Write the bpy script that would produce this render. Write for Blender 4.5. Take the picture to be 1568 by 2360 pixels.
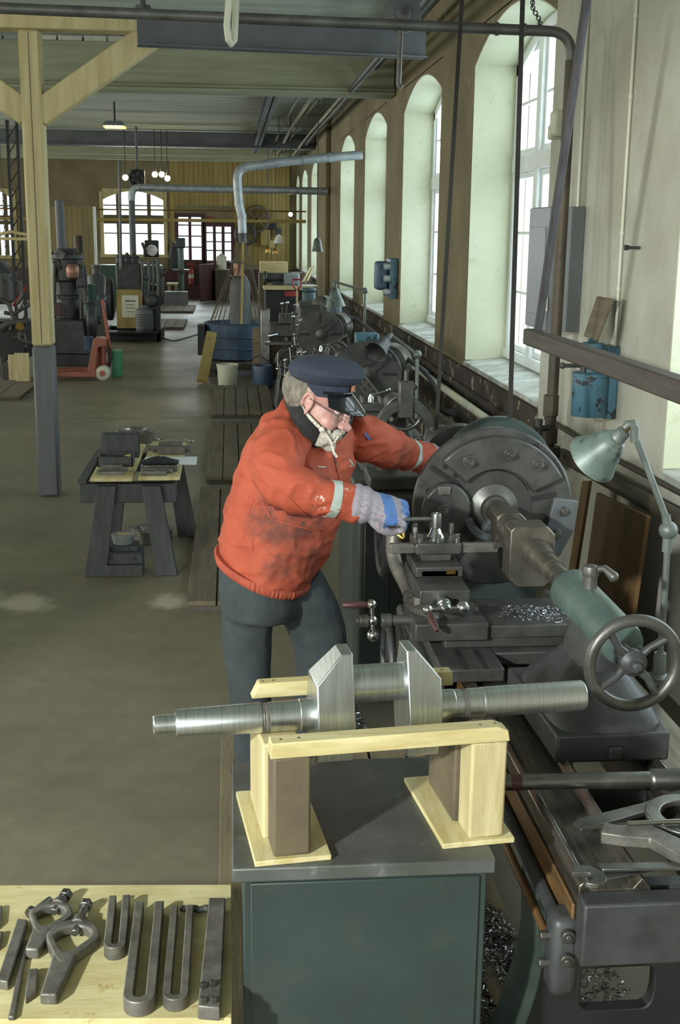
import bpy, bmesh, math, random
from mathutils import Vector, Matrix, noise as mnoise
PI = math.pi
for _o in list(bpy.data.objects): bpy.data.objects.remove(_o)
S = bpy.context.scene
COL = S.collection
# ------------------------------------------------------------------ camera
FPX, CXP, CYP, CAMH = 2770.0, 784.0, 1180.0, 2.2
_fy = Vector(((530-CXP)/FPX, (530-CYP)/FPX, 1)).normalized()
_dn = Vector(((645-CXP)/FPX, (13000-CYP)/FPX, 1)); _dn = (_dn-_fy*_dn.dot(_fy)).normalized()
_rx = _dn.cross(_fy).normalized()
RW = Matrix((_rx, _fy, -_dn))
cd = bpy.data.cameras.new('camera'); cam = bpy.data.objects.new('camera', cd); COL.objects.link(cam)
cd.sensor_fit = 'VERTICAL'; cd.sensor_height = 36.0; cd.lens = FPX/2360*36; cd.clip_start = .05; cd.clip_end = 200
_m = Matrix((RW.col[0], -RW.col[1], -RW.col[2])).transposed().to_4x4(); _m.translation = (0, 0, CAMH)
cam.matrix_world = _m; S.camera = cam
def at(u, v, X=None, Y=None, Z=None):
    """world point on a plane from a place measured in the photograph"""
    d = RW @ Vector(((u-CXP)/FPX, (v-CYP)/FPX, 1))
    t = X/d.x if X is not None else (Y/d.y if Y is not None else (Z-CAMH)/d.z)
    return Vector((0, 0, CAMH))+d*t
# ------------------------------------------------------------------ world and light
S.view_settings.view_transform = 'Standard'; S.view_settings.look = 'None'
S.view_settings.exposure = 0.0; S.view_settings.gamma = 1.0; S.view_settings.use_curve_mapping = False
w = bpy.data.worlds.new('overcast'); S.world = w; w.use_nodes = True
w.node_tree.nodes['Background'].inputs[0].default_value = (.86, .93, 1, 1)
w.node_tree.nodes['Background'].inputs[1].default_value = 2.2
def area(name, loc, aim, sx, sy, power, col=(1, 1, 1), spread=PI):
    d = bpy.data.lights.new(name, 'AREA'); d.shape = 'RECTANGLE'; d.size = sx; d.size_y = sy; d.energy = power; d.color = col; d.spread = spread
    o = bpy.data.objects.new(name, d); COL.objects.link(o); o.location = loc
    o.rotation_euler = (Vector(aim)-Vector(loc)).to_track_quat('-Z', 'Y').to_euler(); return o
def V_(*a): return Vector(a)
WX = 2.13                                   # inner face of the window wall
WIN = [(2.99, 5.71), (8.17, 10.89), (12.55, 15.26), (16.9, 19.6), (21.2, 23.9), (29.7, 32.4), (34.0, 36.6), (38.0, 39.7)]
SILL, SPRING, APEX = 1.07, 3.61, 3.88
FARY, LX, BACKY, CEIL = 40.0, -11.0, -5.0, 4.62
for a, b in WIN:
    area('daylight_and_fill', (WX+.62, (a+b)/2, 2.45), (-5, (a+b)/2, 1.2), b-a-.1, 2.6, 36*(b-a), (.88, .97, 1))
LEFT_FILL_WIN = [3.1+5.2*k for k in range(7)]  # unseen left windows, added to fill the hall with light
for y in LEFT_FILL_WIN:
    area('daylight_and_fill', (LX-.4, y, 2.5), (0, y, 1.4), 2.6, 2.6, 185, (1, .99, .84))  # fill light from the added left openings
for x, z, sx, sy, pw in ((-3.2, 2.5, 2.0, 2.0, 260), (-7.4, 2.5, 2.0, 2.0, 260), (-.9, 2.1, 2.0, 1.3, 160)):      # sky seen through the end wall
    area('daylight_and_fill', (x, FARY+.8, z), (x, 20, .6), sx, sy, pw, (.92, .98, 1))
BACK_FILL_WIN = (-8.2, -5.0, -1.8)  # unseen rear windows, added to hold fill lights
for x in BACK_FILL_WIN:
    area('daylight_and_fill', (x, BACKY-.7, 2.5), (x, 5, 1.6), 2.3, 2.7, 180, (.98, 1, .92))  # fill from behind the camera through the added rear openings
sl = bpy.data.lights.new('photo_lamp', 'SPOT'); sl.energy = 2350; sl.color = (.95, 1, .97); sl.spot_size = math.radians(55); sl.spot_blend = .22; sl.shadow_soft_size = .13
so_ = bpy.data.objects.new('photo_lamp', sl); COL.objects.link(so_); so_.location = (-3.5, -1.5, 3.2)
so_.rotation_euler = (V_(.9, 2.8, .3)-V_(-3.5, -1.5, 3.2)).to_track_quat('-Z', 'Y').to_euler()
# ------------------------------------------------------------------ materials
def hx(s):
    s = s.lstrip('#'); v = [int(s[i:i+2], 16)/255 for i in (0, 2, 4)]
    return tuple((c/12.92 if c <= .04045 else ((c+.055)/1.055)**2.4) for c in v)+(1,)
class NT:
    def __init__(s, name):
        s.m = bpy.data.materials.new(name); s.m.use_nodes = True; s.t = s.m.node_tree; s.n = s.t.nodes; s.b = s.n['Principled BSDF']
        s.tc = s.n.new('ShaderNodeTexCoord').outputs['Object']
    def mapped(s, scale):
        mp = s.n.new('ShaderNodeMapping'); s.t.links.new(s.tc, mp.inputs[0]); mp.inputs['Scale'].default_value = scale; return mp.outputs[0]
    def noise(s, scale, detail=4, rough=.6, vec=None, dist=0):
        n = s.n.new('ShaderNodeTexNoise'); n.inputs['Scale'].default_value = scale; n.inputs['Detail'].default_value = detail
        n.inputs['Roughness'].default_value = rough; n.inputs['Distortion'].default_value = dist; s.t.links.new(vec or s.tc, n.inputs['Vector']); return n.outputs['Fac']
    def ramp(s, fac, stops):
        r = s.n.new('ShaderNodeValToRGB'); e = r.color_ramp.elements
        while len(e) < len(stops): e.new(.5)
        for i, (p, c) in enumerate(stops): e[i].position = p; e[i].color = c if not isinstance(c, (int, float)) else (c, c, c, 1)
        s.t.links.new(fac, r.inputs[0]); return r.outputs[0]
    def mix(s, fac, a, b, mode='MIX'):
        m = s.n.new('ShaderNodeMix'); m.data_type = 'RGBA'; m.blend_type = mode
        for sock, v in ((m.inputs[0], fac), (m.inputs[6], a), (m.inputs[7], b)):
            if hasattr(v, 'links'): s.t.links.new(v, sock)
            else: sock.default_value = v
        return m.outputs[2]
    def col(s, v):
        if hasattr(v, 'links'): s.t.links.new(v, s.b.inputs['Base Color'])
        else: s.b.inputs['Base Color'].default_value = v
    def set(s, rough=.5, metal=0, spec=.5):
        s.b.inputs['Metallic'].default_value = metal; s.b.inputs['Specular IOR Level'].default_value = spec
        if hasattr(rough, 'links'): s.t.links.new(rough, s.b.inputs['Roughness'])
        else: s.b.inputs['Roughness'].default_value = rough
    def bump(s, h, strength=.2, dist=.01):
        b = s.n.new('ShaderNodeBump'); b.inputs['Strength'].default_value = strength; b.inputs['Distance'].default_value = dist
        s.t.links.new(h, b.inputs['Height']); s.t.links.new(b.outputs[0], s.b.inputs['Normal'])
MATS = {}
def mat(name, c1, c2=None, scale=6, rough=.5, metal=0, bump=0, lo=.35, hi=.65, stretch=None, bscale=None, spec=.5, speck=None, sk=(6, .62, .72)):
    """colour c1 worn towards c2 by noise, optional stretched grain and bump"""
    k = NT(name); vec = k.mapped(stretch) if stretch else None
    if c2:
        f = k.noise(scale, 5, .62, vec)
        c = k.ramp(f, [(lo, hx(c1)), (hi, hx(c2))])
        if speck:
            g = k.noise(scale*sk[0], 4, .7); c = k.mix(k.ramp(g, [(sk[1], 0), (sk[2], 1)]), c, hx(speck))
        k.col(c)
    else: k.col(hx(c1))
    k.set(rough, metal, spec)
    if bump: k.bump(k.noise(bscale or scale*4, 4, .6, vec), bump)
    MATS[name] = k.m; return k.m
mat('plaster_white', '#aeaea2', '#9c998a', 1.6, .9, bump=.25, bscale=14, speck='#938f80', sk=(5, .58, .8))
mat('plaster_reveal', '#c4c8b2', '#b6ba9e', 1.2, .9, bump=.25, bscale=10, speck='#a3a68a', sk=(6, .58, .8))
mat('plaster_ochre_shade', '#7f7657', '#655d45', .9, .9, bump=.2, bscale=10, speck='#8d866c', sk=(4, .6, .7))  # end wall ochre; on the window piers it also paints in their shade
mat('wall_low', '#453b30', '#2e2923', 2.2, .85, bump=.5, bscale=9, speck='#9a927c', sk=(2.2, .585, .64))
mat('sill', '#bfc3bb', '#8f9187', 5, .8, bump=.3, speck='#4a463e')
mat('frame_white', '#dfe6e6', '#cfd6d6', 4, .45)
mat('iron_dark', '#454747', '#323333', 7, .5, .25, .15)
mat('cast_iron', '#50504d', '#3a3a38', 9, .45, .35, .12)
mat('cast_light', '#62625e', '#47463f', 8, .4, .6, .1)
mat('steel_bed', '#7a756c', '#4e4840', 5, .33, .8, stretch=(8, .8, 8))
mat('bed_rust', '#7c5c36', '#4a3a28', 3, .55, .25, stretch=(8, 1, 8))
mat('steel_bright', '#d6dbda', '#bcc2c2', 3, .33, 1.0, stretch=(60, 3, 3))
mat('steel_worn', '#8e8f8c', '#64635f', 8, .34, .9)
mat('chrome', '#d2d6d6', '#b0b3b3', 9, .16, 1.0)
mat('tool_iron', '#77746c', '#57554f', 16, .45, .4, .15)
mat('steel_spin', '#78746a', '#5c584f', 4, .4, .75, stretch=(2, 16, 2))
mat('teal_paint', '#303c3a', '#28312f', 2.6, .42, 0, .06, speck='#3a3e38', sk=(3, .55, .75))
mat('teal_light', '#5e7069', '#41504c', 5, .4, .1, .08)
mat('cab_top', '#585b58', '#41443f', 4, .42, .15, .06, speck='#6d716f', sk=(5, .6, .75))
mat('lamp_green', '#6b7b73', '#515d58', 9, .42, .05, speck='#363c3c', sk=(1.6, .56, .62))
mat('lamp_grey', '#6a726d', '#535a56', 10, .45, .2)
mat('blue_paint', '#456a7c', '#3a5d6d', 6, .4, 0, .05, speck='#24282a', sk=(1.6, .58, .61))
mat('blue_navy', '#3f546c', '#324457', 4, .5, 0, .06)
mat('blue_grey', '#40565f', '#34454c', 5, .5)
mat('grey_paint', '#7f8588', '#767b7e', 3, .45)
mat('grey_steelwork', '#5b5f62', '#4c5052', 2.5, .55, .1)
mat('olive_wood', '#8d9077', '#7a7d64', 1.4, .75, stretch=(.6, 8, 8))
mat('board_ceiling', '#aab2a4', '#8b9386', 1.0, .8, stretch=(.5, 6, 6))
mat('timber_cream', '#b9ae82', '#a39666', 1.6, .6, 0, .12, stretch=(10, 10, .8))
mat('timber_grey', '#5d6062', '#525557', 2, .6, 0, .1, stretch=(10, 10, .8))
mat('pine', '#c9c096', '#b0a06c', 2.2, .6, 0, .1, stretch=(10, 2, 10))
mat('pine_up', '#c2b68c', '#a4956a', 2.2, .6, 0, .1, stretch=(12, 12, 1.2))
mat('pine_x', '#c8bd90', '#ae9e6a', 2.2, .6, 0, .1, stretch=(1.4, 12, 12))
mat('wood_brown', '#625741', '#474032', 4, .7, 0, .1)
mat('ply', '#c6be90', '#b1a474', 2.4, .65, 0, .1, stretch=(2, 9, 4), speck='#94793f')
mat('wood_plat', '#80755b', '#6a614b', 2, .8, 0, .25, stretch=(10, 1, 10))
mat('wood_old', '#69604d', '#544c3c', 2, .8, 0, .25, stretch=(10, 1, 10))
mat('wood_old_dark', '#4e4a40', '#3d3a33', 2.5, .8, 0, .25, stretch=(10, 1, 10))
mat('bench_wood', '#4a4d4d', '#393c3d', 3, .7, 0, .2, stretch=(10, 10, 1.5))
mat('rust_board', '#7b5c36', '#574632', 3, .8)
mat('pipe_brown', '#524838', '#3a342b', 5, .6, .2, .15)
mat('pipe_grey', '#62635f', '#4a4a47', 6, .5, .4, .1)
mat('duct', '#a3abae', '#858d91', 7, .4, .35, .1)
mat('belt', '#2f2d2a', '#242220', 3, .8, stretch=(1, 1, .2), spec=.15)
mat('shift_pole', '#454446', '#363435', 2, .65, spec=.25, stretch=(20, 20, 1))
mat('oak_bar', '#453d36', '#332d28', 2, .6, 0, .15, stretch=(20, 1, 20))
mat('black', '#1b1c1d', '#131414', 5, .6)
mat('rubber', '#26282a', None, 4, .6)
mat('paper', '#dfe3e8', '#cfd4da', 2, .8)
mat('white_plastic', '#c6c7b4', '#b3b39d', 3, .5)
mat('clear_plastic', '#8d9391', '#7c8280', 8, .3)
mat('yellow_note', '#c2b377', None)
mat('copper', '#9a7261', '#7c5a4c', 8, .42, .6)
mat('brass', '#b08f4c', '#8b6c34', 10, .3, .9)
mat('orange_paint', '#a0503a', '#7d4734', 9, .45, 0, .05, speck='#5a4238')
mat('red_dark', '#4b2826', '#3a2120', 3, .5)
mat('red', '#9c2c2a', '#7e2523', 5, .4)
mat('green_plastic', '#2e8657', None, 4, .45)
mat('green_dark', '#27493a', '#203a2f', 5, .5)
mat('yellow_wood', '#9a8850', '#837240', 1.2, .75, stretch=(6, 6, .7))
mat('beige_panel', '#86794f', '#756943', 1.2, .7, stretch=(8, 8, .6))
mat('jacket', '#c85f42', '#b44f35', 7, .75, 0, .35, bscale=9, lo=.3, hi=.7)
mat('jacket_rib', '#a84f39', '#92412e', 12, .75)
mat('reflective', '#aeb8ae', '#97a097', 14, .35)
mat('trousers', '#363e40', '#2c3335', 10, .85, 0, .3, bscale=12)
mat('navy_wool', '#2b3442', '#232b38', 30, .9, 0, .2, bscale=200)
mat('patent', '#17191c', None, 5, .12)
mat('fleece', '#2b2a2b', '#1d1c1e', 60, .95, 0, .6, bscale=160)
mat('hair_grey', '#8b8578', '#5f594e', 60, .7, 0, .8, stretch=(1, 1, .3))
mat('beard', '#d8d4c6', '#b9b4a4', 90, .8, 0, .8)
mat('cord', '#c9c8b5', '#8f6a6c', 160, .8, lo=.5, hi=.62)
mat('glove_blue', '#4a6ea6', '#3d5c8c', 20, .75, 0, .2)
mat('leather_badge', '#a96d46', '#8d5636', 20, .5)
mat('shoe', '#1d1c1b', None, 4, .5)
mat('chips', '#b9bcc0', '#66696e', 40, .25, .95)
def skinmat():
    k = NT('skin'); f = k.noise(28, 4); k.col(k.ramp(f, [(.3, hx('#bd988b')), (.62, hx('#b0807a'))])); k.set(.5); k.b.inputs['Subsurface Weight'].default_value = .12
    k.b.inputs['Subsurface Radius'].default_value = (.02, .008, .005); k.bump(k.noise(120, 3), .15, .003); MATS['skin'] = k.m
skinmat()
def glovestripes():
    k = NT('glove_stripe'); wv = k.n.new('ShaderNodeTexWave'); wv.inputs['Scale'].default_value = 42; wv.bands_direction = 'Y'; wv.inputs['Distortion'].default_value = .6
    k.t.links.new(k.tc, wv.inputs['Vector'])
    k.col(k.ramp(wv.outputs['Fac'], [(.1, hx('#87848c')), (.5, hx('#98929a')), (.75, hx('#93777e')), (.95, hx('#757c86'))])); k.set(.85); MATS['glove_stripe'] = k.m
glovestripes()
def floormat():
    k = NT('concrete'); f = k.noise(.55, 6, .62); c = k.ramp(f, [(.3, hx('#847d68')), (.5, hx('#75705d')), (.72, hx('#635e4e'))])
    g = k.noise(9, 5, .7); c = k.mix(k.ramp(g, [(.35, .28), (.7, 0)]), c, hx('#4a453a'))
    st = k.noise(60, 2, .8); c = k.mix(k.ramp(st, [(.66, 0), (.74, .35)]), c, hx('#8f8975'))
    for px, py, r in ((-.37, 7.05, .30), (-1.62, 7.1, .42), (-1.25, 7.05, .34)):       # pale plaster spills
        ds = k.n.new('ShaderNodeVectorMath'); ds.operation = 'DISTANCE'; k.t.links.new(k.mapped((1, 1, 1)), ds.inputs[0]); ds.inputs[1].default_value = (px, py, 0)
        ad = k.n.new('ShaderNodeMath'); ad.operation = 'MULTIPLY_ADD'; k.t.links.new(k.noise(6, 5, .7), ad.inputs[0]); ad.inputs[1].default_value = .35; k.t.links.new(ds.outputs['Value'], ad.inputs[2])
        c = k.mix(k.ramp(ad.outputs[0], [(r*.8, .6), (r*1.15, 0)]), c, hx('#b5af9a'))
    k.col(c); k.set(k.ramp(f, [(.3, .42), (.7, .62)]), 0, .4); k.bump(k.noise(26, 5, .7), .12, .004); MATS['concrete'] = k.m
floormat()
def emis(name, c, s):
    m = bpy.data.materials.new(name); m.use_nodes = True; b = m.node_tree.nodes['Principled BSDF']
    b.inputs['Base Color'].default_value = hx(c); b.inputs['Emission Color'].default_value = hx(c); b.inputs['Emission Strength'].default_value = s; MATS[name] = m
emis('diffuser', '#ffd873', 2.2); emis('bulb', '#ffe2a8', 45); emis('tube', '#ffe9b0', 5)
def glassmat():
    m = bpy.data.materials.new('glass'); m.use_nodes = True; t = m.node_tree; t.nodes.clear()
    o = t.nodes.new('ShaderNodeOutputMaterial'); mx = t.nodes.new('ShaderNodeMixShader'); tr = t.nodes.new('ShaderNodeBsdfTransparent'); gl = t.nodes.new('ShaderNodeBsdfGlossy')
    gl.inputs['Roughness'].default_value = .05; tr.inputs[0].default_value = (.93, .97, .98, 1); mx.inputs[0].default_value = .07
    t.links.new(tr.outputs[0], mx.inputs[1]); t.links.new(gl.outputs[0], mx.inputs[2]); t.links.new(mx.outputs[0], o.inputs[0]); MATS['glass'] = m
glassmat()
# ------------------------------------------------------------------ mesh helpers
V = Vector
def frame(d):
    d = V(d).normalized(); a = V((0, 0, 1)) if abs(d.z) < .95 else V((1, 0, 0))
    x = a.cross(d).normalized(); return x, d.cross(x).normalized(), d
class MB:
    """collects boxes, tubes, lathed profiles and prisms; build() links them as one mesh object"""
    def __init__(s): s.v = []; s.f = []
    def add(s, vs, fs):
        k = len(s.v); s.v += [V(p) for p in vs]; s.f += [[i+k for i in f] for f in fs]; return s
    def box(s, lo, hi):
        (a, b, c), (d, e, f) = lo, hi
        return s.add([(a, b, c), (d, b, c), (d, e, c), (a, e, c), (a, b, f), (d, b, f), (d, e, f), (a, e, f)],
                     [(0, 3, 2, 1), (4, 5, 6, 7), (0, 1, 5, 4), (1, 2, 6, 5), (2, 3, 7, 6), (3, 0, 4, 7)])
    def hexa(s, pts): return s.add(pts, [(0, 3, 2, 1), (4, 5, 6, 7), (0, 1, 5, 4), (1, 2, 6, 5), (2, 3, 7, 6), (3, 0, 4, 7)])
    def cbox(s, c, sz, rz=0, m=None):
        hx_, hy, hz = (q/2 for q in sz); R = m or Matrix.Rotation(rz, 3, 'Z')
        P = [V(c)+R @ V((x*hx_, y*hy, z*hz)) for z in (-1, 1) for x, y in ((-1, -1), (1, -1), (1, 1), (-1, 1))]
        return s.hexa(P)
    def beam(s, p0, p1, wdt, hgt, up=(0, 0, 1)):
        p0, p1 = V(p0), V(p1); d = (p1-p0).normalized(); x = d.cross(V(up)).normalized()*wdt/2; y = x.normalized().cross(d)*hgt/2
        return s.hexa([p0-x-y, p0+x-y, p0+x+y, p0-x+y, p1-x-y, p1+x-y, p1+x+y, p1-x+y][:4] + [p1-x-y, p1+x-y, p1+x+y, p1-x+y])
    def cyl(s, p0, p1, r0, r1=None, n=20, cap=True):
        r1 = r0 if r1 is None else r1; x, y, d = frame(V(p1)-V(p0)); vs = []
        for p, r in ((V(p0), r0), (V(p1), r1)):
            vs += [p+(x*math.cos(2*PI*i/n)+y*math.sin(2*PI*i/n))*r for i in range(n)]
        fs = [(i, (i+1) % n, n+(i+1) % n, n+i) for i in range(n)]
        if cap: fs += [tuple(range(n-1, -1, -1)), tuple(range(n, 2*n))]
        return s.add(vs, fs)
    def lathe(s, p0, d, prof, n=28):
        """prof: (distance along d, radius)"""
        x, y, d = frame(d); p0 = V(p0); vs = []
        for t, r in prof: vs += [p0+d*t+(x*math.cos(2*PI*i/n)+y*math.sin(2*PI*i/n))*max(r, 1e-5) for i in range(n)]
        fs = [(k*n+i, k*n+(i+1) % n, (k+1)*n+(i+1) % n, (k+1)*n+i) for k in range(len(prof)-1) for i in range(n)]
        fs += [tuple(range(n-1, -1, -1)), tuple(range((len(prof)-1)*n, len(prof)*n))]
        return s.add(vs, fs)
    def tube(s, pts, r, n=10, closed=False):
        pts = [V(p) for p in pts]; m = len(pts); vs = []; rr = r if isinstance(r, (list, tuple)) else [r]*m; x = None
        for i, p in enumerate(pts):
            d = (pts[(i+1) % m]-pts[i-1]) if closed else (pts[min(i+1, m-1)]-pts[max(i-1, 0)])
            d.normalize()
            if x is None: x = frame(d)[0]
            x = (x-d*x.dot(d)).normalized(); y = d.cross(x)
            vs += [p+(x*math.cos(2*PI*j/n)+y*math.sin(2*PI*j/n))*rr[i] for j in range(n)]
        fs = [((i % m)*n+j, (i % m)*n+(j+1) % n, ((i+1) % m)*n+(j+1) % n, ((i+1) % m)*n+j) for i in range(m if closed else m-1) for j in range(n)]
        if not closed: fs += [tuple(range(n-1, -1, -1)), tuple(range((m-1)*n, m*n))]
        return s.add(vs, fs)
    def ribbon(s, pts, wdir, wdt, th):
        pts = [V(p) for p in pts]; wv = V(wdir).normalized()*wdt/2; m = len(pts); vs = []
        for i, p in enumerate(pts):
            d = (pts[min(i+1, m-1)]-pts[max(i-1, 0)]).normalized(); nn = d.cross(wv).normalized()*th/2
            vs += [p-wv-nn, p+wv-nn, p+wv+nn, p-wv+nn]
        fs = [(i*4+j, i*4+(j+1) % 4, i*4+4+(j+1) % 4, i*4+4+j) for i in range(m-1) for j in range(4)]
        fs += [(3, 2, 1, 0), tuple(range(4*m-4, 4*m))]
        return s.add(vs, fs)
    def torus(s, c, axis, R, r, n=36, k=12):
        x, y, d = frame(axis); return s.tube([V(c)+(x*math.cos(2*PI*i/n)+y*math.sin(2*PI*i/n))*R for i in range(n)], r, k, True)
    def sph(s, c, r, n=16, m=10, sc=(1, 1, 1)):
        c = V(c); vs = [c+V((0, 0, r*sc[2]))]
        for j in range(1, m):
            t = PI*j/m; vs += [c+V((r*sc[0]*math.sin(t)*math.cos(2*PI*i/n), r*sc[1]*math.sin(t)*math.sin(2*PI*i/n), r*sc[2]*math.cos(t))) for i in range(n)]
        vs.append(c-V((0, 0, r*sc[2]))); L = len(vs)-1
        fs = [(0, 1+i, 1+(i+1) % n) for i in range(n)]
        fs += [(1+j*n+i, 1+(j+1)*n+i, 1+(j+1)*n+(i+1) % n, 1+j*n+(i+1) % n) for j in range(m-2) for i in range(n)]
        fs += [(L, 1+(m-2)*n+(i+1) % n, 1+(m-2)*n+i) for i in range(n)]
        return s.add(vs, fs)
    def prism(s, poly, p0, ax, ay, az, th):
        """2-D outline in the plane (ax, ay) at p0, extruded th along az"""
        p0, ax, ay, az = V(p0), V(ax), V(ay), V(az); n = len(poly)
        vs = [p0+ax*u+ay*v for u, v in poly]+[p0+ax*u+ay*v+az*th for u, v in poly]
        fs = [tuple(range(n-1, -1, -1)), tuple(range(n, 2*n))]+[(i, (i+1) % n, n+(i+1) % n, n+i) for i in range(n)]
        return s.add(vs, fs)
    def ring_plate(s, outer, inner, p0, ax, ay, az, th):
        """plate with a hole: outer and inner outlines with the same number of points"""
        p0, ax, ay, az = V(p0), V(ax), V(ay), V(az); n = len(outer)
        P = lambda L, o: [p0+ax*u+ay*v+az*o for u, v in L]
        vs = P(outer, 0)+P(inner, 0)+P(outer, th)+P(inner, th); fs = []
        for i in range(n):
            j = (i+1) % n
            fs += [(i, n+i, n+j, j), (2*n+i, 2*n+j, 3*n+j, 3*n+i), (i, j, 2*n+j, 2*n+i), (n+i, 3*n+i, 3*n+j, n+j)]
        return s.add(vs, fs)
    def loft(s, rings):
        n = len(rings[0]); vs = [p for r in rings for p in r]; m = len(rings)
        fs = [(k*n+i, k*n+(i+1) % n, (k+1)*n+(i+1) % n, (k+1)*n+i) for k in range(m-1) for i in range(n)]
        fs += [tuple(range(n-1, -1, -1)), tuple(range((m-1)*n, m*n))]
        return s.add(vs, fs)
    def build(s, name, m, parent=None, bevel=0, smooth=35, seg=2):
        o = V((0, 0, 0)); p = parent
        while p is not None: o += p.location; p = p.parent
        me = bpy.data.meshes.new(name); me.from_pydata([v-o for v in s.v], [], s.f)
        bm = bmesh.new(); bm.from_mesh(me); bmesh.ops.recalc_face_normals(bm, faces=bm.faces); bm.to_mesh(me); bm.free()
        me.materials.append(MATS[m] if isinstance(m, str) else m)
        if smooth:
            me.shade_smooth(); me.set_sharp_from_angle(angle=math.radians(smooth))
        ob = bpy.data.objects.new(name, me); COL.objects.link(ob); ob.parent = parent
        if bevel:
            b = ob.modifiers.new('bevel', 'BEVEL'); b.width = bevel; b.segments = seg; b.limit_method = 'ANGLE'; b.angle_limit = math.radians(40)
        return ob
def thing(name, label, cat, loc=(0, 0, 0), group=None):
    o = bpy.data.objects.new(name, None); COL.objects.link(o); o.location = loc; o['label'] = label; o['category'] = cat
    if group: o['group'] = group
    return o
def tag(o, label, cat, group=None, kind=None):
    o['label'] = label; o['category'] = cat
    if group: o['group'] = group
    if kind: o['kind'] = kind
    return o
def struct(o, label=None):
    o['kind'] = 'structure'
    if label: o['label'] = label
    return o
def copy_tree(o, parent=None):
    c = o.copy(); COL.objects.link(c); c.parent = parent
    for ch in list(o.children): copy_tree(ch, c)
    return c
def bez(a, b, c, d, n=10):
    a, b, c, d = V(a), V(b), V(c), V(d)
    return [a*(1-t)**3+b*3*t*(1-t)**2+c*3*t*t*(1-t)+d*t**3 for t in (i/n for i in range(n+1))]
def hexnut(mb, p, d, r, h):
    return mb.cyl(p, V(p)+V(d).normalized()*h, r, n=6)
X_, Y_, Z_ = V((1, 0, 0)), V((0, 1, 0)), V((0, 0, 1))
# ================================================================== the hall
rnd = random.Random(7)
# floor
struct(MB().box((LX-.6, BACKY-.6, -.2), (WX+.7, FARY+.6, 0)).build('floor', 'concrete'), 'worn grey brown concrete floor')
fl = bpy.data.objects['floor']
for (u0, v0, u1, v1) in ((362, 897, 492, 897), (150, 965, 480, 962), (380, 800, 470, 800)):
    MB().beam(at(u0, v0, Z=.0004), at(u1, v1, Z=.0004), .012, .0012).build('joint', 'wood_old_dark', fl, smooth=0)
def wall_boxes(mb, a0, a1, z0, z1, openings, put):
    """solid wall from a0 to a1 minus openings (a, b, zlo, zhi)"""
    cur = a0
    for a, b, lo, hi in sorted(openings):
        put(mb, cur, a, z0, z1)
        if lo > z0: put(mb, a, b, z0, lo)
        if hi < z1: put(mb, a, b, hi, z1)
        cur = b
    put(mb, cur, a1, z0, z1)
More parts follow.
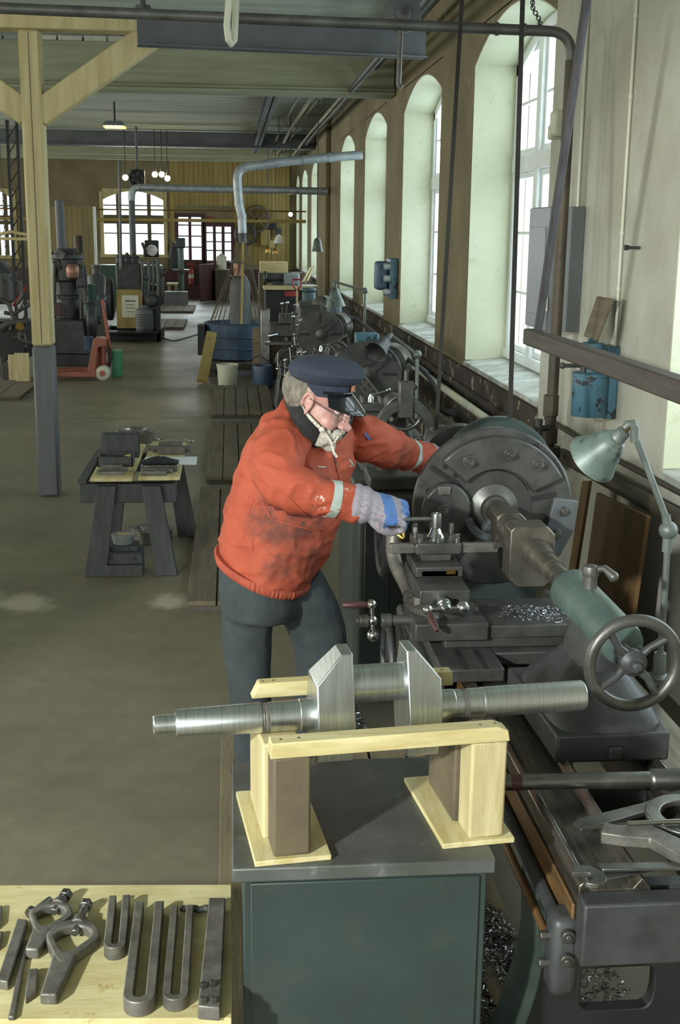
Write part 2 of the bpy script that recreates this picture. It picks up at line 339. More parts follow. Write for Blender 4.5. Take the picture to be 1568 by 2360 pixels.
# window wall: piers, breasts, and arch heads
mb = MB()
put_ = lambda m, a, b, lo, hi: m.box((WX, a, lo), (WX+.5, b, hi)) if b > a else None
wall_boxes(mb, BACKY-.6, 8.17, 0, CEIL+.3, [(a, b, SILL-.02, APEX+.02) for a, b in WIN[:1]], put_)
wr = struct(mb.build('wall_right', 'plaster_white'), 'pale plastered window wall with deep piers')
mb = MB(); wall_boxes(mb, 8.17, FARY+.5, 0, CEIL+.3, [(a, b, SILL-.02, APEX+.02) for a, b in WIN[1:]], put_); mb.build('far_piers', 'plaster_ochre_shade', wr)  # far piers darker than the near wall: shade put into the plaster colour
def arcz(t): return SPRING+(APEX-SPRING)*(1-(2*t-1)**2)     # flat segmental arch
NA = 16
for i, (a, b) in enumerate(WIN):
    n = i+1
    mb = MB()                                                # arch head filling the corners of the square opening
    for k in range(NA):
        t0, t1 = k/NA, (k+1)/NA; y0, y1 = a+(b-a)*t0, a+(b-a)*t1
        mb.hexa([(WX, y0, arcz(t0)), (WX+.5, y0, arcz(t0)), (WX+.5, y1, arcz(t1)), (WX, y1, arcz(t1)), (WX, y0, APEX+.03), (WX+.5, y0, APEX+.03), (WX+.5, y1, APEX+.03), (WX, y1, APEX+.03)])
    mb.build('arch_head', 'plaster_white' if i == 0 else 'plaster_ochre_shade', wr, smooth=0)  # far heads carry the same painted-in shade as the piers
    mb = MB()
    for k in range(NA):
        t0, t1 = k/NA, (k+1)/NA; y0, y1 = a+(b-a)*t0, a+(b-a)*t1
        mb.hexa([(WX+.003, y0, arcz(t0)-.012), (WX+.40, y0, arcz(t0)-.03), (WX+.40, y1, arcz(t1)-.03), (WX+.003, y1, arcz(t1)-.012), (WX+.003, y0, arcz(t0)), (WX+.40, y0, arcz(t0)), (WX+.40, y1, arcz(t1)), (WX+.003, y1, arcz(t1))])
    mb.build('arch_soffit', 'plaster_reveal', wr, smooth=30)
    mb = MB()                                                # plaster lining of the two jambs
    for y in (a, b):
        s = 1 if y == a else -1
        mb.hexa([(WX+.004, y, SILL), (WX+.40, y, SILL), (WX+.40, y+s*.05, SILL), (WX+.004, y+s*.012, SILL), (WX+.004, y, arcz(.01)), (WX+.40, y, arcz(.01)), (WX+.40, y+s*.05, arcz(.02)), (WX+.004, y+s*.012, arcz(.01))])
    mb.build('jamb_lining', 'plaster_reveal', wr)
    sl = MB().hexa([(WX-.015, a+.004, SILL-.05), (WX+.38, a+.004, SILL-.02), (WX+.38, b-.004, SILL-.02), (WX-.015, b-.004, SILL-.05), (WX-.015, a+.004, SILL-.012), (WX+.38, a+.004, SILL+.03), (WX+.38, b-.004, SILL+.03), (WX-.015, b-.004, SILL-.012)]).build('window_sill', 'sill', wr, .006)
    # the sash window itself
    wo = struct(thing('window_%d' % n, 'white arched sash window, number %d along the wall' % n, 'window', (WX+.36, (a+b)/2, SILL)))
    del wo['category'], wo['label']; fx0, fx1 = WX+.36, WX+.46
    mb = MB(); ya, yb = a+.05, b-.05
    for y0, y1 in ((ya, ya+.09), (yb-.09, yb)): mb.box((fx0, y0, SILL+.03), (fx1, y1, SPRING+.02))
    mb.box((fx0-.02, ya, SILL+.03), (fx1, yb, SILL+.12))
    for k in range(NA):
        t0, t1 = k/NA, (k+1)/NA; y0, y1 = ya+(yb-ya)*t0, ya+(yb-ya)*t1
        mb.hexa([(fx0, y0, arcz(t0)-.11), (fx1, y0, arcz(t0)-.11), (fx1, y1, arcz(t1)-.11), (fx0, y1, arcz(t1)-.11), (fx0, y0, arcz(t0)), (fx1, y0, arcz(t0)), (fx1, y1, arcz(t1)), (fx0, y1, arcz(t1))])
    mb.build('window_frame', 'frame_white', wo, .008)
    TR = 2.78
    MB().box((fx0-.015, ya+.05, TR-.07), (fx1, yb-.05, TR+.07)).build('transom', 'frame_white', wo, .01)
    L = yb-ya
    for q in (1, 2): MB().box((fx0-.01, ya+L*q/3-.065, SILL+.1), (fx1, ya+L*q/3+.065, APEX-.12)).build('mullion', 'frame_white', wo, .01)
    for q in range(3):
        y0, y1 = ya+L*q/3+(.09 if q == 0 else .065), ya+L*(q+1)/3-(.09 if q == 2 else .065)
        for z0, z1, nb in ((SILL+.12, TR-.07, 2), (TR+.07, (SPRING+.1 if q != 1 else APEX-.13), 1)):
            c = MB(); xm = WX+.41; st = .05
            c.box((xm-.025, y0, z0), (xm+.02, y0+st, z1)).box((xm-.025, y1-st, z0), (xm+.02, y1, z1)).box((xm-.025, y0+st, z0), (xm+.02, y1-st, z0+st)).box((xm-.025, y0+st, z1-st), (xm+.02, y1-st, z1))
            sash = c.build('sash', 'frame_white', wo, .005)
            for j in range(nb):
                z = z0+(z1-z0)*(j+1)/(nb+1); MB().box((xm-.015, y0+st, z-.012), (xm+.015, y1-st, z+.012)).build('glazing_bar', 'frame_white', sash)
            for j in range(nb+1):
                za, zb = z0+(z1-z0)*j/(nb+1)+.012, z0+(z1-z0)*(j+1)/(nb+1)-.012
                MB().box((xm-.003, y0+st*.8, za), (xm+.003, y1-st*.8, zb)).build('pane', 'glass', sash, smooth=0)
# dark dado below the sills
dd = MB().box((WX-.03, 8.17, 0), (WX-.001, FARY, SILL-.06)).build('dado', 'wall_low', wr)
MB().box((WX-.055, 8.17, .80), (WX-.03, FARY, .86)).build('dado_rail', 'wall_low', wr, .01)
# blind pier where one window is boarded
MB().box((WX-.10, 26.3, 0), (WX-.002, 28.9, CEIL)).build('pilaster', 'plaster_ochre_shade', wr, .02)
# left and back walls out of view, window openings added for the fill lights
mb = MB(); wall_boxes(mb, BACKY-.6, FARY+.5, 0, CEIL+.3, [(y-1.35, y+1.35, 1.1, 3.9) for y in LEFT_FILL_WIN], lambda m, a, b, lo, hi: m.box((LX-.3, a, lo), (LX, b, hi)) if b > a else None)
struct(mb.build('wall_left', 'plaster_white'))
mb = MB(); wall_boxes(mb, LX-.3, WX+.5, 0, CEIL+.3, [(x-1.2, x+1.2, 1.1, 3.9) for x in BACK_FILL_WIN], lambda m, a, b, lo, hi: m.box((a, BACKY-.6, lo), (b, BACKY-.25, hi)) if b > a else None)
struct(mb.build('wall_back', 'plaster_white'))
# far wall
def fx(u, v): p = at(u, v, Y=FARY); return p.x, p.z
ops = []
for u0, v0, u1, v1 in ((-45, 440, 36, 590), (235, 440, 381, 588), (409, 498, 467, 600), (474, 520, 535, 602)):
    (xa, zb), (xb, za) = fx(u0, v0), fx(u1, v1); ops.append((xa, xb, za, zb))
mb = MB(); wall_boxes(mb, LX-.3, WX+.5, 0, CEIL+.3, ops, lambda m, a, b, lo, hi: m.box((a, FARY, lo), (b, FARY+.35, hi)) if b > a else None)
wf = struct(mb.build('wall_far', 'plaster_ochre_shade'), 'ochre painted end wall with arched window')
# vertical boarding on the right of the far wall
xs0, xs1 = fx(392, 500)[0], fx(668, 500)[0]; k = 0; x = xs0
while x < xs1:
    x2 = min(x+.155, xs1)
    if not any(a-.02 < (x+x2)/2 < b+.02 for a, b, _, _ in ops[2:]):
        MB().box((x+.004, FARY-.03, 1.1), (x2-.004, FARY, CEIL)).build('plank', 'yellow_wood', wf, .004)
    else: MB().box((x+.004, FARY-.03, 2.95), (x2-.004, FARY, CEIL)).build('plank', 'yellow_wood', wf, .004)
    x = x2
MB().box((LX, FARY-.04, 0), (WX, FARY-.001, .95)).build('dado', 'red_dark', wf)
for i, (a, b, lo, hi) in enumerate(ops):
    n = len(WIN)+1+i
    wo = struct(thing('window_%d' % n if i < 2 else 'door_%d' % (i-1), 'x', 'window', ((a+b)/2, FARY, lo))); del wo['category'], wo['label']
    m = 'timber_cream' if i < 2 else 'red_dark'
    mb = MB()
    if i < 2:
        for k in range(12):                     # curved head
            t0, t1 = k/12, (k+1)/12; zf = lambda t: hi-.28+.28*(1-(2*t-1)**2)
            mb.hexa([(a+(b-a)*t0, FARY-.05, zf(t0)), (a+(b-a)*t1, FARY-.05, zf(t1)), (a+(b-a)*t1, FARY+.1, zf(t1)), (a+(b-a)*t0, FARY+.1, zf(t0)), (a+(b-a)*t0, FARY-.05, hi+.09), (a+(b-a)*t1, FARY-.05, hi+.09), (a+(b-a)*t1, FARY+.1, hi+.09), (a+(b-a)*t0, FARY+.1, hi+.09)])
    else: mb.box((a-.1, FARY-.05, hi-.03), (b+.1, FARY+.1, hi+.1))
    mb.box((a-.09, FARY-.05, lo-.08 if i < 2 else 0), (a+.03, FARY+.1, hi)).box((b-.03, FARY-.05, lo-.08 if i < 2 else 0), (b+.09, FARY+.1, hi)).box((a-.12, FARY-.08, lo-.09), (b+.12, FARY+.1, lo+.02))
    mb.build('window_frame', m, wo, .01)
    nc = 4 if i < 2 else (2 if i == 2 else 3)
    for q in range(1, nc):
        x = a+(b-a)*q/nc; wd = (.06 if i < 2 and q != 2 else .05); MB().box((x-wd, FARY+.02, lo), (x+wd, FARY+.1, hi-.02)).build('mullion', 'wood_brown' if i < 2 else m, wo)
    hs = (.34, .52, .6, .78) if i < 2 else (.3, .55, .8)
    for q in hs:
        z = lo+(hi-lo)*q; h_ = .06 if (i < 2 and q in (.52, .6)) else .02; MB().box((a, FARY+.03, z-h_), (b, FARY+.09, z+h_)).build('glazing_bar', 'wood_brown' if i < 2 else m, wo)
    for q in range(nc):
        x0, x1 = a+(b-a)*q/nc+.05, a+(b-a)*(q+1)/nc-.05
        MB().box((x0-.02, FARY+.055, lo+.02), (x1+.02, FARY+.062, hi-.03)).build('pane', 'glass', wo, smooth=0)
    if i >= 2: MB().box((a+.02, FARY-.02, .02), (b-.02, FARY-.005, lo-.05)).build('door_panel', 'red_dark', wo, .01)
# ceiling of wide boards
ce = struct(MB().box((LX-.3, BACKY-.6, CEIL+.03), (WX+.5, FARY+.5, CEIL+.3)).build('ceiling', 'board_ceiling'), 'grey green boarded ceiling')
y = 9.0
while y < FARY:
    dz = rnd.choice((0, 0, .02, .035, .05)); wd = rnd.choice((.55, .7, .8, .95))
    MB().box((LX, y+.012, CEIL-dz), (WX-.001, min(y+wd, FARY)-.012, CEIL+.028)).build('plank', 'board_ceiling', ce, .006); y += wd
MB().box((LX, BACKY, CEIL), (WX-.001, 9.0, CEIL+.028)).build('plank', 'board_ceiling', ce)
# cross beams
A = at(905, 218, X=WX-.02)
def cross(name, y, z0, z1, wdt, m, label, x0=LX, x1=WX-.01, flange=True):
    t = thing(name, label, 'beam', ((x0+x1)/2, y, z0)); MB().box((x0, y, z0), (x1, y+wdt, z1)).build('web', m, t, .01)
    if flange:
        MB().box((x0, y-.07, z0-.045), (x1, y+wdt+.07, z0-.001)).build('bottom_flange', m, t, .008)
        MB().box((x0, y-.04, z0+.001), (x1, y-.001, z0+.04)).build('angle_iron', m, t, .004)
    return t
cross('ceiling_beam', 16.1, 3.94, 4.47, .3, 'olive_wood', 'big pale green box beam spanning the hall behind the timber post')
cross('ceiling_beam', 31.0, 4.21, 4.53, .22, 'grey_steelwork', 'dark grey steel cross beam beyond the yellow ceiling lamp')
cross('ceiling_beam', 35.0, 4.2, 4.55, .22, 'olive_wood', 'pale cross beam just beyond the dark steel beam', flange=False)
cross('ceiling_beam', 37.2, 4.18, 4.55, .2, 'olive_wood', 'pale cross beam nearest the far end wall', flange=False)
# rubble infill above the big beam
mb = MB(); x = -6.0
while x < 1.9:
    w_ = rnd.uniform(.15, .5)
    if rnd.random() < .8: mb.cbox((x+w_/2, 16.22, 4.50), (w_*.92, .22, rnd.uniform(.05, .1)), rnd.uniform(-.03, .03))
    x += w_
tag(mb.build('mortar_infill', 'plaster_white', None, .01), 'crumbling mortar packed on top of the big pale beam', 'mortar', kind='stuff')
# timber post with two braces and the head beam
pb = at(113, 1145, Z=0); PY = pb.y
post = thing('timber_post', 'square cream timber post with grey painted foot and two diagonal braces', 'post', (pb.x, PY, 0))
zg = at(113, 798, Y=PY).z; zt = at(68, 66, Y=PY).z
MB().box((pb.x-.083, PY, zg), (pb.x+.083, PY+.18, zt)).build('shaft', 'timber_cream', post, .018, seg=1)
MB().box((pb.x-.085, PY-.002, 0), (pb.x+.085, PY+.182, zg-.002)).build('painted_foot', 'timber_grey', post, .018, seg=1)
MB().box((pb.x-.006, PY-.0025, zg+.02), (pb.x+.0, PY-.001, zt-.02)).build('drying_crack', 'wood_brown', post)
for s in (1, -1):
    p0 = V((pb.x+s*.04, PY+.09, at(75, 262, Y=PY).z)); p1 = V((pb.x+s*.93, PY+.09, at(320, 78, Y=PY).z))
    MB().beam(p0, p1, .15, .2, (0, 0, 1)).build('brace', 'timber_cream', post, .012)
hb = MB().box((LX, PY-.02, zt), (at(316, 50, Y=PY).x, PY+.2, zt+.15)).build('head_beam', 'timber_cream', None, .01)
tag(hb, 'cream timber head beam carried by the post at upper left', 'beam')
# dark steel beam hung in front of the brace
za = at(316, 103, Y=9.6).z; p0 = V((at(316, 103, Y=9.6).x, 9.6, za)); p1 = at(971, 143, Z=za); p1.y = 9.9
t = thing('steel_beam', 'short dark grey steel beam hanging above the aisle, ends cut square', 'beam', (p0+p1)/2)
hgt = .235; mb = MB(); mb.beam(p0+V((0, .05, hgt/2)), p1+V((0, .05, hgt/2)), .02, hgt); mb.build('web', 'grey_steelwork', t)
for z in (.006, hgt-.006): MB().beam(p0+V((0, .05, z)), p1+V((0, .05, z)), .16, .012).build('flange', 'grey_steelwork', t, .003)
# big water pipe across the aisle and down the wall
pl, pr = at(-40, 17, Y=7.0), at(1268, 72, Y=7.0)
t = thing('water_pipe', 'long dark steel pipe crossing the hall overhead, bending down beside the window', 'pipe', (pr.x, 7.0, 0.9))
dnp = at(1284, 1000, Y=7.0); corner = V((pr.x+.13, 7.0, pr.z-.02))
bend = bez(pr, pr+V((.09, 0, -.003)), corner+V((0, 0, -.03)), corner+V((.0, 0, -.13)), 8)
MB().tube([pl]+bend, .029, 14).build('overhead_run', 'pipe_grey', t)
MB().tube([bend[-1], V((corner.x-.008, 7.0, 1.25)), V((corner.x-.015, 7.0, .95))], .033, 14).build('down_pipe', 'pipe_brown', t)
for z, r, h_ in ((1.20, .045, .13), (1.02, .048, .1), (.92, .07, .07)): MB().cyl((corner.x-.014, 7, z-h_/2), (corner.x-.014, 7, z+h_/2), r, n=10).build('coupling', 'pipe_brown', t, .006)
for q in (.90, .95): MB().cyl(pl.lerp(pr, q), pl.lerp(pr, q+.006), .036).build('coupling', 'pipe_grey', t, .004)
MB().cyl((corner.x-.014, 6.98, 1.07), (corner.x-.16, 6.9, 1.07), .018).cyl((corner.x-.1, 6.93, 1.03), (corner.x-.1, 6.93, 1.13), .022).build('stop_valve', 'iron_dark', t, .004)
# overhead odds: hook, hanger, line-shaft pulley
q0 = at(531, -40, Y=6.7)
tag(MB().tube([q0, at(523, 60, Y=6.7), at(527, 92, Y=6.72), at(533, 101, Y=6.74), at(540, 92, Y=6.76), at(543, 40, Y=6.78), at(545, -40, Y=6.8)], .018, 12).build('lifting_hook', 'white_plastic'), 'pale worn lifting loop dangling over the crossing pipe', 'hook')
t = thing('belt_pulley', 'grey disc pulley under the ceiling with a hanging rod', 'pulley', at(928, 30, Y=8.9)); c = at(928, 30, Y=8.9)
MB().lathe(c+V((0, .04, 0)), (0, -1, 0), [(0, .128), (.03, .135), (.06, .13), (.07, .06), (.10, .055), (.11, .03)]).build('disc', 'grey_steelwork', t)
MB().cyl(c+V((0, -.05, 0)), c+V((0, -.10, 0)), .022).build('hub_bolt', 'iron_dark', t)
a_ = at(924, 60, Y=8.75); MB().tube([a_, at(921, 150, Y=8.75), at(919, 195, Y=8.75), at(922, 204, Y=8.75), at(926, 195, Y=8.75)], .018, 10).build('hanger_rod', 'pipe_grey', t)
MB().cyl(c+V((.12, .1, 0)), c+V((.12, .1, .6)), .014).build('support_rod', 'pipe_grey', t)
c = at(330, 20, Y=9.4)
tag(MB().cyl(c, c+V((0, 0, .6)), .02).cyl(c+V((0, 0, -.005)), c+V((0, 0, .02)), .055).build('ceiling_rod', 'iron_dark'), 'short dark rod with a flange above the steel beam', 'rod')
# longitudinal rails and conduits under the ceiling
tag(MB().box((.62, 18.6, 4.22), (.78, 34, 4.25)).box((.69, 18.6, 4.22), (.71, 34, 4.5)).box((.62, 18.6, 4.47), (.78, 34, 4.5)).build('ceiling_rail', 'grey_steelwork'), 'dark steel rail running lengthwise under the ceiling', 'rail')
for i, (x, z, r, lb) in enumerate(((1.15, 4.36, .02, 'thin pale conduit next to the ceiling rail'), (1.35, 4.33, .035, 'thicker pale pipe running lengthwise under the ceiling'), (1.5, 4.38, .02, 'thin pale conduit beside the thicker ceiling pipe'), (1.72, 4.2, .025, 'pale conduit nearest the window piers'), (1.9, 4.28, .035, 'dark pipe in the corner of ceiling and wall'))):
    tag(MB().tube([(x, 17.2, z), (x-.02, 26, z), (x, 36, z-.02)], r, 8).build('conduit_pipe', 'pipe_grey' if i == 4 else 'olive_wood'), lb, 'pipe')
for i, (x, z, r, lb) in enumerate(((1.55, 3.97, .04, 'thick dark pipe under the ceiling, lowest of the near bundle'), (1.7, 4.12, .03, 'middle dark pipe of the near bundle by the wall'), (1.86, 4.25, .03, 'highest dark pipe of the near bundle by the wall'))):
    tag(MB().tube([(x, 8.6, z), (x+.02, 12, z), (x, 16.0, z-.02)], r, 8).build('conduit_pipe', 'iron_dark'), lb, 'pipe')
# ================================================================== the big lathe
AX, AZ = 1.06, 1.11
lathe = thing('engine_lathe', 'large dark grey engine lathe the man in orange works at', 'lathe', (1.04, 3.9, 0))
# --- bed: two shears with raised ways, cross ribs between, dark end face
def shear(x0, prof, name, m):
    MB().prism(prof, (x0, 2.36, 0), X_, Z_, Y_, 2.12).build(name, m, lathe, .004)
bed = MB()
bed.prism([(0, .60), (.17, .60), (.17, .755), (.165, .775), (.145, .80), (.125, .775), (.03, .775), (.012, .795), (0, .785)], (.762, 2.36, 0), X_, Z_, Y_, 2.12)
bed.prism([(0, .60), (.19, .60), (.19, .775), (.05, .775), (.03, .80), (.01, .775), (0, .75)], (1.13, 2.36, 0), X_, Z_, Y_, 2.12)
bedo = bed.build('bed', 'steel_bed', lathe, .003)
MB().box((.752, 2.37, .64), (.7615, 4.47, .735)).build('bed_side_band', 'bed_rust', bedo, .004)
for y in (2.42, 2.95, 3.5, 4.1): MB().box((.93, y, .62), (1.131, y+.05, .74)).build('cross_rib', 'iron_dark', bedo, .006)
mb = MB(); mb.box((.758, 2.30, .62), (1.33, 2.36, .772)); mb.build('end_plate', 'iron_dark', bedo, .006)
# lead screw, feed rod, end bracket
ls = MB(); pts = []
ls.cyl((.735, 2.44, .665), (.735, 4.0, .665), .0135, n=14)
for k in range(150): ls.cyl((.735, 2.45+k*.0075, .665), (.735, 2.4535+k*.0075, .665), .0165, n=10)
ls.build('lead_screw', 'iron_dark', lathe)
MB().cyl((.722, 2.44, .605), (.722, 4.2, .605), .011).build('feed_rod', 'bed_rust', lathe)
br = MB().box((.71, 2.36, .50), (.775, 2.44, .70)).build('screw_bracket', 'iron_dark', lathe, .02, seg=3)
for z in (.665, .605): MB().cyl((.742, 2.362, z), (.742, 2.345, z), .016).cyl((.742, 2.35, z), (.742, 2.34, z), .008).build('bearing_cap', 'cast_light', br, .002)
for z in (.64, .57): MB().cyl((.712, 2.40, z), (.69, 2.40, z), .012, n=6).build('bolt', 'cast_light', br, .002)
# near leg: a flared casting with a window through it
outer = [(.74, .62), (.745, .47), (.73, .36), (.695, .22), (.65, .10), (.62, .05), (.615, .0), (1.0, 0), (1.45, 0), (1.45, .05), (1.41, .12), (1.37, .3), (1.37, .47), (1.36, .62), (1.1, .62), (.9, .62)]
inner = [(.86, .41), (.86, .39), (.86, .36), (.86, .33), (.86, .31), (.87, .295), (.88, .29), (.96, .29), (1.02, .29), (1.035, .295), (1.045, .31), (1.05, .34), (1.05, .37), (1.05, .40), (1.03, .41), (.93, .41)]
lg = MB().ring_plate(outer, inner, (0, 2.60, 0), X_, Z_, Y_, .04).build('leg', 'black', lathe, .004)
for sx in (0, 1):
    prof = [(.745, .63), (.75, .47), (.735, .36), (.70, .22), (.65, .10), (.61, .0)] if sx == 0 else [(1.36, .63), (1.37, .47), (1.375, .3), (1.41, .12), (1.46, 0)]
    MB().ribbon([(x, 2.67, z) for x, z in prof], Y_, .15, .03).build('leg_flange', 'teal_light', lg, .006)
MB().box((.78, 4.3, 0), (1.34, 4.55, .62)).build('gap_pedestal', 'iron_dark', lathe, .02)
# --- headstock
hs = MB().box((.575, 5.30, .1), (1.42, 6.3, 1.0)).build('headstock_cabinet', 'teal_paint', lathe, .02, seg=3)
MB().box((.60, 5.285, .42), (.72, 5.30, .93)).build('cabinet_door', 'teal_paint', hs, .006)
MB().cyl((.59, 5.29, .5), (.59, 5.27, .5), .014).build('door_knob', 'cast_light', hs)
hd = MB().box((.57, 5.22, 1.0), (1.45, 6.32, 1.05)).build('headstock_top', 'cast_iron', lathe, .012)
MB().hexa([(.8, 5.0, .72), (1.32, 5.0, .72), (1.32, 5.28, .72), (.8, 5.28, .72), (.86, 5.0, 1.25), (1.26, 5.0, 1.25), (1.26, 5.28, 1.25), (.86, 5.28, 1.25)]).build('headstock', 'cast_iron', lathe, .03, seg=3)
MB().box((.62, 5.3, 1.05), (.86, 5.55, 1.12)).cyl((.72, 5.45, 1.10), (.72, 5.45, 1.2), .05).build('gear_cover', 'cast_iron', hd, .012); MB().box((.63, 5.75, 1.05), (.80, 6.0, 1.17)).build('lever_box', 'cast_iron', hd, .012)
pu = MB().lathe((1.22, 5.42, 1.12), (0, -1, 0), [(0, .255), (.02, .262), (.08, .262), (.10, .25), (.10, .08), (.12, .07)], 40).build('gear_guard', 'teal_paint', lathe)
MB().lathe((1.10, 5.62, 1.10), (0, 1, 0), [(0, .2), (.09, .2), (.09, .16), (.18, .16), (.18, .12), (.27, .12)], 32).build('cone_pulley', 'cast_iron', lathe)
# --- faceplate with slots, boss and clamped weights
FY, FR = 4.70, .328
fp = MB().lathe((AX, FY+.055, AZ), (0, -1, 0), [(0, .20), (.0, FR-.01), (.008, FR), (.047, FR), (.055, FR-.008), (.055, .16), (.062, .155), (.062, .11)], 64).build('faceplate', 'cast_iron', lathe)
def pol(r, a, y): return V((AX+r*math.cos(a), y, AZ+r*math.sin(a)))
FF = FY-.0015
for k in range(8):                         # radial tee slots cut dark
    a = math.radians(12+45*k); mb = MB(); ca, sa = math.cos(a), math.sin(a); d = V((ca, 0, sa)); nrm = V((-sa, 0, ca))
    L0, L1 = (.17, .31) if k % 2 else (.12, .26); hw = .011
    prof = [(L0, -hw), (L1, -hw), (L1+.008, 0), (L1, hw), (L0, hw), (L0-.008, 0)]
    mb.prism(prof, (AX, FF+.0012, AZ), d, nrm, -Y_, .0022).build('tee_slot', 'black', fp, smooth=0)
for r, a in ((.14, 20), (.15, 62), (.145, 118), (.15, 160), (.14, 215), (.2, 40), (.24, 100), (.285, 125), (.265, 140), (.28, 165), (.21, 140), (.25, 285), (.285, 330)):
    a = math.radians(a); MB().cyl(pol(r, a, FF+.001), pol(r, a, FF-.001), .011, n=14).build('drilled_hole', 'black', fp, smooth=0)
MB().lathe((AX, FY, AZ), (0, -1, 0), [(0, .105), (.012, .10), (.02, .08), (.03, .06), (.05, .055), (.05, .045), (.03, .04), (.03, .0)], 36).build('spindle_boss', 'cast_light', fp)
def arcplate(r0, r1, a0, a1, n=14):
    A = [math.radians(a0+(a1-a0)*i/n) for i in range(n+1)]
    return [(r1*math.cos(a), r1*math.sin(a)) for a in A]+[(r0*math.cos(a), r0*math.sin(a)) for a in reversed(A)]
cw = MB().prism(arcplate(.165, .30, 25, 138), (AX, FY-.002, AZ), X_, Z_, -Y_, .045).build('counterweight', 'cast_iron', fp, .008)
for a, r in ((48, .25), (78, .235), (120, .23)):
    a = math.radians(a); p = pol(r, a, FY-.047); m = MB().cyl(p, p+V((0, -.008, 0)), .028, n=20); hexnut(m, p+V((0, -.008, 0)), (0, -1, 0), .019, .018); m.cyl(p, p+V((0, -.045, 0)), .009); m.build('clamp_nut', 'cast_light', cw, .002)
bw = MB().prism([(.05*math.cos(t)*2.0-.2, .09*math.sin(t)*1.25) for t in (2*PI*i/20 for i in range(20))], (AX, FY-.002, AZ), X_, Z_, -Y_, .05).build('balance_weight', 'cast_iron', fp, .01)
p = V((AX-.215, FY-.052, AZ+.0)); m = MB().cyl(p, p+V((0, -.008, 0)), .03, n=20); hexnut(m, p, (0, -1, 0), .02, .026); m.cyl(p, p+V((0, -.04, 0)), .010); m.build('clamp_nut', 'cast_light', bw, .002)
MB().cbox((AX-.215, FY-.04, AZ+.085), (.05, .05, .035)).build('packing_block', 'tool_iron', bw, .004)
st = MB().prism([(.245, .045), (.345, .03), (.335, -.09), (.28, -.20), (.20, -.22), (.185, -.16), (.225, -.05)], (AX, FY-.002, AZ), X_, Z_, -Y_, .03).build('strap_plate', 'grey_steelwork', fp, .004)
for x, z in ((.285, -.01), (.26, -.105)):
    p = V((AX+x, FY-.032, AZ+z)); m = MB().cyl(p, p+V((0, -.006, 0)), .022, n=18); hexnut(m, p, (0, -1, 0), .016, .02); m.build('clamp_nut', 'cast_light', st, .002)
dv = MB().hexa([(AX-.09, FY-.03, AZ-.16), (AX+.07, FY-.03, AZ-.16), (AX+.07, FY-.002, AZ-.16), (AX-.09, FY-.002, AZ-.16), (AX-.02, FY-.09, AZ-.01), (AX+.04, FY-.09, AZ-.01), (AX+.04, FY-.002, AZ+.0), (AX-.02, FY-.002, AZ+.0)]).build('driver_block', 'grey_steelwork', fp, .006)
MB().prism(arcplate(.10, .135, 195, 262), (AX, FY-.002, AZ), X_, Z_, -Y_, .06).build('driver_hook', 'grey_steelwork', fp, .006)
# --- carriage: saddle, apron, cross slide, compound, tool post
sa = MB(); sa.box((.655, 3.55, .805), (.86, 4.42, .85)).box((.86, 3.70, .805), (1.31, 4.30, .85)).box((1.2, 3.6, .805), (1.34, 4.4, .85))
sad = sa.build('saddle', 'cast_iron', lathe, .006)
for x in (.735, .80): MB().box((x-.008, 3.552, .8495), (x+.008, 3.73, .8515)).build('tee_slot', 'black', sad, smooth=0)
ap = MB().box((.625, 3.70, .52), (.70, 4.40, .806)).build('apron', 'cast_iron', lathe, .02, seg=3)
MB().cyl((.625, 4.15, .66), (.585, 4.15, .66), .03).torus((.565, 4.15, .66), X_, .13, .013, 32, 10).cyl((.565, 4.15, .66), (.585, 4.15, .66), .022).beam((.565, 4.03, .66), (.565, 4.27, .66), .02, .014).beam((.565, 4.15, .54), (.565, 4.15, .78), .02, .014, X_).build('apron_handwheel', 'iron_dark', ap)
MB().torus((.60, 4.62, 1.02), X_, .15, .02, 36, 10).build('apron_gear_rim', 'black', ap)
cs = MB(); cs.box((.595, 3.72, .885), (.84, 3.98, .945)).box((.84, 3.74, .885), (1.16, 3.97, .93)).box((.70, 3.75, .85), (1.14, 3.95, .885))
cso = cs.build('cross_slide', 'cast_iron', lathe, .005)
MB().lathe((.715, 3.90, .945), Z_, [(0, .12), (.018, .12), (.022, .11), (.03, .10)], 40).build('swivel_base', 'cast_light', cso)
m = MB(); hexnut(m, (.63, 3.87, .963), Z_, .022, .03); hexnut(m, (.82, 3.85, .945), Z_, .012, .016); m.build('clamp_nut', 'tool_iron', cso, .003)
cm = MB(); cm.box((.628, 3.845, .972), (.80, 4.22, 1.022)); cm.box((.655, 4.0, 1.022), (.79, 4.22, 1.05))
cmo = cm.build('compound_slide', 'cast_iron', lathe, .004)
MB().box((.637, 4.0, 1.023), (.803, 4.24, 1.060)).build('top_slide', 'cast_iron', cmo, .004)
MB().box((.744, 3.994, 1.036), (.776, 4.0, 1.05)).build('maker_plate', 'brass', cmo)
for x in (.668, .735): MB().prism([(0, 0), (.034, 0), (.024, .02), (.010, .02)], (x, 3.8455, .9725), X_, Z_, -Y_, .001).build('dovetail', 'black', cmo, smooth=0)
tp = MB(); tp.box((.668, 4.08, 1.06), (.775, 4.21, 1.09)); tpo = tp.build('toolpost_base', 'cast_iron', lathe, .003)
tb = MB().box((.645, 4.065, 1.088), (.808, 4.225, 1.128)).build('tool_block', 'cast_light', lathe, .004)
for i, (x, y) in enumerate(((.662, 4.085), (.727, 4.075), (.795, 4.085), (.66, 4.20), (.655, 4.15), (.795, 4.2), (.727, 4.215))):
    h_ = .03 if i < 3 else .04; m = MB().cyl((x, y, 1.128), (x, y, 1.128+h_*.6), .0095, n=14).cbox((x, y, 1.128+h_*.8), (.015, .015, h_*.45), .3*i); m.build('clamp_screw', 'steel_worn', tb, .001)
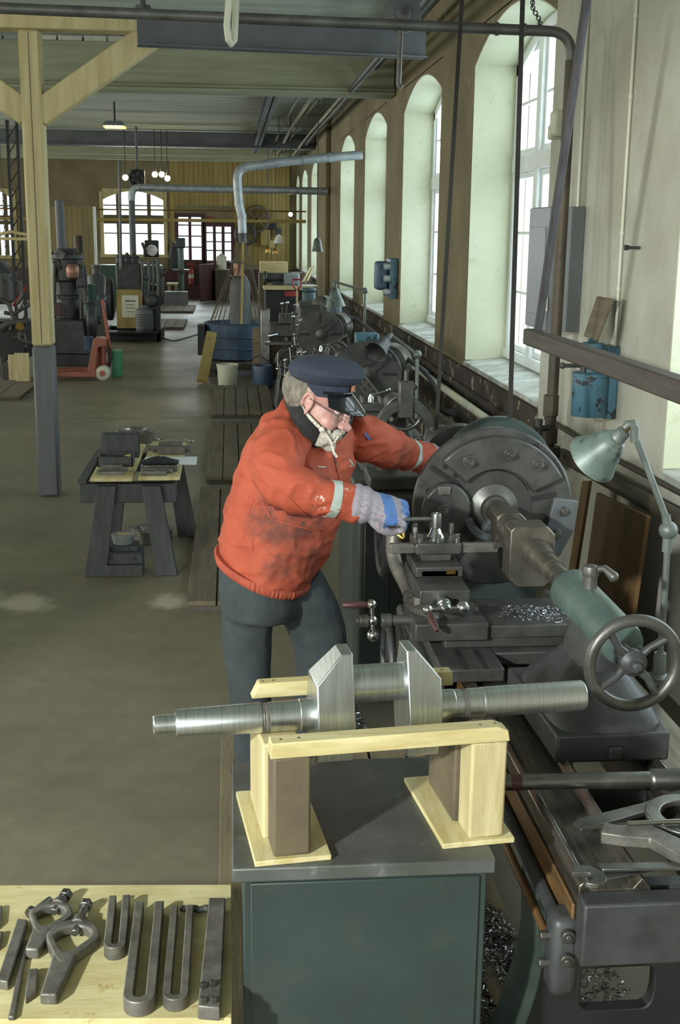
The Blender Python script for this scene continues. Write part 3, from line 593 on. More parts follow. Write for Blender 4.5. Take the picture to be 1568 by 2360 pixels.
MB().lathe((.728, 4.145, 1.128), Z_, [(0, .03), (.006, .031), (.02, .023), (.035, .017), (.04, .014)], 24).build('centre_nut', 'chrome', tb)
tl = MB().box((.815, 4.083, 1.088), (.945, 4.108, 1.123)); tl.box((.555, 4.083, 1.088), (.642, 4.108, 1.123)); tl.box((.63, 4.085, 1.09), (.83, 4.106, 1.118))
tlo = tl.build('boring_tool', 'tool_iron', lathe, .003)
MB().hexa([(.93, 4.082, 1.10), (.95, 4.082, 1.105), (.95, 4.109, 1.105), (.93, 4.109, 1.10), (.925, 4.082, 1.122), (.958, 4.082, 1.124), (.958, 4.109, 1.124), (.925, 4.109, 1.122)]).build('carbide_tip', 'steel_worn', tlo, .001)
# ball cranks
def ballcrank(name, hub, axis, arm, L, grip, rb=.02):
    hub, axis, arm = V(hub), V(axis).normalized(), V(arm).normalized()
    m = MB().cyl(hub-axis*.005, hub+axis*.03, .013).sph(hub, .019, 16, 10).cyl(hub-arm*L, hub+arm*L*.9, .0075, .0065).sph(hub-arm*L, rb*.82, 16, 10).sph(hub+arm*L*.9, rb*1.05, 18, 12)
    o = m.build(name, 'chrome', lathe)
    g = hub-arm*L; MB().lathe(g, grip, [(0, .007), (.02, .009), (.03, .012), (.06, .0135), (.09, .011), (.10, .006)], 16).build('grip', 'red_dark', o); return o
c1 = V((.47, 3.86, .915))
MB().cyl((.60, 3.86, .915), (.52, 3.86, .915), .019, .017).cyl((.535, 3.86, .915), (.50, 3.86, .915), .024, .024).build('screw_collar', 'cast_light', lathe, .003)
o = ballcrank('cross_feed_crank', c1, (-1, 0, 0), (.06, 0, -1), .058, (-1, -.02, 0), .021)
MB().cyl((.455, 3.86, .915), (.425, 3.86, .915), .022, n=28).cyl((.425, 3.86, .915), (.415, 3.86, .915), .012).build('knurled_knob', 'cast_light', o, .002)
MB().cyl((.70, 3.845, .992), (.70, 3.76, .992), .019).cyl((.70, 3.80, .992), (.70, 3.775, .992), .023, n=30).build('screw_collar', 'chrome', lathe, .002)
ballcrank('compound_crank', (.70, 3.74, .992), (0, -1, 0), (-1, 0, -.05), -.062, (.2, -1, -.5), .022)
# guard / hose at the left of the tool post
MB().tube(bez((.60, 4.30, 1.10), (.58, 4.28, 1.0), (.62, 4.2, .97), (.63, 4.12, .93), 14), [.03-.0006*i for i in range(15)], 14).build('coolant_hose', 'tool_iron', lathe)
MB().lathe((.60, 4.33, 1.11), (.5, -1, -.25), [(0, .03), (.03, .036), (.05, .02), (.07, .004)], 18).build('hose_nozzle', 'brass', lathe)
# --- tailstock
tb_ = MB().hexa([(.875, 2.985, .785), (1.195, 2.985, .785), (1.24, 3.52, .785), (.86, 3.52, .785), (.875, 2.985, .868), (1.195, 2.985, .868), (1.24, 3.52, .868), (.86, 3.52, .868)]).build('tailstock_base', 'iron_dark', lathe, .008)
MB().box((1.02, 2.965, .80), (1.055, 2.985, .835)).build('base_stud', 'iron_dark', tb_, .003)
R = []
def rr(cx, cy, z, hx_, hy, n=24, pw=3.2):
    out = []
    for i in range(n):
        t = 2*PI*i/n; c, s = math.cos(t), math.sin(t); out.append(V((cx+hx_*math.copysign(abs(c)**(2/pw), c), cy+hy*math.copysign(abs(s)**(2/pw), s), z)))
    return out
MB().loft([rr(1.037, 3.25, .868, .158, .262, 24, 5), rr(1.04, 3.25, .88, .155, .255, 24, 5), rr(1.045, 3.27, .93, .125, .2, 24, 4), rr(1.055, 3.28, .99, .07, .14), rr(1.06, 3.28, 1.10, .052, .15)]).build('tailstock_body', 'iron_dark', lathe)
MB().lathe((AX, 3.03, AZ), Y_, [(0, .045), (.005, .058), (.03, .062), (.2, .064), (.44, .066), (.47, .07), (.50, .072), (.515, .066), (.53, .05)], 36).build('tailstock_barrel', 'teal_light', lathe)
MB().lathe((AX, 3.5, AZ), Y_, [(0, .036), (.14, .036), (.145, .034), (.15, .02), (.20, .0)], 28).build('quill', 'steel_worn', lathe)
m = MB().cyl((AX, 3.36, AZ+.05), (AX, 3.36, AZ+.105), .022, .02).lathe((AX, 3.36, AZ+.10), Z_, [(0, .024), (.012, .026), (.03, .022), (.034, .012)], 18).tube([(AX+.01, 3.36, AZ+.118), (AX+.035, 3.34, AZ+.128), (AX+.055, 3.32, AZ+.11)], [.012, .011, .015], 12).sph((AX+.057, 3.32, AZ+.108), .016)
m.build('clamp_lever', 'cast_light', lathe)
hw = V((1.045, 2.90, 1.105))
ho = MB().torus(hw, Y_, .118, .0165, 56, 14).build('handwheel', 'cast_light', lathe)
MB().lathe(hw+V((0, .10, 0)), (0, -1, 0), [(0, .022), (.06, .024), (.075, .034), (.105, .036), (.11, .028), (.12, .02), (.12, .012), (.135, .012), (.137, .008)], 24).build('wheel_hub', 'iron_dark', ho)
for k in range(4):
    a = math.radians(38+90*k); d = V((math.cos(a), 0, math.sin(a))); q = V((-math.sin(a), 0, math.cos(a)))
    MB().tube([hw+d*.025+V((0, .01, 0)), hw+d*.06+q*.006+V((0, .004, 0)), hw+d*.108], [.0135, .010, .0115], 10).build('wheel_spoke', 'iron_dark', ho)
# --- swarf lying on the cross slide
def chips(name, spots, n, m='chips', seed=1, size=(.003, .012), parent=None):
    r = random.Random(seed); mb = MB()
    for _ in range(n):
        cx, cy, cz, rx, ry, h_ = r.choice(spots); q = r.random()**.6; a = r.uniform(0, 2*PI)
        x, y = cx+rx*q*math.cos(a), cy+ry*q*math.sin(a); z = cz+h_*(1-q)*r.random()+.0008
        L = r.uniform(*size); cu = r.uniform(.3, 2.6); a = r.uniform(0, 2*PI); e = r.uniform(-.2, .9); w_ = L*.16+.0006; pts = []
        for k in range(4):
            t = k/3; pts.append(V((x+L*math.cos(a+cu*t)*t, y+L*math.sin(a+cu*t)*t, z+L*e*t*(1-t)*1.5+.0004)))
        d = V((r.uniform(-1, 1), r.uniform(-1, 1), r.uniform(.2, 1))).normalized()*w_; vs = []
        for p in pts: vs += [p, p+d*.8]
        mb.add(vs, [(0, 2, 3, 1), (2, 4, 5, 3), (4, 6, 7, 5)])
    return mb.build(name, m, parent, smooth=0)
o = chips('steel_swarf', [(1.0, 3.86, .93, .10, .09, .02), (1.08, 3.84, .93, .07, .09, .012)], 900, seed=3, size=(.003, .014)); tag(o, 'small heap of curly steel swarf on the cross slide', 'swarf', kind='stuff')
o = chips('steel_swarf', [(.66, 3.2, 0.101, .07, .5, .02), (.64, 2.9, .101, .06, .25, .03), (.62, 3.5, .101, .07, .3, .02), (.62, 2.65, .101, .05, .1, .01), (.70, 3.9, .101, .08, .3, .03), (.74, 3.6, .101, .07, .3, .02), (.68, 3.3, .101, .07, .3, .03), (.8, 3.15, .101, .05, .25, .005)], 9000, seed=5, size=(.006, .03)); tag(o, 'glittering steel swarf on the floor between cabinet and lathe', 'swarf', kind='stuff')
o = chips('steel_swarf', [(1.0, 3.1, .0, .16, .2, .01)], 500, seed=11, size=(.006, .03)); tag(o, 'scattered swarf on the floor seen through the lathe leg', 'swarf', kind='stuff')
o = chips('steel_swarf', [(.47, 5.35, .101, .10, .5, .10), (.5, 4.9, .101, .06, .3, .04)], 1500, seed=8, size=(.01, .04)); tag(o, 'tangle of swarf beside the teal headstock cabinet', 'swarf', kind='stuff')
# --- the crankshaft being turned
ws = thing('crankshaft', 'dull steel crankshaft held between faceplate and tailstock of the lathe', 'crankshaft', (AX, 4.1, AZ))
def rweb(y0, y1, x0, x1, z0, z1, ch, nm):
    prof = [(x0, z0+ch), (x0+ch, z0), (x1-ch, z0), (x1, z0+ch), (x1, z1-ch), (x1-ch, z1), (x0+ch*.5, z1), (x0, z1-ch*.5)]
    MB().prism(prof, (0, y0, 0), X_, Z_, Y_, y1-y0).build(nm, 'steel_spin', ws, .004)
rweb(3.99, 4.10, .965, 1.125, .985, 1.205, .03, 'crank_web'); rweb(4.36, 4.47, 1.0, 1.12, 1.02, 1.165, .03, 'crank_web')
MB().cyl((AX-.01, 4.10, AZ), (AX-.01, 4.36, AZ), .055, n=32).build('crank_pin', 'steel_spin', ws)
MB().lathe((AX, 3.66, AZ), Y_, [(0, .034), (.1, .034), (.1, .04), (.2, .04), (.2, .046), (.27, .047), (.27, .052), (.33, .052)], 32).build('main_journal', 'steel_spin', ws)
MB().cyl((AX, 4.47, AZ), (AX, 4.66, AZ), .045, n=28).build('drive_end', 'steel_spin', ws)
# --- wrench on the tool post
wr_ = thing('socket_wrench', 'polished tool post wrench gripped by the gloved hand', 'wrench', (.728, 4.145, 1.168))
MB().lathe((.728, 4.145, 1.168), Z_, [(0, .0195), (.008, .019), (.045, .0195), (.052, .018), (.052, .011), (.044, .010)], 24).build('socket', 'steel_worn', wr_)
MB().tube([(.712, 4.142, 1.20), (.64, 4.128, 1.203), (.545, 4.11, 1.198)], [.008, .0085, .0075], 12).build('handle', 'steel_worn', wr_)
# --- lamp on a jointed stand behind the tailstock
def P(u, v, Y): return at(u, v, Y=Y)
t = thing('work_lamp', 'big jointed work lamp with chipped green grey shade at the right', 'lamp', (1.385, 3.6, .8))
e1, e2, tp_ = P(1541, 1222, 3.6), P(1462, 990, 3.6), P(1440, 1003, 3.6)
MB().lathe((1.385, 3.6, .775), Z_, [(0, .04), (.02, .04), (.03, .022), (.10, .02), (.10, .012)], 20).build('stand_base', 'lamp_grey', t)
MB().tube([(1.385, 3.6, .8), (1.384, 3.6, 1.1), e1+V((0, 0, -.02))], .0105, 12).build('stand_rod', 'lamp_grey', t)
MB().sph(e1, .03, 18, 12).cyl(e1+V((0, 0, -.07)), e1+V((0, 0, -.01)), .016).cyl(e1, e1+V((-.012, 0, .05)), .014).build('elbow_joint', 'lamp_grey', t)
MB().tube([e1+V((-.01, 0, .04)), e2+V((.005, 0, -.02))], .0105, 12).build('upper_arm', 'lamp_grey', t)
MB().tube([e2+V((.004, 0, -.04)), e2+V((.002, 0, 0)), e2+V((-.008, 0, .018)), e2+V((-.022, 0, .016)), e2+V((-.034, 0, .004))], [.013, .016, .016, .014, .009], 12).cyl(e2+V((0, -.02, .006)), e2+V((0, .02, .006)), .008).build('wrist_joint', 'lamp_grey', t)
ax = (P(1362, 1060, 3.70)-P(1432, 1000, 3.61)).normalized(); b0 = P(1437, 997, 3.61)
MB().cyl(b0-ax*.03, b0, .006).build('brass_stem', 'brass', t)
MB().lathe(b0-ax*.012, ax, [(0, .012), (.008, .022), (.03, .024), (.036, .028), (.04, .024)], 20).build('socket_cap', 'lamp_grey', t)
sh = [(.028, .025), (.034, .034), (.05, .046), (.085, .06), (.12, .073), (.145, .086), (.15, .089)]
MB().lathe(b0, ax, sh+[(.148, .084), (.12, .069), (.085, .056), (.05, .042), (.03, .02)], 36).build('shade', 'lamp_green', t)
MB().lathe(b0+ax*.04, ax, [(0, .012), (.03, .022), (.06, .02), (.075, .006)], 16).build('bulb', 'frame_white', t)
# --- belts, shifter pole and shifter bar
def beltthing(u0, v0, Y0, u1, v1, Y1, wd, label):
    a, b = at(u0, v0, Y=Y0), at(u1, v1, Y=Y1); n = 8
    tag(MB().ribbon([a.lerp(b, i/n) for i in range(n+1)], (1, -.25, 0), wd, .006).build('drive_belt', 'belt'), label, 'belt')
beltthing(1069, -60, 5.9, 1004, 1020, 5.75, .019, 'flat leather drive belt, left of two running down to the headstock')
beltthing(1207, -60, 5.7, 1175, 990, 5.42, .022, 'flat leather drive belt, right of two running down to the headstock')
t = thing('shifter_pole', 'leaning dark wooden belt shifter pole in front of the grey wall box', 'pole', at(1238, 768, X=1.42))
a, b = at(1362, -60, X=1.47), at(1240, 768, X=1.42)
MB().beam(a, b, .05, .03, X_).build('pole', 'shift_pole', t, .006); MB().beam(a+V((-.012, -.018, 0)), b+V((-.012, -.018, 0)), .008, .012, X_).build('ridge', 'shift_pole', t, .002)
t = thing('shifter_bar', 'thick dark horizontal bar reaching in from the right over the lathe', 'bar', (1.4, 4.2, 1.69))
MB().box((1.365, .4, 1.693), (1.435, 5.58, 1.767)).build('bar', 'oak_bar', t, .008)
# ================================================================== cabinet, cradle and finished crankshaft
CT = .85
cab = thing('tool_cabinet', 'dark teal painted steel cabinet with a scuffed grey top in the foreground', 'cabinet', (.28, 2.64, .1))
MB().box((.015, 2.40, .10), (.562, 2.89, CT-.034)).build('body', 'teal_paint', cab, .004)
MB().box((-.008, 2.372, CT-.034), (.574, 2.915, CT)).build('top', 'cab_top', cab, .004)
MB().box((.032, 2.394, .13), (.545, 2.3995, CT-.05)).build('front_panel', 'teal_paint', cab, .003)
# cradle frame, turned a little from the cabinet
TH = math.radians(6.6); U = V((math.cos(TH), math.sin(TH), 0)); T = V((-math.sin(TH), math.cos(TH), 0)); O = V((.322, 2.565, 0))
def L(s, t, z): return O+U*s+T*t+V((0, 0, z))
def lbox(mb, s0, s1, t0, t1, z0, z1): return mb.hexa([L(s0, t0, z0), L(s1, t0, z0), L(s1, t1, z0), L(s0, t1, z0), L(s0, t0, z1), L(s1, t0, z1), L(s1, t1, z1), L(s0, t1, z1)])
SA = 1.132                                    # shaft axis height
cr = thing('crankshaft_cradle', 'pale pine cradle of two blocks and rails on the teal cabinet', 'cradle', L(0, 0, CT))
for s0, s1, bm, sk in ((-.30, -.13, 'pine', 0), (.125, .295, 'pine', 0)):
    lbox(MB(), s0, s1, -.155, .19, CT, CT+.013).build('foot_board', 'pine', cr, .002)
for s0, s1, bm in ((-.258, -.175, 'wood_brown'), (.188, .272, 'pine_up')):
    lbox(MB(), s0, s1, -.145, -.06, CT+.013, SA-.035).build('block', bm, cr, .006)
    lbox(MB(), s0-.012, s1-.005, -.059, .15, CT+.013, SA-.04).build('block', 'pine_up' if s0 < 0 else 'wood_brown', cr, .006)
MB().prism([(-.265, 0), (.275, .0), (.27, .026), (.245, .036), (-.262, .036)], L(0, -.15, SA-.0345), U, Z_, T, .045).build('front_rail', 'pine_x', cr, .002)
MB().prism([(-.268, 0), (.225, 0), (.222, .036), (-.25, .036)], L(0, .125, SA-.005), U, Z_, T, .035).build('back_rail', 'pine_x', cr, .002)
for s, t in ((-.24, -.13), (-.2, -.128), (.21, -.13), (.245, -.128), (-.24, .14), (-.215, .142), (.17, .14), (.2, .142)):
    z = SA+.0016 if t < 0 else SA+.031; MB().cyl(L(s, t, z), L(s, t, z+.001), .003, n=8).build('nail_head', 'steel_worn', cr)
ck = thing('crankshaft', 'freshly machined bright steel crankshaft lying in the pine cradle', 'crankshaft', L(0, 0, SA))
p0 = L(-.505, 0, SA)
MB().lathe(p0, U, [(0, .018), (.003, .021), (.05, .021), (.05, .029), (.056, .031), (.24, .0345), (.241, .0345)], 40).build('tapered_end', 'steel_bright', ck)
MB().lathe(p0+U*.241, U, [(0, .0315), (.004, .033), (.008, .0315), (.012, .033), (.018, .0315)], 40).build('thread', 'tool_iron', ck)
MB().lathe(p0+U*.259, U, [(0, .0335), (.068, .0345), (.07, .0365), (.118, .0365), (.12, .04), (.125, .044)], 40).build('main_journal', 'steel_bright', ck)
MB().lathe(p0+U*.62, U, [(0, .044), (.008, .036), (.07, .036), (.072, .0345), (.09, .0345)], 40).build('main_journal', 'steel_bright', ck)
MB().lathe(p0+U*.71, U, [(0, .0335), (.015, .0335)], 40).build('groove', 'tool_iron', ck)
MB().lathe(p0+U*.725, U, [(0, .0345), (.035, .0345), (.036, .0355), (.285, .0355), (.288, .033)], 40).build('drive_end', 'steel_bright', ck)
MB().lathe(p0+U*.43+V((0, 0, .066)), U, [(0, .05), (.006, .043), (.136, .043), (.142, .05)], 44).build('crank_pin', 'steel_bright', ck)
def web(s0, s1, flip):
    full = [(-.05, -.10), (.05, -.10), (.077, .0), (.036, .152), (-.036, .152), (-.077, .0)]
    cut = [(-.05, -.10), (.05, -.10), (.077, .0), (.054, .085), (-.054, .085), (-.077, .0)]
    A, B = (cut, full) if not flip else (full, cut)
    r = [[L(s0, t, SA+z) for t, z in A], [L(s0+(s1-s0)*(.72 if not flip else .28), t, SA+z) for t, z in full], [L(s1, t, SA+z) for t, z in B]]
    MB().loft(r).build('crank_web', 'steel_bright', ck, .003)
web(-.147, -.062, False); web(.062, .14, True)
# ================================================================== plywood table with lathe dogs and clamps
PZ = .55
tb2 = thing('plywood_table', 'low table with a pale plywood top and dark legs at lower left', 'table', (-.5, 2.5, 0))
pA, pB, pC = at(-420, 2041, Z=PZ), at(534, 2038, Z=PZ), at(534, 2346, Z=PZ); pD = pA+(pC-pB)
MB().hexa([p+V((0, 0, -.018)) for p in (pD, pC, pB, pA)]+[pD, pC, pB, pA]).build('top', 'ply', tb2, .002)
MB().hexa([p+V((0, 0, -.032)) for p in (pD, pC, pB, pA)]+[p+V((0, 0, -.0185)) for p in (pD, pC, pB, pA)]).build('sub_top', 'wood_old', tb2, .002)
cen = (pA+pC)/2
for p in (pA, pB, pC, pD):
    q = p.lerp(cen, .12); MB().box((q.x-.025, q.y-.025, 0 if q.x < -.06 else .1), (q.x+.025, q.y+.025, PZ-.033)).build('leg', 'iron_dark', tb2, .003)
def W(u, v, z=PZ): return at(u, v, Z=z)
def flat(pts, z0, th, name, m, label, cat, bevel=.003, group=None, hole=None):
    """flat bar or plate whose top outline is measured in the photograph"""
    P_ = [W(u, v, z0+th) for u, v in pts]; mb = MB()
    n = len(P_); vs = [p-V((0, 0, th)) for p in P_]+P_
    mb.add(vs, [tuple(range(n-1, -1, -1)), tuple(range(n, 2*n))]+[(i, (i+1) % n, n+(i+1) % n, n+i) for i in range(n)])
    o = mb.build(name, m, None, bevel)
    if label: tag(o, label, cat, group)
    return o
def uclamp(a, b, c, z, th, r, label):
    """U shaped strap clamp: leg tips a, b and bend c in photograph places"""
    a, b, c = W(*a, z+th), W(*b, z+th), W(*c, z+th); ax = (c-(a+b)/2); Ln = ax.length; ax.normalize(); bx = ax.cross(Z_).normalized(); hw = (b-a).length/2; sg = 1 if (b-a).dot(bx) > 0 else -1
    o = (a+b)/2; wO = hw+r; out = []; inn = []
    cy = Ln-wO
    def rim(w_, R_):
        L_ = [(-w_, -.0), (-w_, cy*.5), (-w_, cy)]+[(-w_*math.cos(PI*k/10), cy+R_*math.sin(PI*k/10)) for k in range(1, 10)]+[(w_, cy), (w_, cy*.5), (w_, -.0)]; return L_
    out = rim(hw+r/2, hw+r/2); inn = rim(hw-r/2, hw-r/2); n = len(out); mb = MB()
    vs = []
    for zz in (-th, 0): vs += [o+bx*u+ax*v+V((0, 0, zz)) for u, v in out]+[o+bx*u+ax*v+V((0, 0, zz)) for u, v in inn]
    fs = []
    for i in range(n-1): fs += [(i, i+1, n+i+1, n+i), (2*n+i, 3*n+i, 3*n+i+1, 2*n+i+1), (i, 2*n+i, 2*n+i+1, i+1), (n+i, n+i+1, 3*n+i+1, 3*n+i)]
    fs += [(0, n, 3*n, 2*n), (n-1, 3*n-1, 4*n-1, 2*n-1)]
    mb.add(vs, fs); tag(mb.build('strap_clamp', 'tool_iron', None, .0025), label, 'clamp', 'U-shaped strap clamps on the plywood')
uclamp((260, 2062), (291, 2062), (263, 2190), PZ, .034, .0185, 'shortest U-shaped iron clamp on the plywood, beside the lathe dogs')
uclamp((322, 2076), (367, 2077), (318, 2318), PZ, .037, .022, 'longest and widest U-shaped iron clamp, in the middle of the plywood')
uclamp((402, 2085), (438, 2084), (403, 2310), PZ, .032, .0185, 'slim long U-shaped iron clamp beside the flat steel bar')
o = flat([(482, 2068), (520, 2068), (507, 2322), (456, 2318)], PZ, .034, 'tool_bar', 'tool_iron', 'flat steel tool holder bar at the right edge of the plywood', 'bar')
for u, v in ((469, 2276), (490, 2272), (468, 2310), (492, 2310)):
    p = W(u, v, PZ+.034)-o.location; MB().cbox((p.x, p.y, PZ+.039), (.0125, .0125, .015), .3).build('set_screw', 'steel_worn', o, .001)
flat([(40, 2116), (64, 2118), (18, 2262), (-8, 2258)], PZ, .024, 'square_bar', 'tool_iron', 'thick square steel bar left of the lathe dogs', 'bar')
flat([(56, 2165), (66, 2167), (33, 2342), (18, 2342)], PZ, .012, 'thin_bar', 'tool_iron', 'thin steel bar between the square bar and the tool bit', 'bar')
flat([(66, 2232), (88, 2230), (84, 2282), (58, 2300), (58, 2284)], PZ, .018, 'tool_bit', 'tool_iron', 'short ground tool bit next to the near lathe dog', 'tool bit')
flat([(-8, 2085), (6, 2086), (2, 2125), (-14, 2140)], PZ, .014, 'tool_bit', 'tool_iron', 'tool bit cut by the left picture edge, upper one', 'tool bit')
flat([(-10, 2146), (8, 2144), (-2, 2180), (-14, 2185)], PZ, .014, 'tool_bit', 'tool_iron', 'tool bit cut by the left picture edge, below the upper one', 'tool bit')
def dog(c, R_, tail, tw, bolt, label):
    c = W(*c); tl, bt = W(*tail), W(*bolt); d = (tl-c); Lt = d.length; d.normalize(); e = d.cross(Z_).normalized(); th = .03
    t = thing('lathe_dog', label, 'lathe dog', c, 'lathe dogs on the plywood'); n = 28; out = []; inn = []
    for k in range(n):
        a = 2*PI*k/n; ca, sa_ = math.cos(a), math.sin(a); f = 1+.16*max(0, -ca)**2; g = 1+.75*max(0, ca)**4
        out.append((R_*ca*f*g, R_*sa_*(1-.22*max(0, ca)))); inn.append((R_*.66*ca*(1+.5*max(0, ca)**3), R_*.66*sa_*(1-.2*max(0, ca))))
    MB().ring_plate(out, inn, c, d, e, Z_, th).build('ring', 'tool_iron', t, .007, seg=3)
    MB().prism([(R_*1.15, -R_*.42), (R_*1.6, -tw*.62), (Lt, -tw*.45), (Lt, tw*.45), (R_*1.6, tw*.62), (R_*1.15, R_*.42)], c+Z_*.001, d, e, Z_, th-.002).build('tail', 'tool_iron', t, .005, seg=3)
    b = (bt-c); Lb = b.length; b.normalize(); zc = V((0, 0, th/2+.004))
    MB().cyl(c+b*R_*.86+zc, c+b*R_*1.35+zc, .019, .016, 14).build('boss', 'tool_iron', t, .003)
    m = MB().cyl(c+b*R_*.35+zc, c+b*Lb*.95+zc, .0095, n=14); hexnut(m, c+b*(Lb*.95)+zc, b, .017, .02); m.build('bolt', 'steel_worn', t, .002)
dog((168, 2180), .064, (112, 2318), .041, (198, 2104), 'big iron lathe dog in front, its tail towards the plywood edge')
dog((117, 2128), .053, (74, 2212), .034, (150, 2082), 'smaller iron lathe dog partly behind the big one')
a, b = W(78, 2100, PZ+.012), W(116, 2072, PZ+.012); m = MB().cyl(a, b, .008, n=14); hexnut(m, a, a-b, .017, .016)
tag(m.build('hex_bolt', 'steel_worn', None, .002), 'loose hexagon bolt lying above the smaller lathe dog', 'bolt')
m = MB(); [m.sph(W(425+i*12, 2094+3*(i % 2), PZ+.012), .011, 10, 8, (1.2, .8, .8)) for i in range(5)]
tag(m.build('short_chain', 'pipe_grey'), 'short knotted grey chain lying behind the slim clamp tips', 'chain')
# ================================================================== tools lying on the lathe bed
BZ = .803
a = V((.60, 2.80, .826)); t = thing('round_bar', 'thick round steel bar lying across the lathe bed', 'bar', (1.0, 2.8, .8))
MB().lathe(a, (1, -.02, 0), [(0, .02), (.47, .0215), (.475, .0265), (.478, .0275), (.9, .0285)], 32).build('bar', 'steel_worn', t)
MB().lathe(a+V((.105, -.002, 0)), (1, -.02, 0), [(0, .0206), (0.0, .0212), (.028, .0214), (.028, .0208)], 32).build('red_mark', 'red_dark', t)
def bedplate(pts, th, name, m, label, cat, z=BZ): return flat(pts, z, th, name, m, label, cat, .002)
bedplate([(1322, 1896), (1332, 1886), (1480, 1850), (1566, 1818), (1600, 1812), (1600, 1850), (1570, 1842), (1500, 1868), (1340, 1910)], .012, 'flat_lever', 'steel_worn', 'long flat tapered steel lever lying across the lathe ways', 'lever')
# forked ring casting
t = thing('steady_ring', 'thick cast ring with a blunt arm lying on the lathe bed at the right', 'casting', W(1480, 1930, BZ)+V((0, 0, .0)))
zz = .03
def PP(u, v): return W(u, v, BZ+zz+.012)
arm = [PP(*q) for q in ((1392, 1893), (1425, 1900), (1500, 1899), (1568, 1930), (1640, 1960), (1640, 2000), (1560, 1965), (1500, 1930), (1440, 1926), (1386, 1918))]
n = len(arm); MB().add([p-V((0, 0, zz)) for p in arm]+arm, [tuple(range(n-1, -1, -1)), tuple(range(n, 2*n))]+[(i, (i+1) % n, n+(i+1) % n, n+i) for i in range(n)]).build('arm', 'tool_iron', t, .004)
c = PP(1590, 1875)-V((0, 0, .016)); MB().ring_plate([(.105*math.cos(2*PI*k/32), .105*math.sin(2*PI*k/32)) for k in range(32)], [(.068*math.cos(2*PI*k/32), .068*math.sin(2*PI*k/32)) for k in range(32)], c, X_, Y_, Z_, .016).build('ring', 'steel_worn', t, .003)
a, b = W(1446, 1898, BZ+zz+.02), W(1600, 1892, BZ+zz+.02)
tag(MB().cyl(a, b, .0065, n=14).build('ground_rod', 'chrome'), 'thin bright ground rod resting on the ring casting', 'rod')
bedplate([(1376, 1988), (1600, 1984), (1600, 2000), (1390, 2003)], .008, 'flat_bar', 'steel_worn', 'flat dull steel strip lying above the spanner', 'bar', BZ+.012)
# open ended spanner
t = thing('open_spanner', 'open ended spanner with its jaws on the edge of the lathe bed', 'spanner', W(1362, 2018, BZ))
jaw = [(1322, 1997), (1332, 1992), (1362, 1995), (1388, 2006), (1400, 2020), (1398, 2032), (1382, 2038), (1358, 2036), (1348, 2032), (1362, 2030), (1370, 2020), (1360, 2011), (1344, 2010), (1320, 2012)]
P_ = [W(u, v, BZ+.014) for u, v in jaw]; n = len(P_); mb = MB().add([p-V((0, 0, .012)) for p in P_]+P_, [tuple(range(n-1, -1, -1)), tuple(range(n, 2*n))]+[(i, (i+1) % n, n+(i+1) % n, n+i) for i in range(n)])
mb.build('jaw', 'steel_worn', t, .0015)
MB().hexa([W(*q, BZ+z) for z in (.003, .011) for q in ((1394, 2028), (1600, 1994), (1600, 1982), (1392, 2018))]).build('handle', 'steel_worn', t, .002)
# ================================================================== duckboards
def duck(x0, x1, y0, y1, n, label, z=.062, mat_='wood_old', grp='duckboards along the lathes', rz=0, th=.028):
    t = thing('duckboard', label, 'duckboard', ((x0+x1)/2, (y0+y1)/2, 0), grp); w_ = (x1-x0)/n
    for k in range(n):
        r = rnd.uniform(-.004, .004); MB().box((x0+k*w_+.005, y0+r, z-th), (x0+(k+1)*w_-.005, y1+r, z+rnd.uniform(-.002, .002))).build('plank', mat_, t, .003)
    for q in (.0, .5, 1.0):
        y = y0+(y1-y0)*q+(.005 if q == 0 else (-.075 if q == 1 else -.035)); MB().box((x0+.01, y, 0), (x1-.01, y+.07, z-th-.001)).build('batten', 'wood_old_dark', t)
    if rz: t.rotation_euler.z = rz
    return t
duck(at(503, 1930, Z=.1).x, .86, 1.55, 4.82, 6, 'low wooden platform under the teal cabinet and the man', .1, 'wood_plat', None, th=.04)
duck(at(443, 1270, Z=.06).x, .44, 6.83, 10.15, 4, 'duckboard beside the sawhorse bench, behind the man in orange')
duck(at(479, 1050, Z=.06).x, .52, 10.5, 13.75, 5, 'second duckboard of the row, beyond the sawhorse bench')
duck(at(488, 930, Z=.06).x, .52, 14.35, 17.05, 5, 'duckboard in front of the white bucket')
duck(-2.45, -1.0, 33.0, 35.8, 5, 'far duckboard below the grey bench by the aisle')
duck(-2.2, -1.05, 27.5, 30.0, 5, 'far duckboard with slats beside the engine stand')
duck(-4.2, -2.75, 15.9, 17.6, 5, 'duckboard at the left picture edge beside the post')
# ================================================================== sawhorse bench
SZ = at(225, 1102, Y=7.72).z
sb = thing('sawhorse_bench', 'dark grey sawhorse bench with two pale boards on top', 'bench', (-.67, 8.2, 0))
for y, lx0, lx1 in ((7.72, -.80, -.52), (8.75, -.80, -.42)):
    MB().box((-.98, y-.05, SZ-.155), (-.36, y+.05, SZ-.03)).build('cross_beam', 'bench_wood', sb, .006)
    for x, s in ((lx0, -1), (lx1, 1)):
        MB().hexa([(x+s*.09-.07, y-.12, 0), (x+s*.09+.07, y-.12, 0), (x+s*.09+.07, y-.07, 0), (x+s*.09-.07, y-.07, 0), (x-.06, y-.10, SZ-.035), (x+.06, y-.10, SZ-.035), (x+.06, y-.055, SZ-.035), (x-.06, y-.055, SZ-.035)]).build('leg', 'bench_wood', sb, .005)
        if y > 8: continue
MB().box((-.99, 7.67, SZ-.03), (-.93, 8.8, SZ-.001)).build('side_rail', 'bench_wood', sb, .004)
for x0, x1, y0, y1 in ((-.90, -.635, 7.60, 8.95), (-.60, -.335, 7.63, 9.05)): MB().box((x0, y0, SZ), (x1, y1, SZ+.024)).build('top_board', 'pine', sb, .003)
BT = SZ+.024
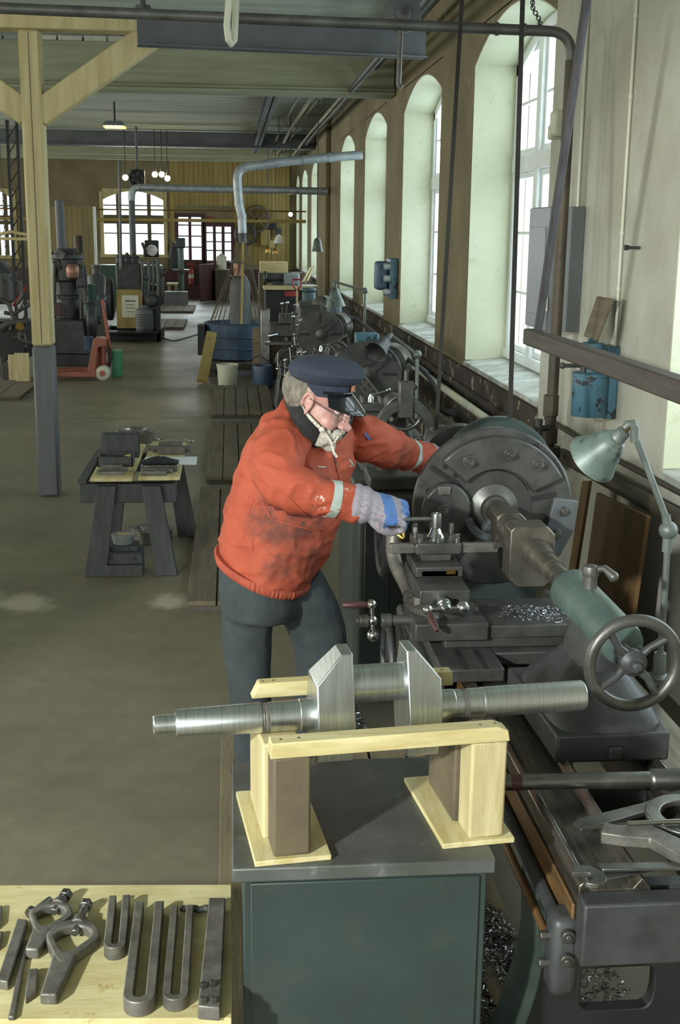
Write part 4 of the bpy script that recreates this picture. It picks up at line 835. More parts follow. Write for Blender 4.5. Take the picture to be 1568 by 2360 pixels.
def bbox_(name, lo, hi, m, label, cat, bevel=.003): return tag(MB().box(lo, hi).build(name, m, None, bevel), label, cat)
t = thing('steel_channel', 'dark steel channel block standing at the back of the sawhorse bench', 'block', (-.77, 8.4, BT))
MB().box((-.90, 8.30, BT), (-.645, 8.32, BT+.16)).box((-.90, 8.42, BT), (-.645, 8.44, BT+.16)).box((-.90, 8.32, BT), (-.645, 8.42, BT+.02)).build('channel', 'bench_wood', t, .003)
t = thing('tool_tray', 'open dark metal tray of small tools on the sawhorse bench', 'tray', (-.77, 8.05, BT))
MB().box((-.895, 7.98, BT), (-.66, 7.99, BT+.065)).box((-.895, 8.15, BT), (-.66, 8.16, BT+.065)).box((-.895, 7.98, BT), (-.885, 8.16, BT+.065)).box((-.67, 7.98, BT), (-.66, 8.16, BT+.065)).box((-.895, 7.98, BT), (-.66, 8.16, BT+.008)).build('tray', 'bench_wood', t, .002)
tag(MB().cyl((-.87, 8.04, BT+.05), (-.78, 8.06, BT+.055), .011).cyl((-.78, 8.06, BT+.055), (-.70, 8.07, BT+.05), .004).build('screwdriver', 'rubber'), 'screwdriver with black handle in the metal tray', 'screwdriver')
tag(MB().cyl((-.72, 8.10, BT+.045), (-.68, 8.10, BT+.05), .012).build('file_grip', 'yellow_note', None, .003), 'small yellow handle at the right end of the metal tray', 'handle')
for i, (x0, x1, y, h_) in enumerate(((-.86, -.69, 7.70, .022), (-.88, -.70, 7.76, .018), (-.87, -.68, 7.82, .02), (-.86, -.72, 7.88, .03))):
    bbox_('key_steel', (x0, y, BT), (x1, y+.03, BT+h_), 'tool_iron', ['front one', 'second', 'third', 'rearmost'][i]+' of four short steel bars on the left bench board', 'bar')
for i, (x0, x1, y, h_) in enumerate(((-.585, -.42, 7.68, .03), (-.59, -.38, 7.74, .035), (-.57, -.36, 7.80, .045), (-.60, -.37, 7.86, .055))):
    bbox_('parallel_bar', (x0, y, BT), (x1, y+.035, BT+h_), 'tool_iron', ['lowest and foremost', 'second lowest', 'second highest', 'highest, rearmost'][i]+' of the steel bars under the dark rag', 'bar', .006)
P0 = []; 
mb = MB(); nn = 16
rg = [[V((-.60+.25*i/nn, 7.78+.14*j/6, BT+.058+.035*math.sin(PI*i/nn)*math.sin(PI*j/6)+.012*mnoise.noise(V((i*.7, j*.9, 0))))) for j in range(7)] for i in range(nn+1)]
vs = [p for r in rg for p in r]+[p-V((0, 0, .006)) for r in rg for p in r]; K = (nn+1)*7
fs = [(i*7+j, i*7+j+1, i*7+8+j, i*7+7+j) for i in range(nn) for j in range(6)]; fs += [tuple(K+q for q in reversed(f)) for f in fs]
tag(mb.add(vs, fs).build('work_rag', 'rubber'), 'crumpled dark rag on the bars on the bench', 'rag')
bbox_('paper_sheet', (-.60, 8.02, BT+.001), (-.24, 8.30, BT+.007), 'paper', 'white paper sheet hanging over the bench edge', 'paper', .001)
for i, (x0, x1, y, h_) in enumerate(((-.52, -.33, 8.42, .045), (-.56, -.30, 8.50, .03), (-.60, -.30, 8.58, .03), (-.53, -.36, 8.66, .05))):
    bbox_('steel_bar', (x0, y, BT), (x1, y+.04, BT+h_), 'tool_iron', ['front', 'second', 'third', 'rear'][i]+' steel bar behind the white paper on the bench', 'bar')
def bowlblock(c, sx, sy, h_, label, rz=0):
    t = thing('die_block', label, 'block', c); n = 32; out = []; inn = []
    for k in range(n):
        a = 2*PI*k/n; ca, s_ = math.cos(a), math.sin(a); pw = 2/6
        out.append((sx/2*math.copysign(abs(ca)**pw, ca), sy/2*math.copysign(abs(s_)**pw, s_))); inn.append((sx*.34*ca, sy*.34*s_))
    c = V(c); MB().ring_plate(out, inn, c, X_, Y_, Z_, h_).build('block', 'tool_iron', t, .006)
    MB().lathe(c+V((0, 0, h_*.3)), Z_, [(0, .02), (.001, sy*.22), (h_*.3, sy*.30), (h_*.62, sy*.345), (h_*.62, sy*.33), (h_*.3, sy*.27), (.004, .02)], 28).build('bowl', 'steel_worn', t)
    for s in (-1, 1): MB().cyl(c+V((s*sx*.40, -sy*.3, h_)), c+V((s*sx*.40, -sy*.3, h_+.001)), .012, n=12).build('bolt_hole', 'black', t)
    t.rotation_euler.z = rz
bowlblock((-.72, 9.0, BT), .27, .25, .095, 'grey die block with a round hollow at the far end of the bench')
bowlblock((-.60, 8.55, 0), .27, .27, .095, 'dark die block with a round hollow on the floor under the bench', .5)
t = thing('ring_spanner', 'long chrome ring spanner at the back right of the bench', 'spanner', (-.43, 8.95, BT))
MB().torus((-.56, 9.0, BT+.012), Z_, .018, .007, 20, 8).torus((-.30, 8.9, BT+.012), Z_, .018, .007, 20, 8).cyl((-.54, 8.995, BT+.012), (-.32, 8.905, BT+.012), .007).build('spanner', 'chrome', t)
t = thing('steel_block', 'lower of two dark steel blocks stacked under the bench', 'block', (-.70, 7.7, 0)); MB().box((-.835, 7.60, 0), (-.585, 7.78, .075)).build('block', 'bench_wood', t, .004)
t = thing('steel_block', 'upper of two dark steel blocks under the bench, with bolt holes', 'block', (-.70, 7.72, .075)); o = MB().box((-.83, 7.63, .075), (-.588, 7.82, .142)).build('block', 'bench_wood', t, .004)
for x in (-.785, -.635): MB().cyl((x, 7.631, .115), (x, 7.6285, .115), .010, n=14).build('bolt_hole', 'black', t)
bbox_('steel_plate', (-.81, 7.70, .142), (-.62, 7.86, .175), 'bench_wood', 'small dark plate on the stacked steel blocks', 'plate')
t = thing('plastic_tub', 'clear plastic tub with a yellow note on its lid', 'tub', (-.72, 7.78, .176))
MB().lathe((-.72, 7.78, .176), Z_, [(0, .06), (.004, .065), (.05, .074), (.052, .08), (.062, .081), (.066, .076)], 32).build('tub', 'clear_plastic', t)
MB().box((-.755, 7.75, .243), (-.68, 7.80, .2445)).build('note', 'yellow_note', t)
# ================================================================== the man
from mathutils.bvhtree import BVHTree
man = thing('person', 'man in orange work jacket, grey trousers and navy peaked cap leaning over the lathe', 'person', (.12, 4.45, .1))
def finish(o, voxel, smooth=4, fn=None, sub=False):
    """fuse the overlapping lofts of one mesh into a continuous surface"""
    r = o.modifiers.new('r', 'REMESH'); r.mode = 'VOXEL'; r.voxel_size = voxel
    s = o.modifiers.new('s', 'SMOOTH'); s.factor = .5; s.iterations = smooth
    bpy.context.view_layer.update(); dg = bpy.context.evaluated_depsgraph_get()
    me = bpy.data.meshes.new_from_object(o.evaluated_get(dg)); o.modifiers.clear(); old = o.data; o.data = me; bpy.data.meshes.remove(old)
    if fn:
        nr = [v.normal.copy() for v in me.vertices]; off = man.location
        for v, n_ in zip(me.vertices, nr): v.co += n_*fn(v.co+off, n_)
    me.shade_smooth(); return o
def ell(C, a, b, hl, hd, n=28, pw=2.3):
    out = []
    for i in range(n):
        t = 2*PI*i/n; c, s = math.cos(t), math.sin(t)
        out.append(C+a*hl*math.copysign(abs(c)**(2/pw), c)+b*hd*math.copysign(abs(s)**(2/pw), s))
    return out
def ring(u, v, Y, hl, hd, yaw, lean):
    C = at(u, v, Y=Y); y = math.radians(yaw); le = math.radians(lean)
    a = V((math.sin(y), math.cos(y), 0)); f = V((math.cos(y)*math.cos(le), -math.sin(y)*math.cos(le), -math.sin(le)))
    return ell(C, a, f, hl, hd)
def limb(mb, pts, n=18):
    pts = [(at(u, v, Y=Y), r) for u, v, Y, r in pts]
    P_, r_ = [p for p, _ in pts], [r for _, r in pts]; fp, fr = [], []
    for i in range(len(P_)-1):          # smooth resampling
        a = P_[max(i-1, 0)]; b, c = P_[i], P_[i+1]; d = P_[min(i+2, len(P_)-1)]
        for k in range(5):
            t = k/5; fp.append(.5*((2*b)+(c-a)*t+(2*a-5*b+4*c-d)*t*t+(-a+3*b-3*c+d)*t**3)); fr.append(r_[i]+(r_[i+1]-r_[i])*t)
    fp.append(P_[-1]); fr.append(r_[-1]); mb.tube(fp, fr, n); return fp, fr
# ---- torso rings shared by body and jacket
TR_ = [(612, 1306, 4.46, .205, .175, 25, 23), (628, 1268, 4.46, .213, .195, 26, 23), (650, 1190, 4.47, .228, .208, 30, 23), (673, 1110, 4.48, .228, .205, 33, 23), (700, 1040, 4.49, .228, .185, 36, 24), (716, 985, 4.50, .212, .150, 38, 25), (709, 950, 4.51, .15, .095, 38, 24), (700, 927, 4.51, .085, .066, 38, 22)]
NA_ = [(684, 985, 4.41, .075), (654, 1020, 4.31, .096), (637, 1064, 4.21, .093), (648, 1110, 4.15, .085), (695, 1132, 4.13, .078), (745, 1146, 4.13, .070), (795, 1157, 4.14, .063), (826, 1163, 4.145, .057)]
FA_ = [(800, 985, 4.62, .085), (846, 1012, 4.70, .090), (885, 1028, 4.80, .083), (920, 1040, 4.90, .075), (955, 1050, 5.0, .066), (990, 1055, 5.10, .058)]
RL_ = [(585, 1335, 4.42, .125), (572, 1420, 4.41, .108), (572, 1530, 4.41, .092), (578, 1640, 4.42, .080), (585, 1740, 4.43, .074), (588, 1783, 4.43, .072)]
LL_ = [(675, 1345, 4.50, .125), (720, 1420, 4.52, .116), (738, 1500, 4.52, .104), (728, 1580, 4.55, .084), (712, 1680, 4.60, .076), (708, 1745, 4.63, .072)]
# ---- head: local frame
HC = at(733, 920, Y=4.35); yw, pt = math.radians(22), math.radians(21)
hf = V((math.cos(pt)*math.cos(yw), -math.cos(pt)*math.sin(yw), -math.sin(pt))); hu = V((math.sin(pt)*math.cos(yw), -math.sin(pt)*math.sin(yw), math.cos(pt))); hr = hf.cross(hu)
HS = 1.18
def H(f, r, u): return HC+(hf*f+hr*r+hu*u)*HS
def hell(mb, c, rad, n=20, m=14):
    """ellipsoid in head space"""
    k = len(mb.v); mb.sph((0, 0, 0), 1, n, m)
    for i in range(k, len(mb.v)): p = mb.v[i]; mb.v[i] = H(c[0]+p.x*rad[0], c[1]+p.y*rad[1], c[2]+p.z*rad[2])
bd = MB()
for c, rad in (((-.012, 0, .035), (.098, .076, .088)), ((.025, 0, -.03), (.072, .066, .085)), ((.045, 0, -.085), (.045, .045, .036)), ((.062, .036, -.045), (.030, .028, .034)), ((.062, -.036, -.045), (.030, .028, .034)),
               ((.082, 0, .018), (.018, .05, .014)), ((.104, 0, -.022), (.014, .012, .032)), ((.117, 0, -.044), (.017, .015, .014)), ((.106, .016, -.046), (.013, .010, .010)), ((.106, -.016, -.046), (.013, .010, .010)),
               ((.088, 0, -.078), (.014, .028, .008)), ((.086, 0, -.092), (.013, .024, .008))): hell(bd, c, rad)
for s in (1, -1):                               # ears: rim, lobe, tragus
    pts = [H(-.008+.016*math.cos(a), s*(.077+.006*math.sin(a/2)), -.002+.028*math.sin(a)) for a in [math.radians(d) for d in range(-70, 236, 18)]]
    bd.tube(pts, .0056, 8); hell(bd, (-.008, s*.072, -.004), (.011, .005, .022), 12, 8); hell(bd, (-.001, s*.08, -.032), (.008, .007, .010), 10, 8)
nk = at(706, 950, Y=4.50)
bd.tube([H(-.02, 0, -.03), H(-.035, 0, -.09), nk, at(705, 1000, Y=4.5)], [.052, .054, .06, .075], 20)
bd.loft([ring(u, v, Y, hl*.86, hd*.86, yw_, le) for u, v, Y, hl, hd, yw_, le in TR_[:-1]])
for P__ in (NA_, FA_): limb(bd, [(u, v, Y, r*.62) for u, v, Y, r in P__])
for P__ in (RL_, LL_): limb(bd, [(u, v, Y, r*.72) for u, v, Y, r in P__])
body = finish(bd.build('body', 'skin', man), .0058, 3)
# eyes and mouth
for s in (1, -1):
    m = MB(); hell(m, (.078, s*.030, .0), (.013, .014, .012), 14, 10); m.build('eye', 'frame_white', body)
    m = MB(); hell(m, (.080, s*.030, .004), (.0135, .0165, .0105), 14, 10); m.build('eyelid', 'skin', body)
m = MB(); hell(m, (.0985, 0, -.0855), (.004, .022, .003), 14, 8); m.build('mouth', 'red_dark', body)
# ---- hair, beard
m = MB(); hell(m, (-.034, 0, .02), (.090, .0785, .085)); hell(m, (-.052, 0, -.01), (.060, .066, .048))
hh = finish(m.build('hair', 'hair_grey', man), .007, 2, lambda p, n_: .004*mnoise.noise(p*90))
m = MB()
for c, rad in (((.068, 0, -.108), (.036, .036, .026)), ((.088, 0, -.122), (.02, .022, .018)), ((.052, .034, -.105), (.034, .016, .026)), ((.052, -.034, -.105), (.034, .016, .026)), ((.10, .02, -.068), (.015, .025, .013)), ((.10, -.02, -.068), (.015, .025, .013)), ((.075, .05, -.085), (.02, .012, .03)), ((.075, -.05, -.085), (.02, .012, .03)), ((.095, .038, -.088), (.012, .012, .02)), ((.095, -.038, -.088), (.012, .012, .02))): hell(m, c, rad, 14, 10)
finish(m.build('beard', 'beard', man), .0044, 2, lambda p, n_: .0018*mnoise.noise(p*170))
# ---- spectacles
gl = MB()
for s in (1, -1):
    gl.tube([H(-.005, s*.080, .012), H(.04, s*.081, .004), H(.098, s*.068, -.006)], .0017, 6)
    gl.tube([H(.102-.010*math.cos(a)**2*s*s, s*(.034+.026*math.cos(a)), -.008+.018*math.sin(a)) for a in [2*PI*k/20 for k in range(20)]], .0014, 6, True)
gl.tube([H(.106, .010, -.004), H(.110, 0, -.001), H(.106, -.010, -.004)], .0014, 6)
go = gl.build('spectacles', 'steel_worn', man)
for s in (1, -1): MB().prism([(.024*math.cos(2*PI*k/18), .017*math.sin(2*PI*k/18)) for k in range(18)], H(.100, s*.034, -.008), hr, hu, hf, .001).build('lens', 'glass', go)
# ---- cap
CT_ = -.27
tl_ = lambda f, r, u: H(f*math.cos(CT_)+u*math.sin(CT_)+.022, r, u*math.cos(CT_)-f*math.sin(CT_)-.004)
def crng(u, rf, rr_, cf=-.005, n=36): rf, rr_ = rf*.85, rr_*.87; return [tl_(cf+rf*math.cos(2*PI*k/n), rr_*math.sin(2*PI*k/n), u) for k in range(n)]
cb = MB().loft([crng(.030, .100, .084), crng(.038, .106, .089), crng(.070, .107, .090), crng(.072, .10, .085)]).build('cap_band', 'navy_wool', man)
cr_ = MB().loft([crng(.064, .102, .086), crng(.068, .112, .096), crng(.080, .134, .118, -.002), crng(.098, .142, .127, .0), crng(.116, .136, .122, .0), crng(.132, .112, .10, -.004), crng(.141, .075, .066, -.008), crng(.144, .03, .026, -.01), crng(.1445, .004, .004, -.01)]).build('cap_crown', 'navy_wool', man)
for v in cr_.data.vertices:
    p = v.co+man.location; v.co += (p-HC).normalized()*(.008*mnoise.noise(p*14)+.003*mnoise.noise(p*34))
cr_.data.shade_smooth()
vz = MB(); top = []; bot = []
for j in range(6):
    for k in range(21):
        a = math.radians(-66+132*k/20); e = j/5; wdt = .058*math.cos(a*.9)**.7*e; rf, rr2 = (.104+wdt)*.87, (.088+wdt*.75)*.89
        top.append(tl_(-.005+rf*math.cos(a), rr2*math.sin(a), .040-.046*e*math.cos(a)-.012*e*e))
vs = top+[p-hu*.004 for p in top]; K = len(top); fs = [(j*21+k, j*21+k+1, j*21+22+k, j*21+21+k) for j in range(5) for k in range(20)]; fs += [tuple(K+i for i in reversed(f)) for f in fs]
ed = [k for k in range(21)]+[j*21+20 for j in range(1, 6)]+[5*21+k for k in range(19, -1, -1)]+[j*21 for j in range(4, 0, -1)]
fs += [(ed[i], ed[(i+1) % len(ed)], K+ed[(i+1) % len(ed)], K+ed[i]) for i in range(len(ed))]
vo = vz.add(vs, fs).build('cap_peak', 'patent', man, smooth=60)
MB().tube([top[5*21+k] for k in range(21)], .0026, 6).build('peak_edge', 'patent', vo)
MB().tube([tl_(-.005+.096*math.cos(a), .083*math.sin(a), .046) for a in [math.radians(-75+150*k/20) for k in range(21)]], .0045, 8).build('chin_strap', 'patent', man)
bp = [tl_(-.005+.094*math.cos(a), .081*math.sin(a), z) for z in (.050, .078) for a in [math.radians(d) for d in (-13, -6, 0, 6, 13)]]
vs = bp+[p+hf*.004 for p in bp]; MB().add(vs, [(0, 1, 6, 5), (1, 2, 7, 6), (2, 3, 8, 7), (3, 4, 9, 8), (15, 16, 11, 10), (16, 17, 12, 11), (17, 18, 13, 12), (18, 19, 14, 13), (0, 10, 11, 1), (1, 11, 12, 2), (2, 12, 13, 3), (3, 13, 14, 4), (5, 6, 16, 15), (6, 7, 17, 16), (7, 8, 18, 17), (8, 9, 19, 18), (0, 5, 15, 10), (4, 14, 19, 9)]).build('cap_badge', 'leather_badge', man, .002)
# ---- jacket
jk = MB(); jk.loft([ring(*r) for r in TR_]); nf, _ = limb(jk, NA_); ff, _ = limb(jk, FA_)
elb = at(650, 1110, Y=4.15)
def fold(p, n_):
    q = V((p.x*1.0, p.y*.8, p.z*1.0))
    w1 = mnoise.noise(V((q.x*5-q.z*4, q.y*6, q.z*13+q.x*5))); w2 = 1-abs(mnoise.noise(V((q.x*11+q.z*9, q.y*10, q.z*20-q.x*8))))
    w3 = 1-abs(mnoise.noise(V((q.x*7-q.z*13+q.y*4, q.y*8, q.z*9+q.x*9))))
    return .014*w1+.006*(w2-.75)+.009*(w3**4-.3)+.0012*mnoise.noise(p*40)
def jacketmat():
    k = NT('jacket_soiled'); o_ = man.location; f = k.noise(7, 5); c = k.ramp(f, [(.3, hx('#ac543c')), (.7, hx('#9a4632'))])
    dirt = k.ramp(k.noise(11, 5, .65), [(.38, 0), (.60, 1)])
    for (u, v, Y, r, amt) in ((650, 1175, 4.24, .12, .8), (720, 1215, 4.25, .11, .75), (600, 1210, 4.26, .08, .6), (640, 1290, 4.26, .10, .55), (720, 1310, 4.28, .12, .55), (905, 1060, 4.8, .10, .5), (750, 1100, 4.3, .07, .4)):
        ds = k.n.new('ShaderNodeVectorMath'); ds.operation = 'DISTANCE'; k.t.links.new(k.mapped((1, 1, 1)), ds.inputs[0]); ds.inputs[1].default_value = at(u, v, Y=Y)-o_
        msk = k.ramp(ds.outputs['Value'], [(r*.5, amt), (r*1.25, 0)]); mm = k.mix(1.0, msk, dirt, 'MULTIPLY'); c = k.mix(mm, c, hx('#4a3a34'))
    for (u, v, Y, r) in ((735, 1140, 4.07, .06), (805, 1150, 4.09, .05), (520, 1195, 4.4, .03)):
        ds = k.n.new('ShaderNodeVectorMath'); ds.operation = 'DISTANCE'; k.t.links.new(k.mapped((1, 1, 1)), ds.inputs[0]); ds.inputs[1].default_value = at(u, v, Y=Y)-o_
        msk = k.ramp(ds.outputs['Value'], [(r*.4, 1), (r*1.2, 0)]); mm = k.mix(1.0, msk, k.ramp(k.noise(34, 4, .7), [(.58, 0), (.66, 1)]), 'MULTIPLY'); c = k.mix(mm, c, hx('#c9bfb2'))
    k.col(c); k.set(.75, 0, .25); k.bump(k.noise(60, 4, .6), .12, .003); MATS['jacket_soiled'] = k.m
jacketmat()
jo = finish(jk.build('jacket', 'jacket_soiled', man), .0075, 5, fold)
bvh = BVHTree.FromPolygons([v.co+man.location for v in jo.data.vertices], [tuple(p.vertices) for p in jo.data.polygons])
def onj(u, v, lift=.003, tree=None):
    c = V((0, 0, CAMH)); d = (RW @ V(((u-CXP)/FPX, (v-CYP)/FPX, 1))).normalized(); h_ = (tree or bvh).ray_cast(c, d)
    if h_[0] is None: return None
    return h_[0]+h_[1]*lift
def seam(name, pts, r, m, lift=.0, n=6, parent=None):
    P_ = []
    for (u0, v0), (u1, v1) in zip(pts, pts[1:]):
        for k in range(6):
            q = onj(u0+(u1-u0)*k/6, v0+(v1-v0)*k/6, lift)
            if q is not None and (not P_ or (q-P_[-1]).length < .06): P_.append(q)
    return MB().tube(P_, r, n).build(name, m, parent or jo) if len(P_) > 2 else None
def patch(name, quad, m, nu=10, nv=4, lift=.004, th=.004):
    """cloth patch laid on the jacket: quad corners TL TR BR BL"""
    g = []; (a, b, c, d) = [V((*q, 0)) for q in quad]
    for j in range(nv+1):
        for i in range(nu+1):
            q = a.lerp(b, i/nu).lerp(d.lerp(c, i/nu), j/nv); h_ = onj(q.x, q.y, lift)
            if h_ is None: return None
            g.append(h_)
    cn = sum(g, V((0, 0, 0)))/len(g); nn = (V((0, 0, CAMH))-cn).normalized(); W1 = nu+1
    vs = g+[p-nn*th*2 for p in g]; K = len(g); fs = [(j*W1+i, j*W1+i+1, j*W1+W1+1+i, j*W1+W1+i) for j in range(nv) for i in range(nu)]; fs += [tuple(K+i for i in reversed(f)) for f in fs]
    ed = list(range(W1))+[j*W1+nu for j in range(1, nv+1)]+[nv*W1+i for i in range(nu-1, -1, -1)]+[j*W1 for j in range(nv-1, 0, -1)]
    fs += [(ed[i], ed[(i+1) % len(ed)], K+ed[(i+1) % len(ed)], K+ed[i]) for i in range(len(ed))]
    return MB().add(vs, fs).build(name, m, jo, smooth=60)
patch('pocket_flap', [(612, 1150), (660, 1140), (748, 1222), (628, 1198)], 'jacket_soiled', 12, 6)
seam('pocket_edge', [(600, 1145), (626, 1198), (680, 1212), (745, 1226)], .0035, 'jacket_rib')
seam('pocket_seam', [(585, 1150), (566, 1200), (560, 1250)], .0022, 'jacket_rib'); seam('pocket_seam', [(620, 1205), (582, 1240), (583, 1285)], .0025, 'jacket_rib')
seam('front_placket', [(776, 1075), (786, 1130), (782, 1200), (766, 1270), (735, 1345)], .005, 'jacket_rib')
seam('zip', [(762, 1028), (772, 1060), (782, 1100)], .0035, 'steel_worn'); seam('chest_pocket_edge', [(732, 1076), (755, 1077)], .003, 'reflective'); seam('chest_pocket_edge', [(806, 1060), (816, 1073), (808, 1074)], .003, 'reflective')
patch('blue_tab', [(838, 998), (844, 997), (856, 1012), (850, 1014)], 'glove_blue', 3, 2, .005)
m = MB().cyl(onj(698, 1205, .002), onj(698, 1205, .005), .006, n=12); m.build('snap_button', 'steel_worn', jo)
# waistband with elastic ribs
wb = MB(); R0, R1 = ring(610, 1318, 4.46, .207, .180, 25, 23), ring(613, 1296, 4.46, .218, .190, 25, 23); n = len(R0)
fine = 140
def rp(R_, t, k): i = int(t*n) % n; f = t*n-int(t*n); p = R_[i].lerp(R_[(i+1) % n], f); c = sum(R_, V((0, 0, 0)))/n; return c+(p-c)*k
rows = []
for z, k in ((0, 1.0), (.15, 1.03), (.5, 1.045), (.85, 1.03), (1, 1.0)): rows.append([rp(R0, i/fine, 1).lerp(rp(R1, i/fine, 1), z)*1.0+(rp(R0, i/fine, 1)-sum(R0, V((0, 0, 0)))/n)*(k-1+.012*math.sin(i*PI*.9)) for i in range(fine)])
wb.loft(rows).build('waistband', 'jacket_rib', jo)
patch('waist_tab', [(493, 1236), (508, 1230), (512, 1262), (489, 1264)], 'jacket_rib', 4, 4, .008)
# cuffs and reflective bands
def band(path, i, r, wdt, name, m):
    """tape sewn round a sleeve: follows the cloth"""
    a, b = path[i], path[i+1]; d = (b-a).normalized(); x, y, _ = frame(d); n = 36; rows = []
    def ringp(s, lift):
        out = []; last = r
        for k in range(n):
            v = x*math.cos(2*PI*k/n)+y*math.sin(2*PI*k/n); h_ = bvh.ray_cast(a+d*s, v, .12); last = (h_[0]-a-d*s).length if h_[0] is not None else last
            out.append(a+d*s+v*(min(last, r*1.25)+lift))
        return out
    MB().loft([ringp(-wdt/2, -.004), ringp(-wdt/2, .003), ringp(0, .0035), ringp(wdt/2, .003), ringp(wdt/2, -.004)]).build(name, m, jo, smooth=50)
band(nf, 27, .080, .034, 'reflective_band', 'reflective'); band(ff, 18, .082, .032, 'reflective_band', 'reflective')
# collar of black fleece around the neck
cl = MB(); loop = [at(*q[:2], Y=q[2]) for q in ((676, 897, 4.56), (676, 912, 4.46), (684, 938, 4.33), (700, 968, 4.285), (720, 996, 4.285), (742, 1012, 4.33), (765, 1008, 4.41), (786, 994, 4.45), (799, 975, 4.51), (793, 955, 4.58), (770, 930, 4.64), (735, 908, 4.66), (700, 895, 4.63))]
nL = len(loop); fine_ = []
for i in range(nL):
    a, b, c, d = loop[i-1], loop[i], loop[(i+1) % nL], loop[(i+2) % nL]
    for k in range(4): t_ = k/4; fine_.append(.5*((2*b)+(c-a)*t_+(2*a-5*b+4*c-d)*t_*t_+(-a+3*b-3*c+d)*t_**3))
NC = sum(fine_, V((0, 0, 0)))/len(fine_); nz = V((0, 0, 0))
for i in range(len(fine_)): nz += (fine_[i]-NC).cross(fine_[(i+1) % len(fine_)]-NC)
nz.normalize(); nz = nz if nz.z > 0 else -nz
rows = []
for o_, h_ in ((.016, -.035), (.022, -.01), (.012, .024), (.0, .032), (-.012, .024), (-.012, -.01), (-.004, -.035)): rows.append([p+(p-NC).normalized()*o_+nz*h_ for p in fine_])
nn_ = len(fine_); v_ = [p for r in rows for p in r]; m_ = len(rows)
cl.add(v_, [(k*nn_+i, k*nn_+(i+1) % nn_, ((k+1) % m_)*nn_+(i+1) % nn_, ((k+1) % m_)*nn_+i) for k in range(m_) for i in range(nn_)])
cl.build('fleece_collar', 'fleece', jo, smooth=60)
# glasses cord round the neck
cd_ = bez(at(683, 908, Y=4.36), at(690, 935, Y=4.29), at(712, 962, Y=4.255), at(742, 990, Y=4.25), 26)
co = MB().tube(cd_, .0055, 8)
for p in cd_[::1]: co.sph(p, .0072, 8, 6)
co.build('braided_cord', 'cord', man)
e0 = at(765, 1012, Y=4.30); MB().tube([at(742, 990, Y=4.25), at(754, 1004, Y=4.25), at(765, 1022, Y=4.255), at(769, 1042, Y=4.255), at(777, 1054, Y=4.25)], .005, 8).tube([at(806, 966, Y=4.36), at(792, 990, Y=4.30), at(767, 1024, Y=4.255)], .0038, 8).sph(at(742, 990, Y=4.25), .011).build('cord_end', 'cord', man)
# ---- trousers
tr = MB(); tr.loft([ring(600, 1405, 4.46, .185, .15, 20, 8), ring(606, 1370, 4.46, .195, .165, 22, 12), ring(610, 1320, 4.46, .198, .172, 25, 20), ring(618, 1285, 4.46, .19, .165, 25, 22)])
limb(tr, RL_); limb(tr, LL_)
def tfold(p, n_): return .009*mnoise.noise(V((p.x*6, p.y*6, p.z*3.5)))+.006*(1-abs(mnoise.noise(V((p.x*9+p.z*7, p.y*9, p.z*9-p.x*5))))-.7)
to = finish(tr.build('trousers', 'trousers', man), .010, 5, tfold)
# ---- shoes
for u, v, Y in ((588, 1790, 4.43), (708, 1752, 4.63)):
    p = at(u, v, Y=Y); y = math.radians(18); f = V((math.cos(y), -math.sin(y), 0)); s = V((math.sin(y), math.cos(y), 0)); B = V((p.x, p.y, .1))
    def sr(d, hw, h_): return [B+f*d+s*hw*math.cos(2*PI*k/16)+Z_*(h_*.5+.002+h_*.5*math.sin(2*PI*k/16)) for k in range(16)]
    so = MB().loft([sr(-.085, .025, .05), sr(-.07, .038, .09), sr(-.02, .042, .11), sr(.05, .043, .09), (sr(.11, .046, .065)), sr(.16, .042, .05), sr(.185, .022, .035)]).build('shoe', 'shoe', man)
    MB().prism([(-.09, -.03), (-.06, -.042), (.10, -.047), (.165, -.038), (.19, 0), (.165, .038), (.10, .047), (-.06, .042), (-.09, .03)], B, f, s, Z_, .018).build('sole', 'rubber', so)
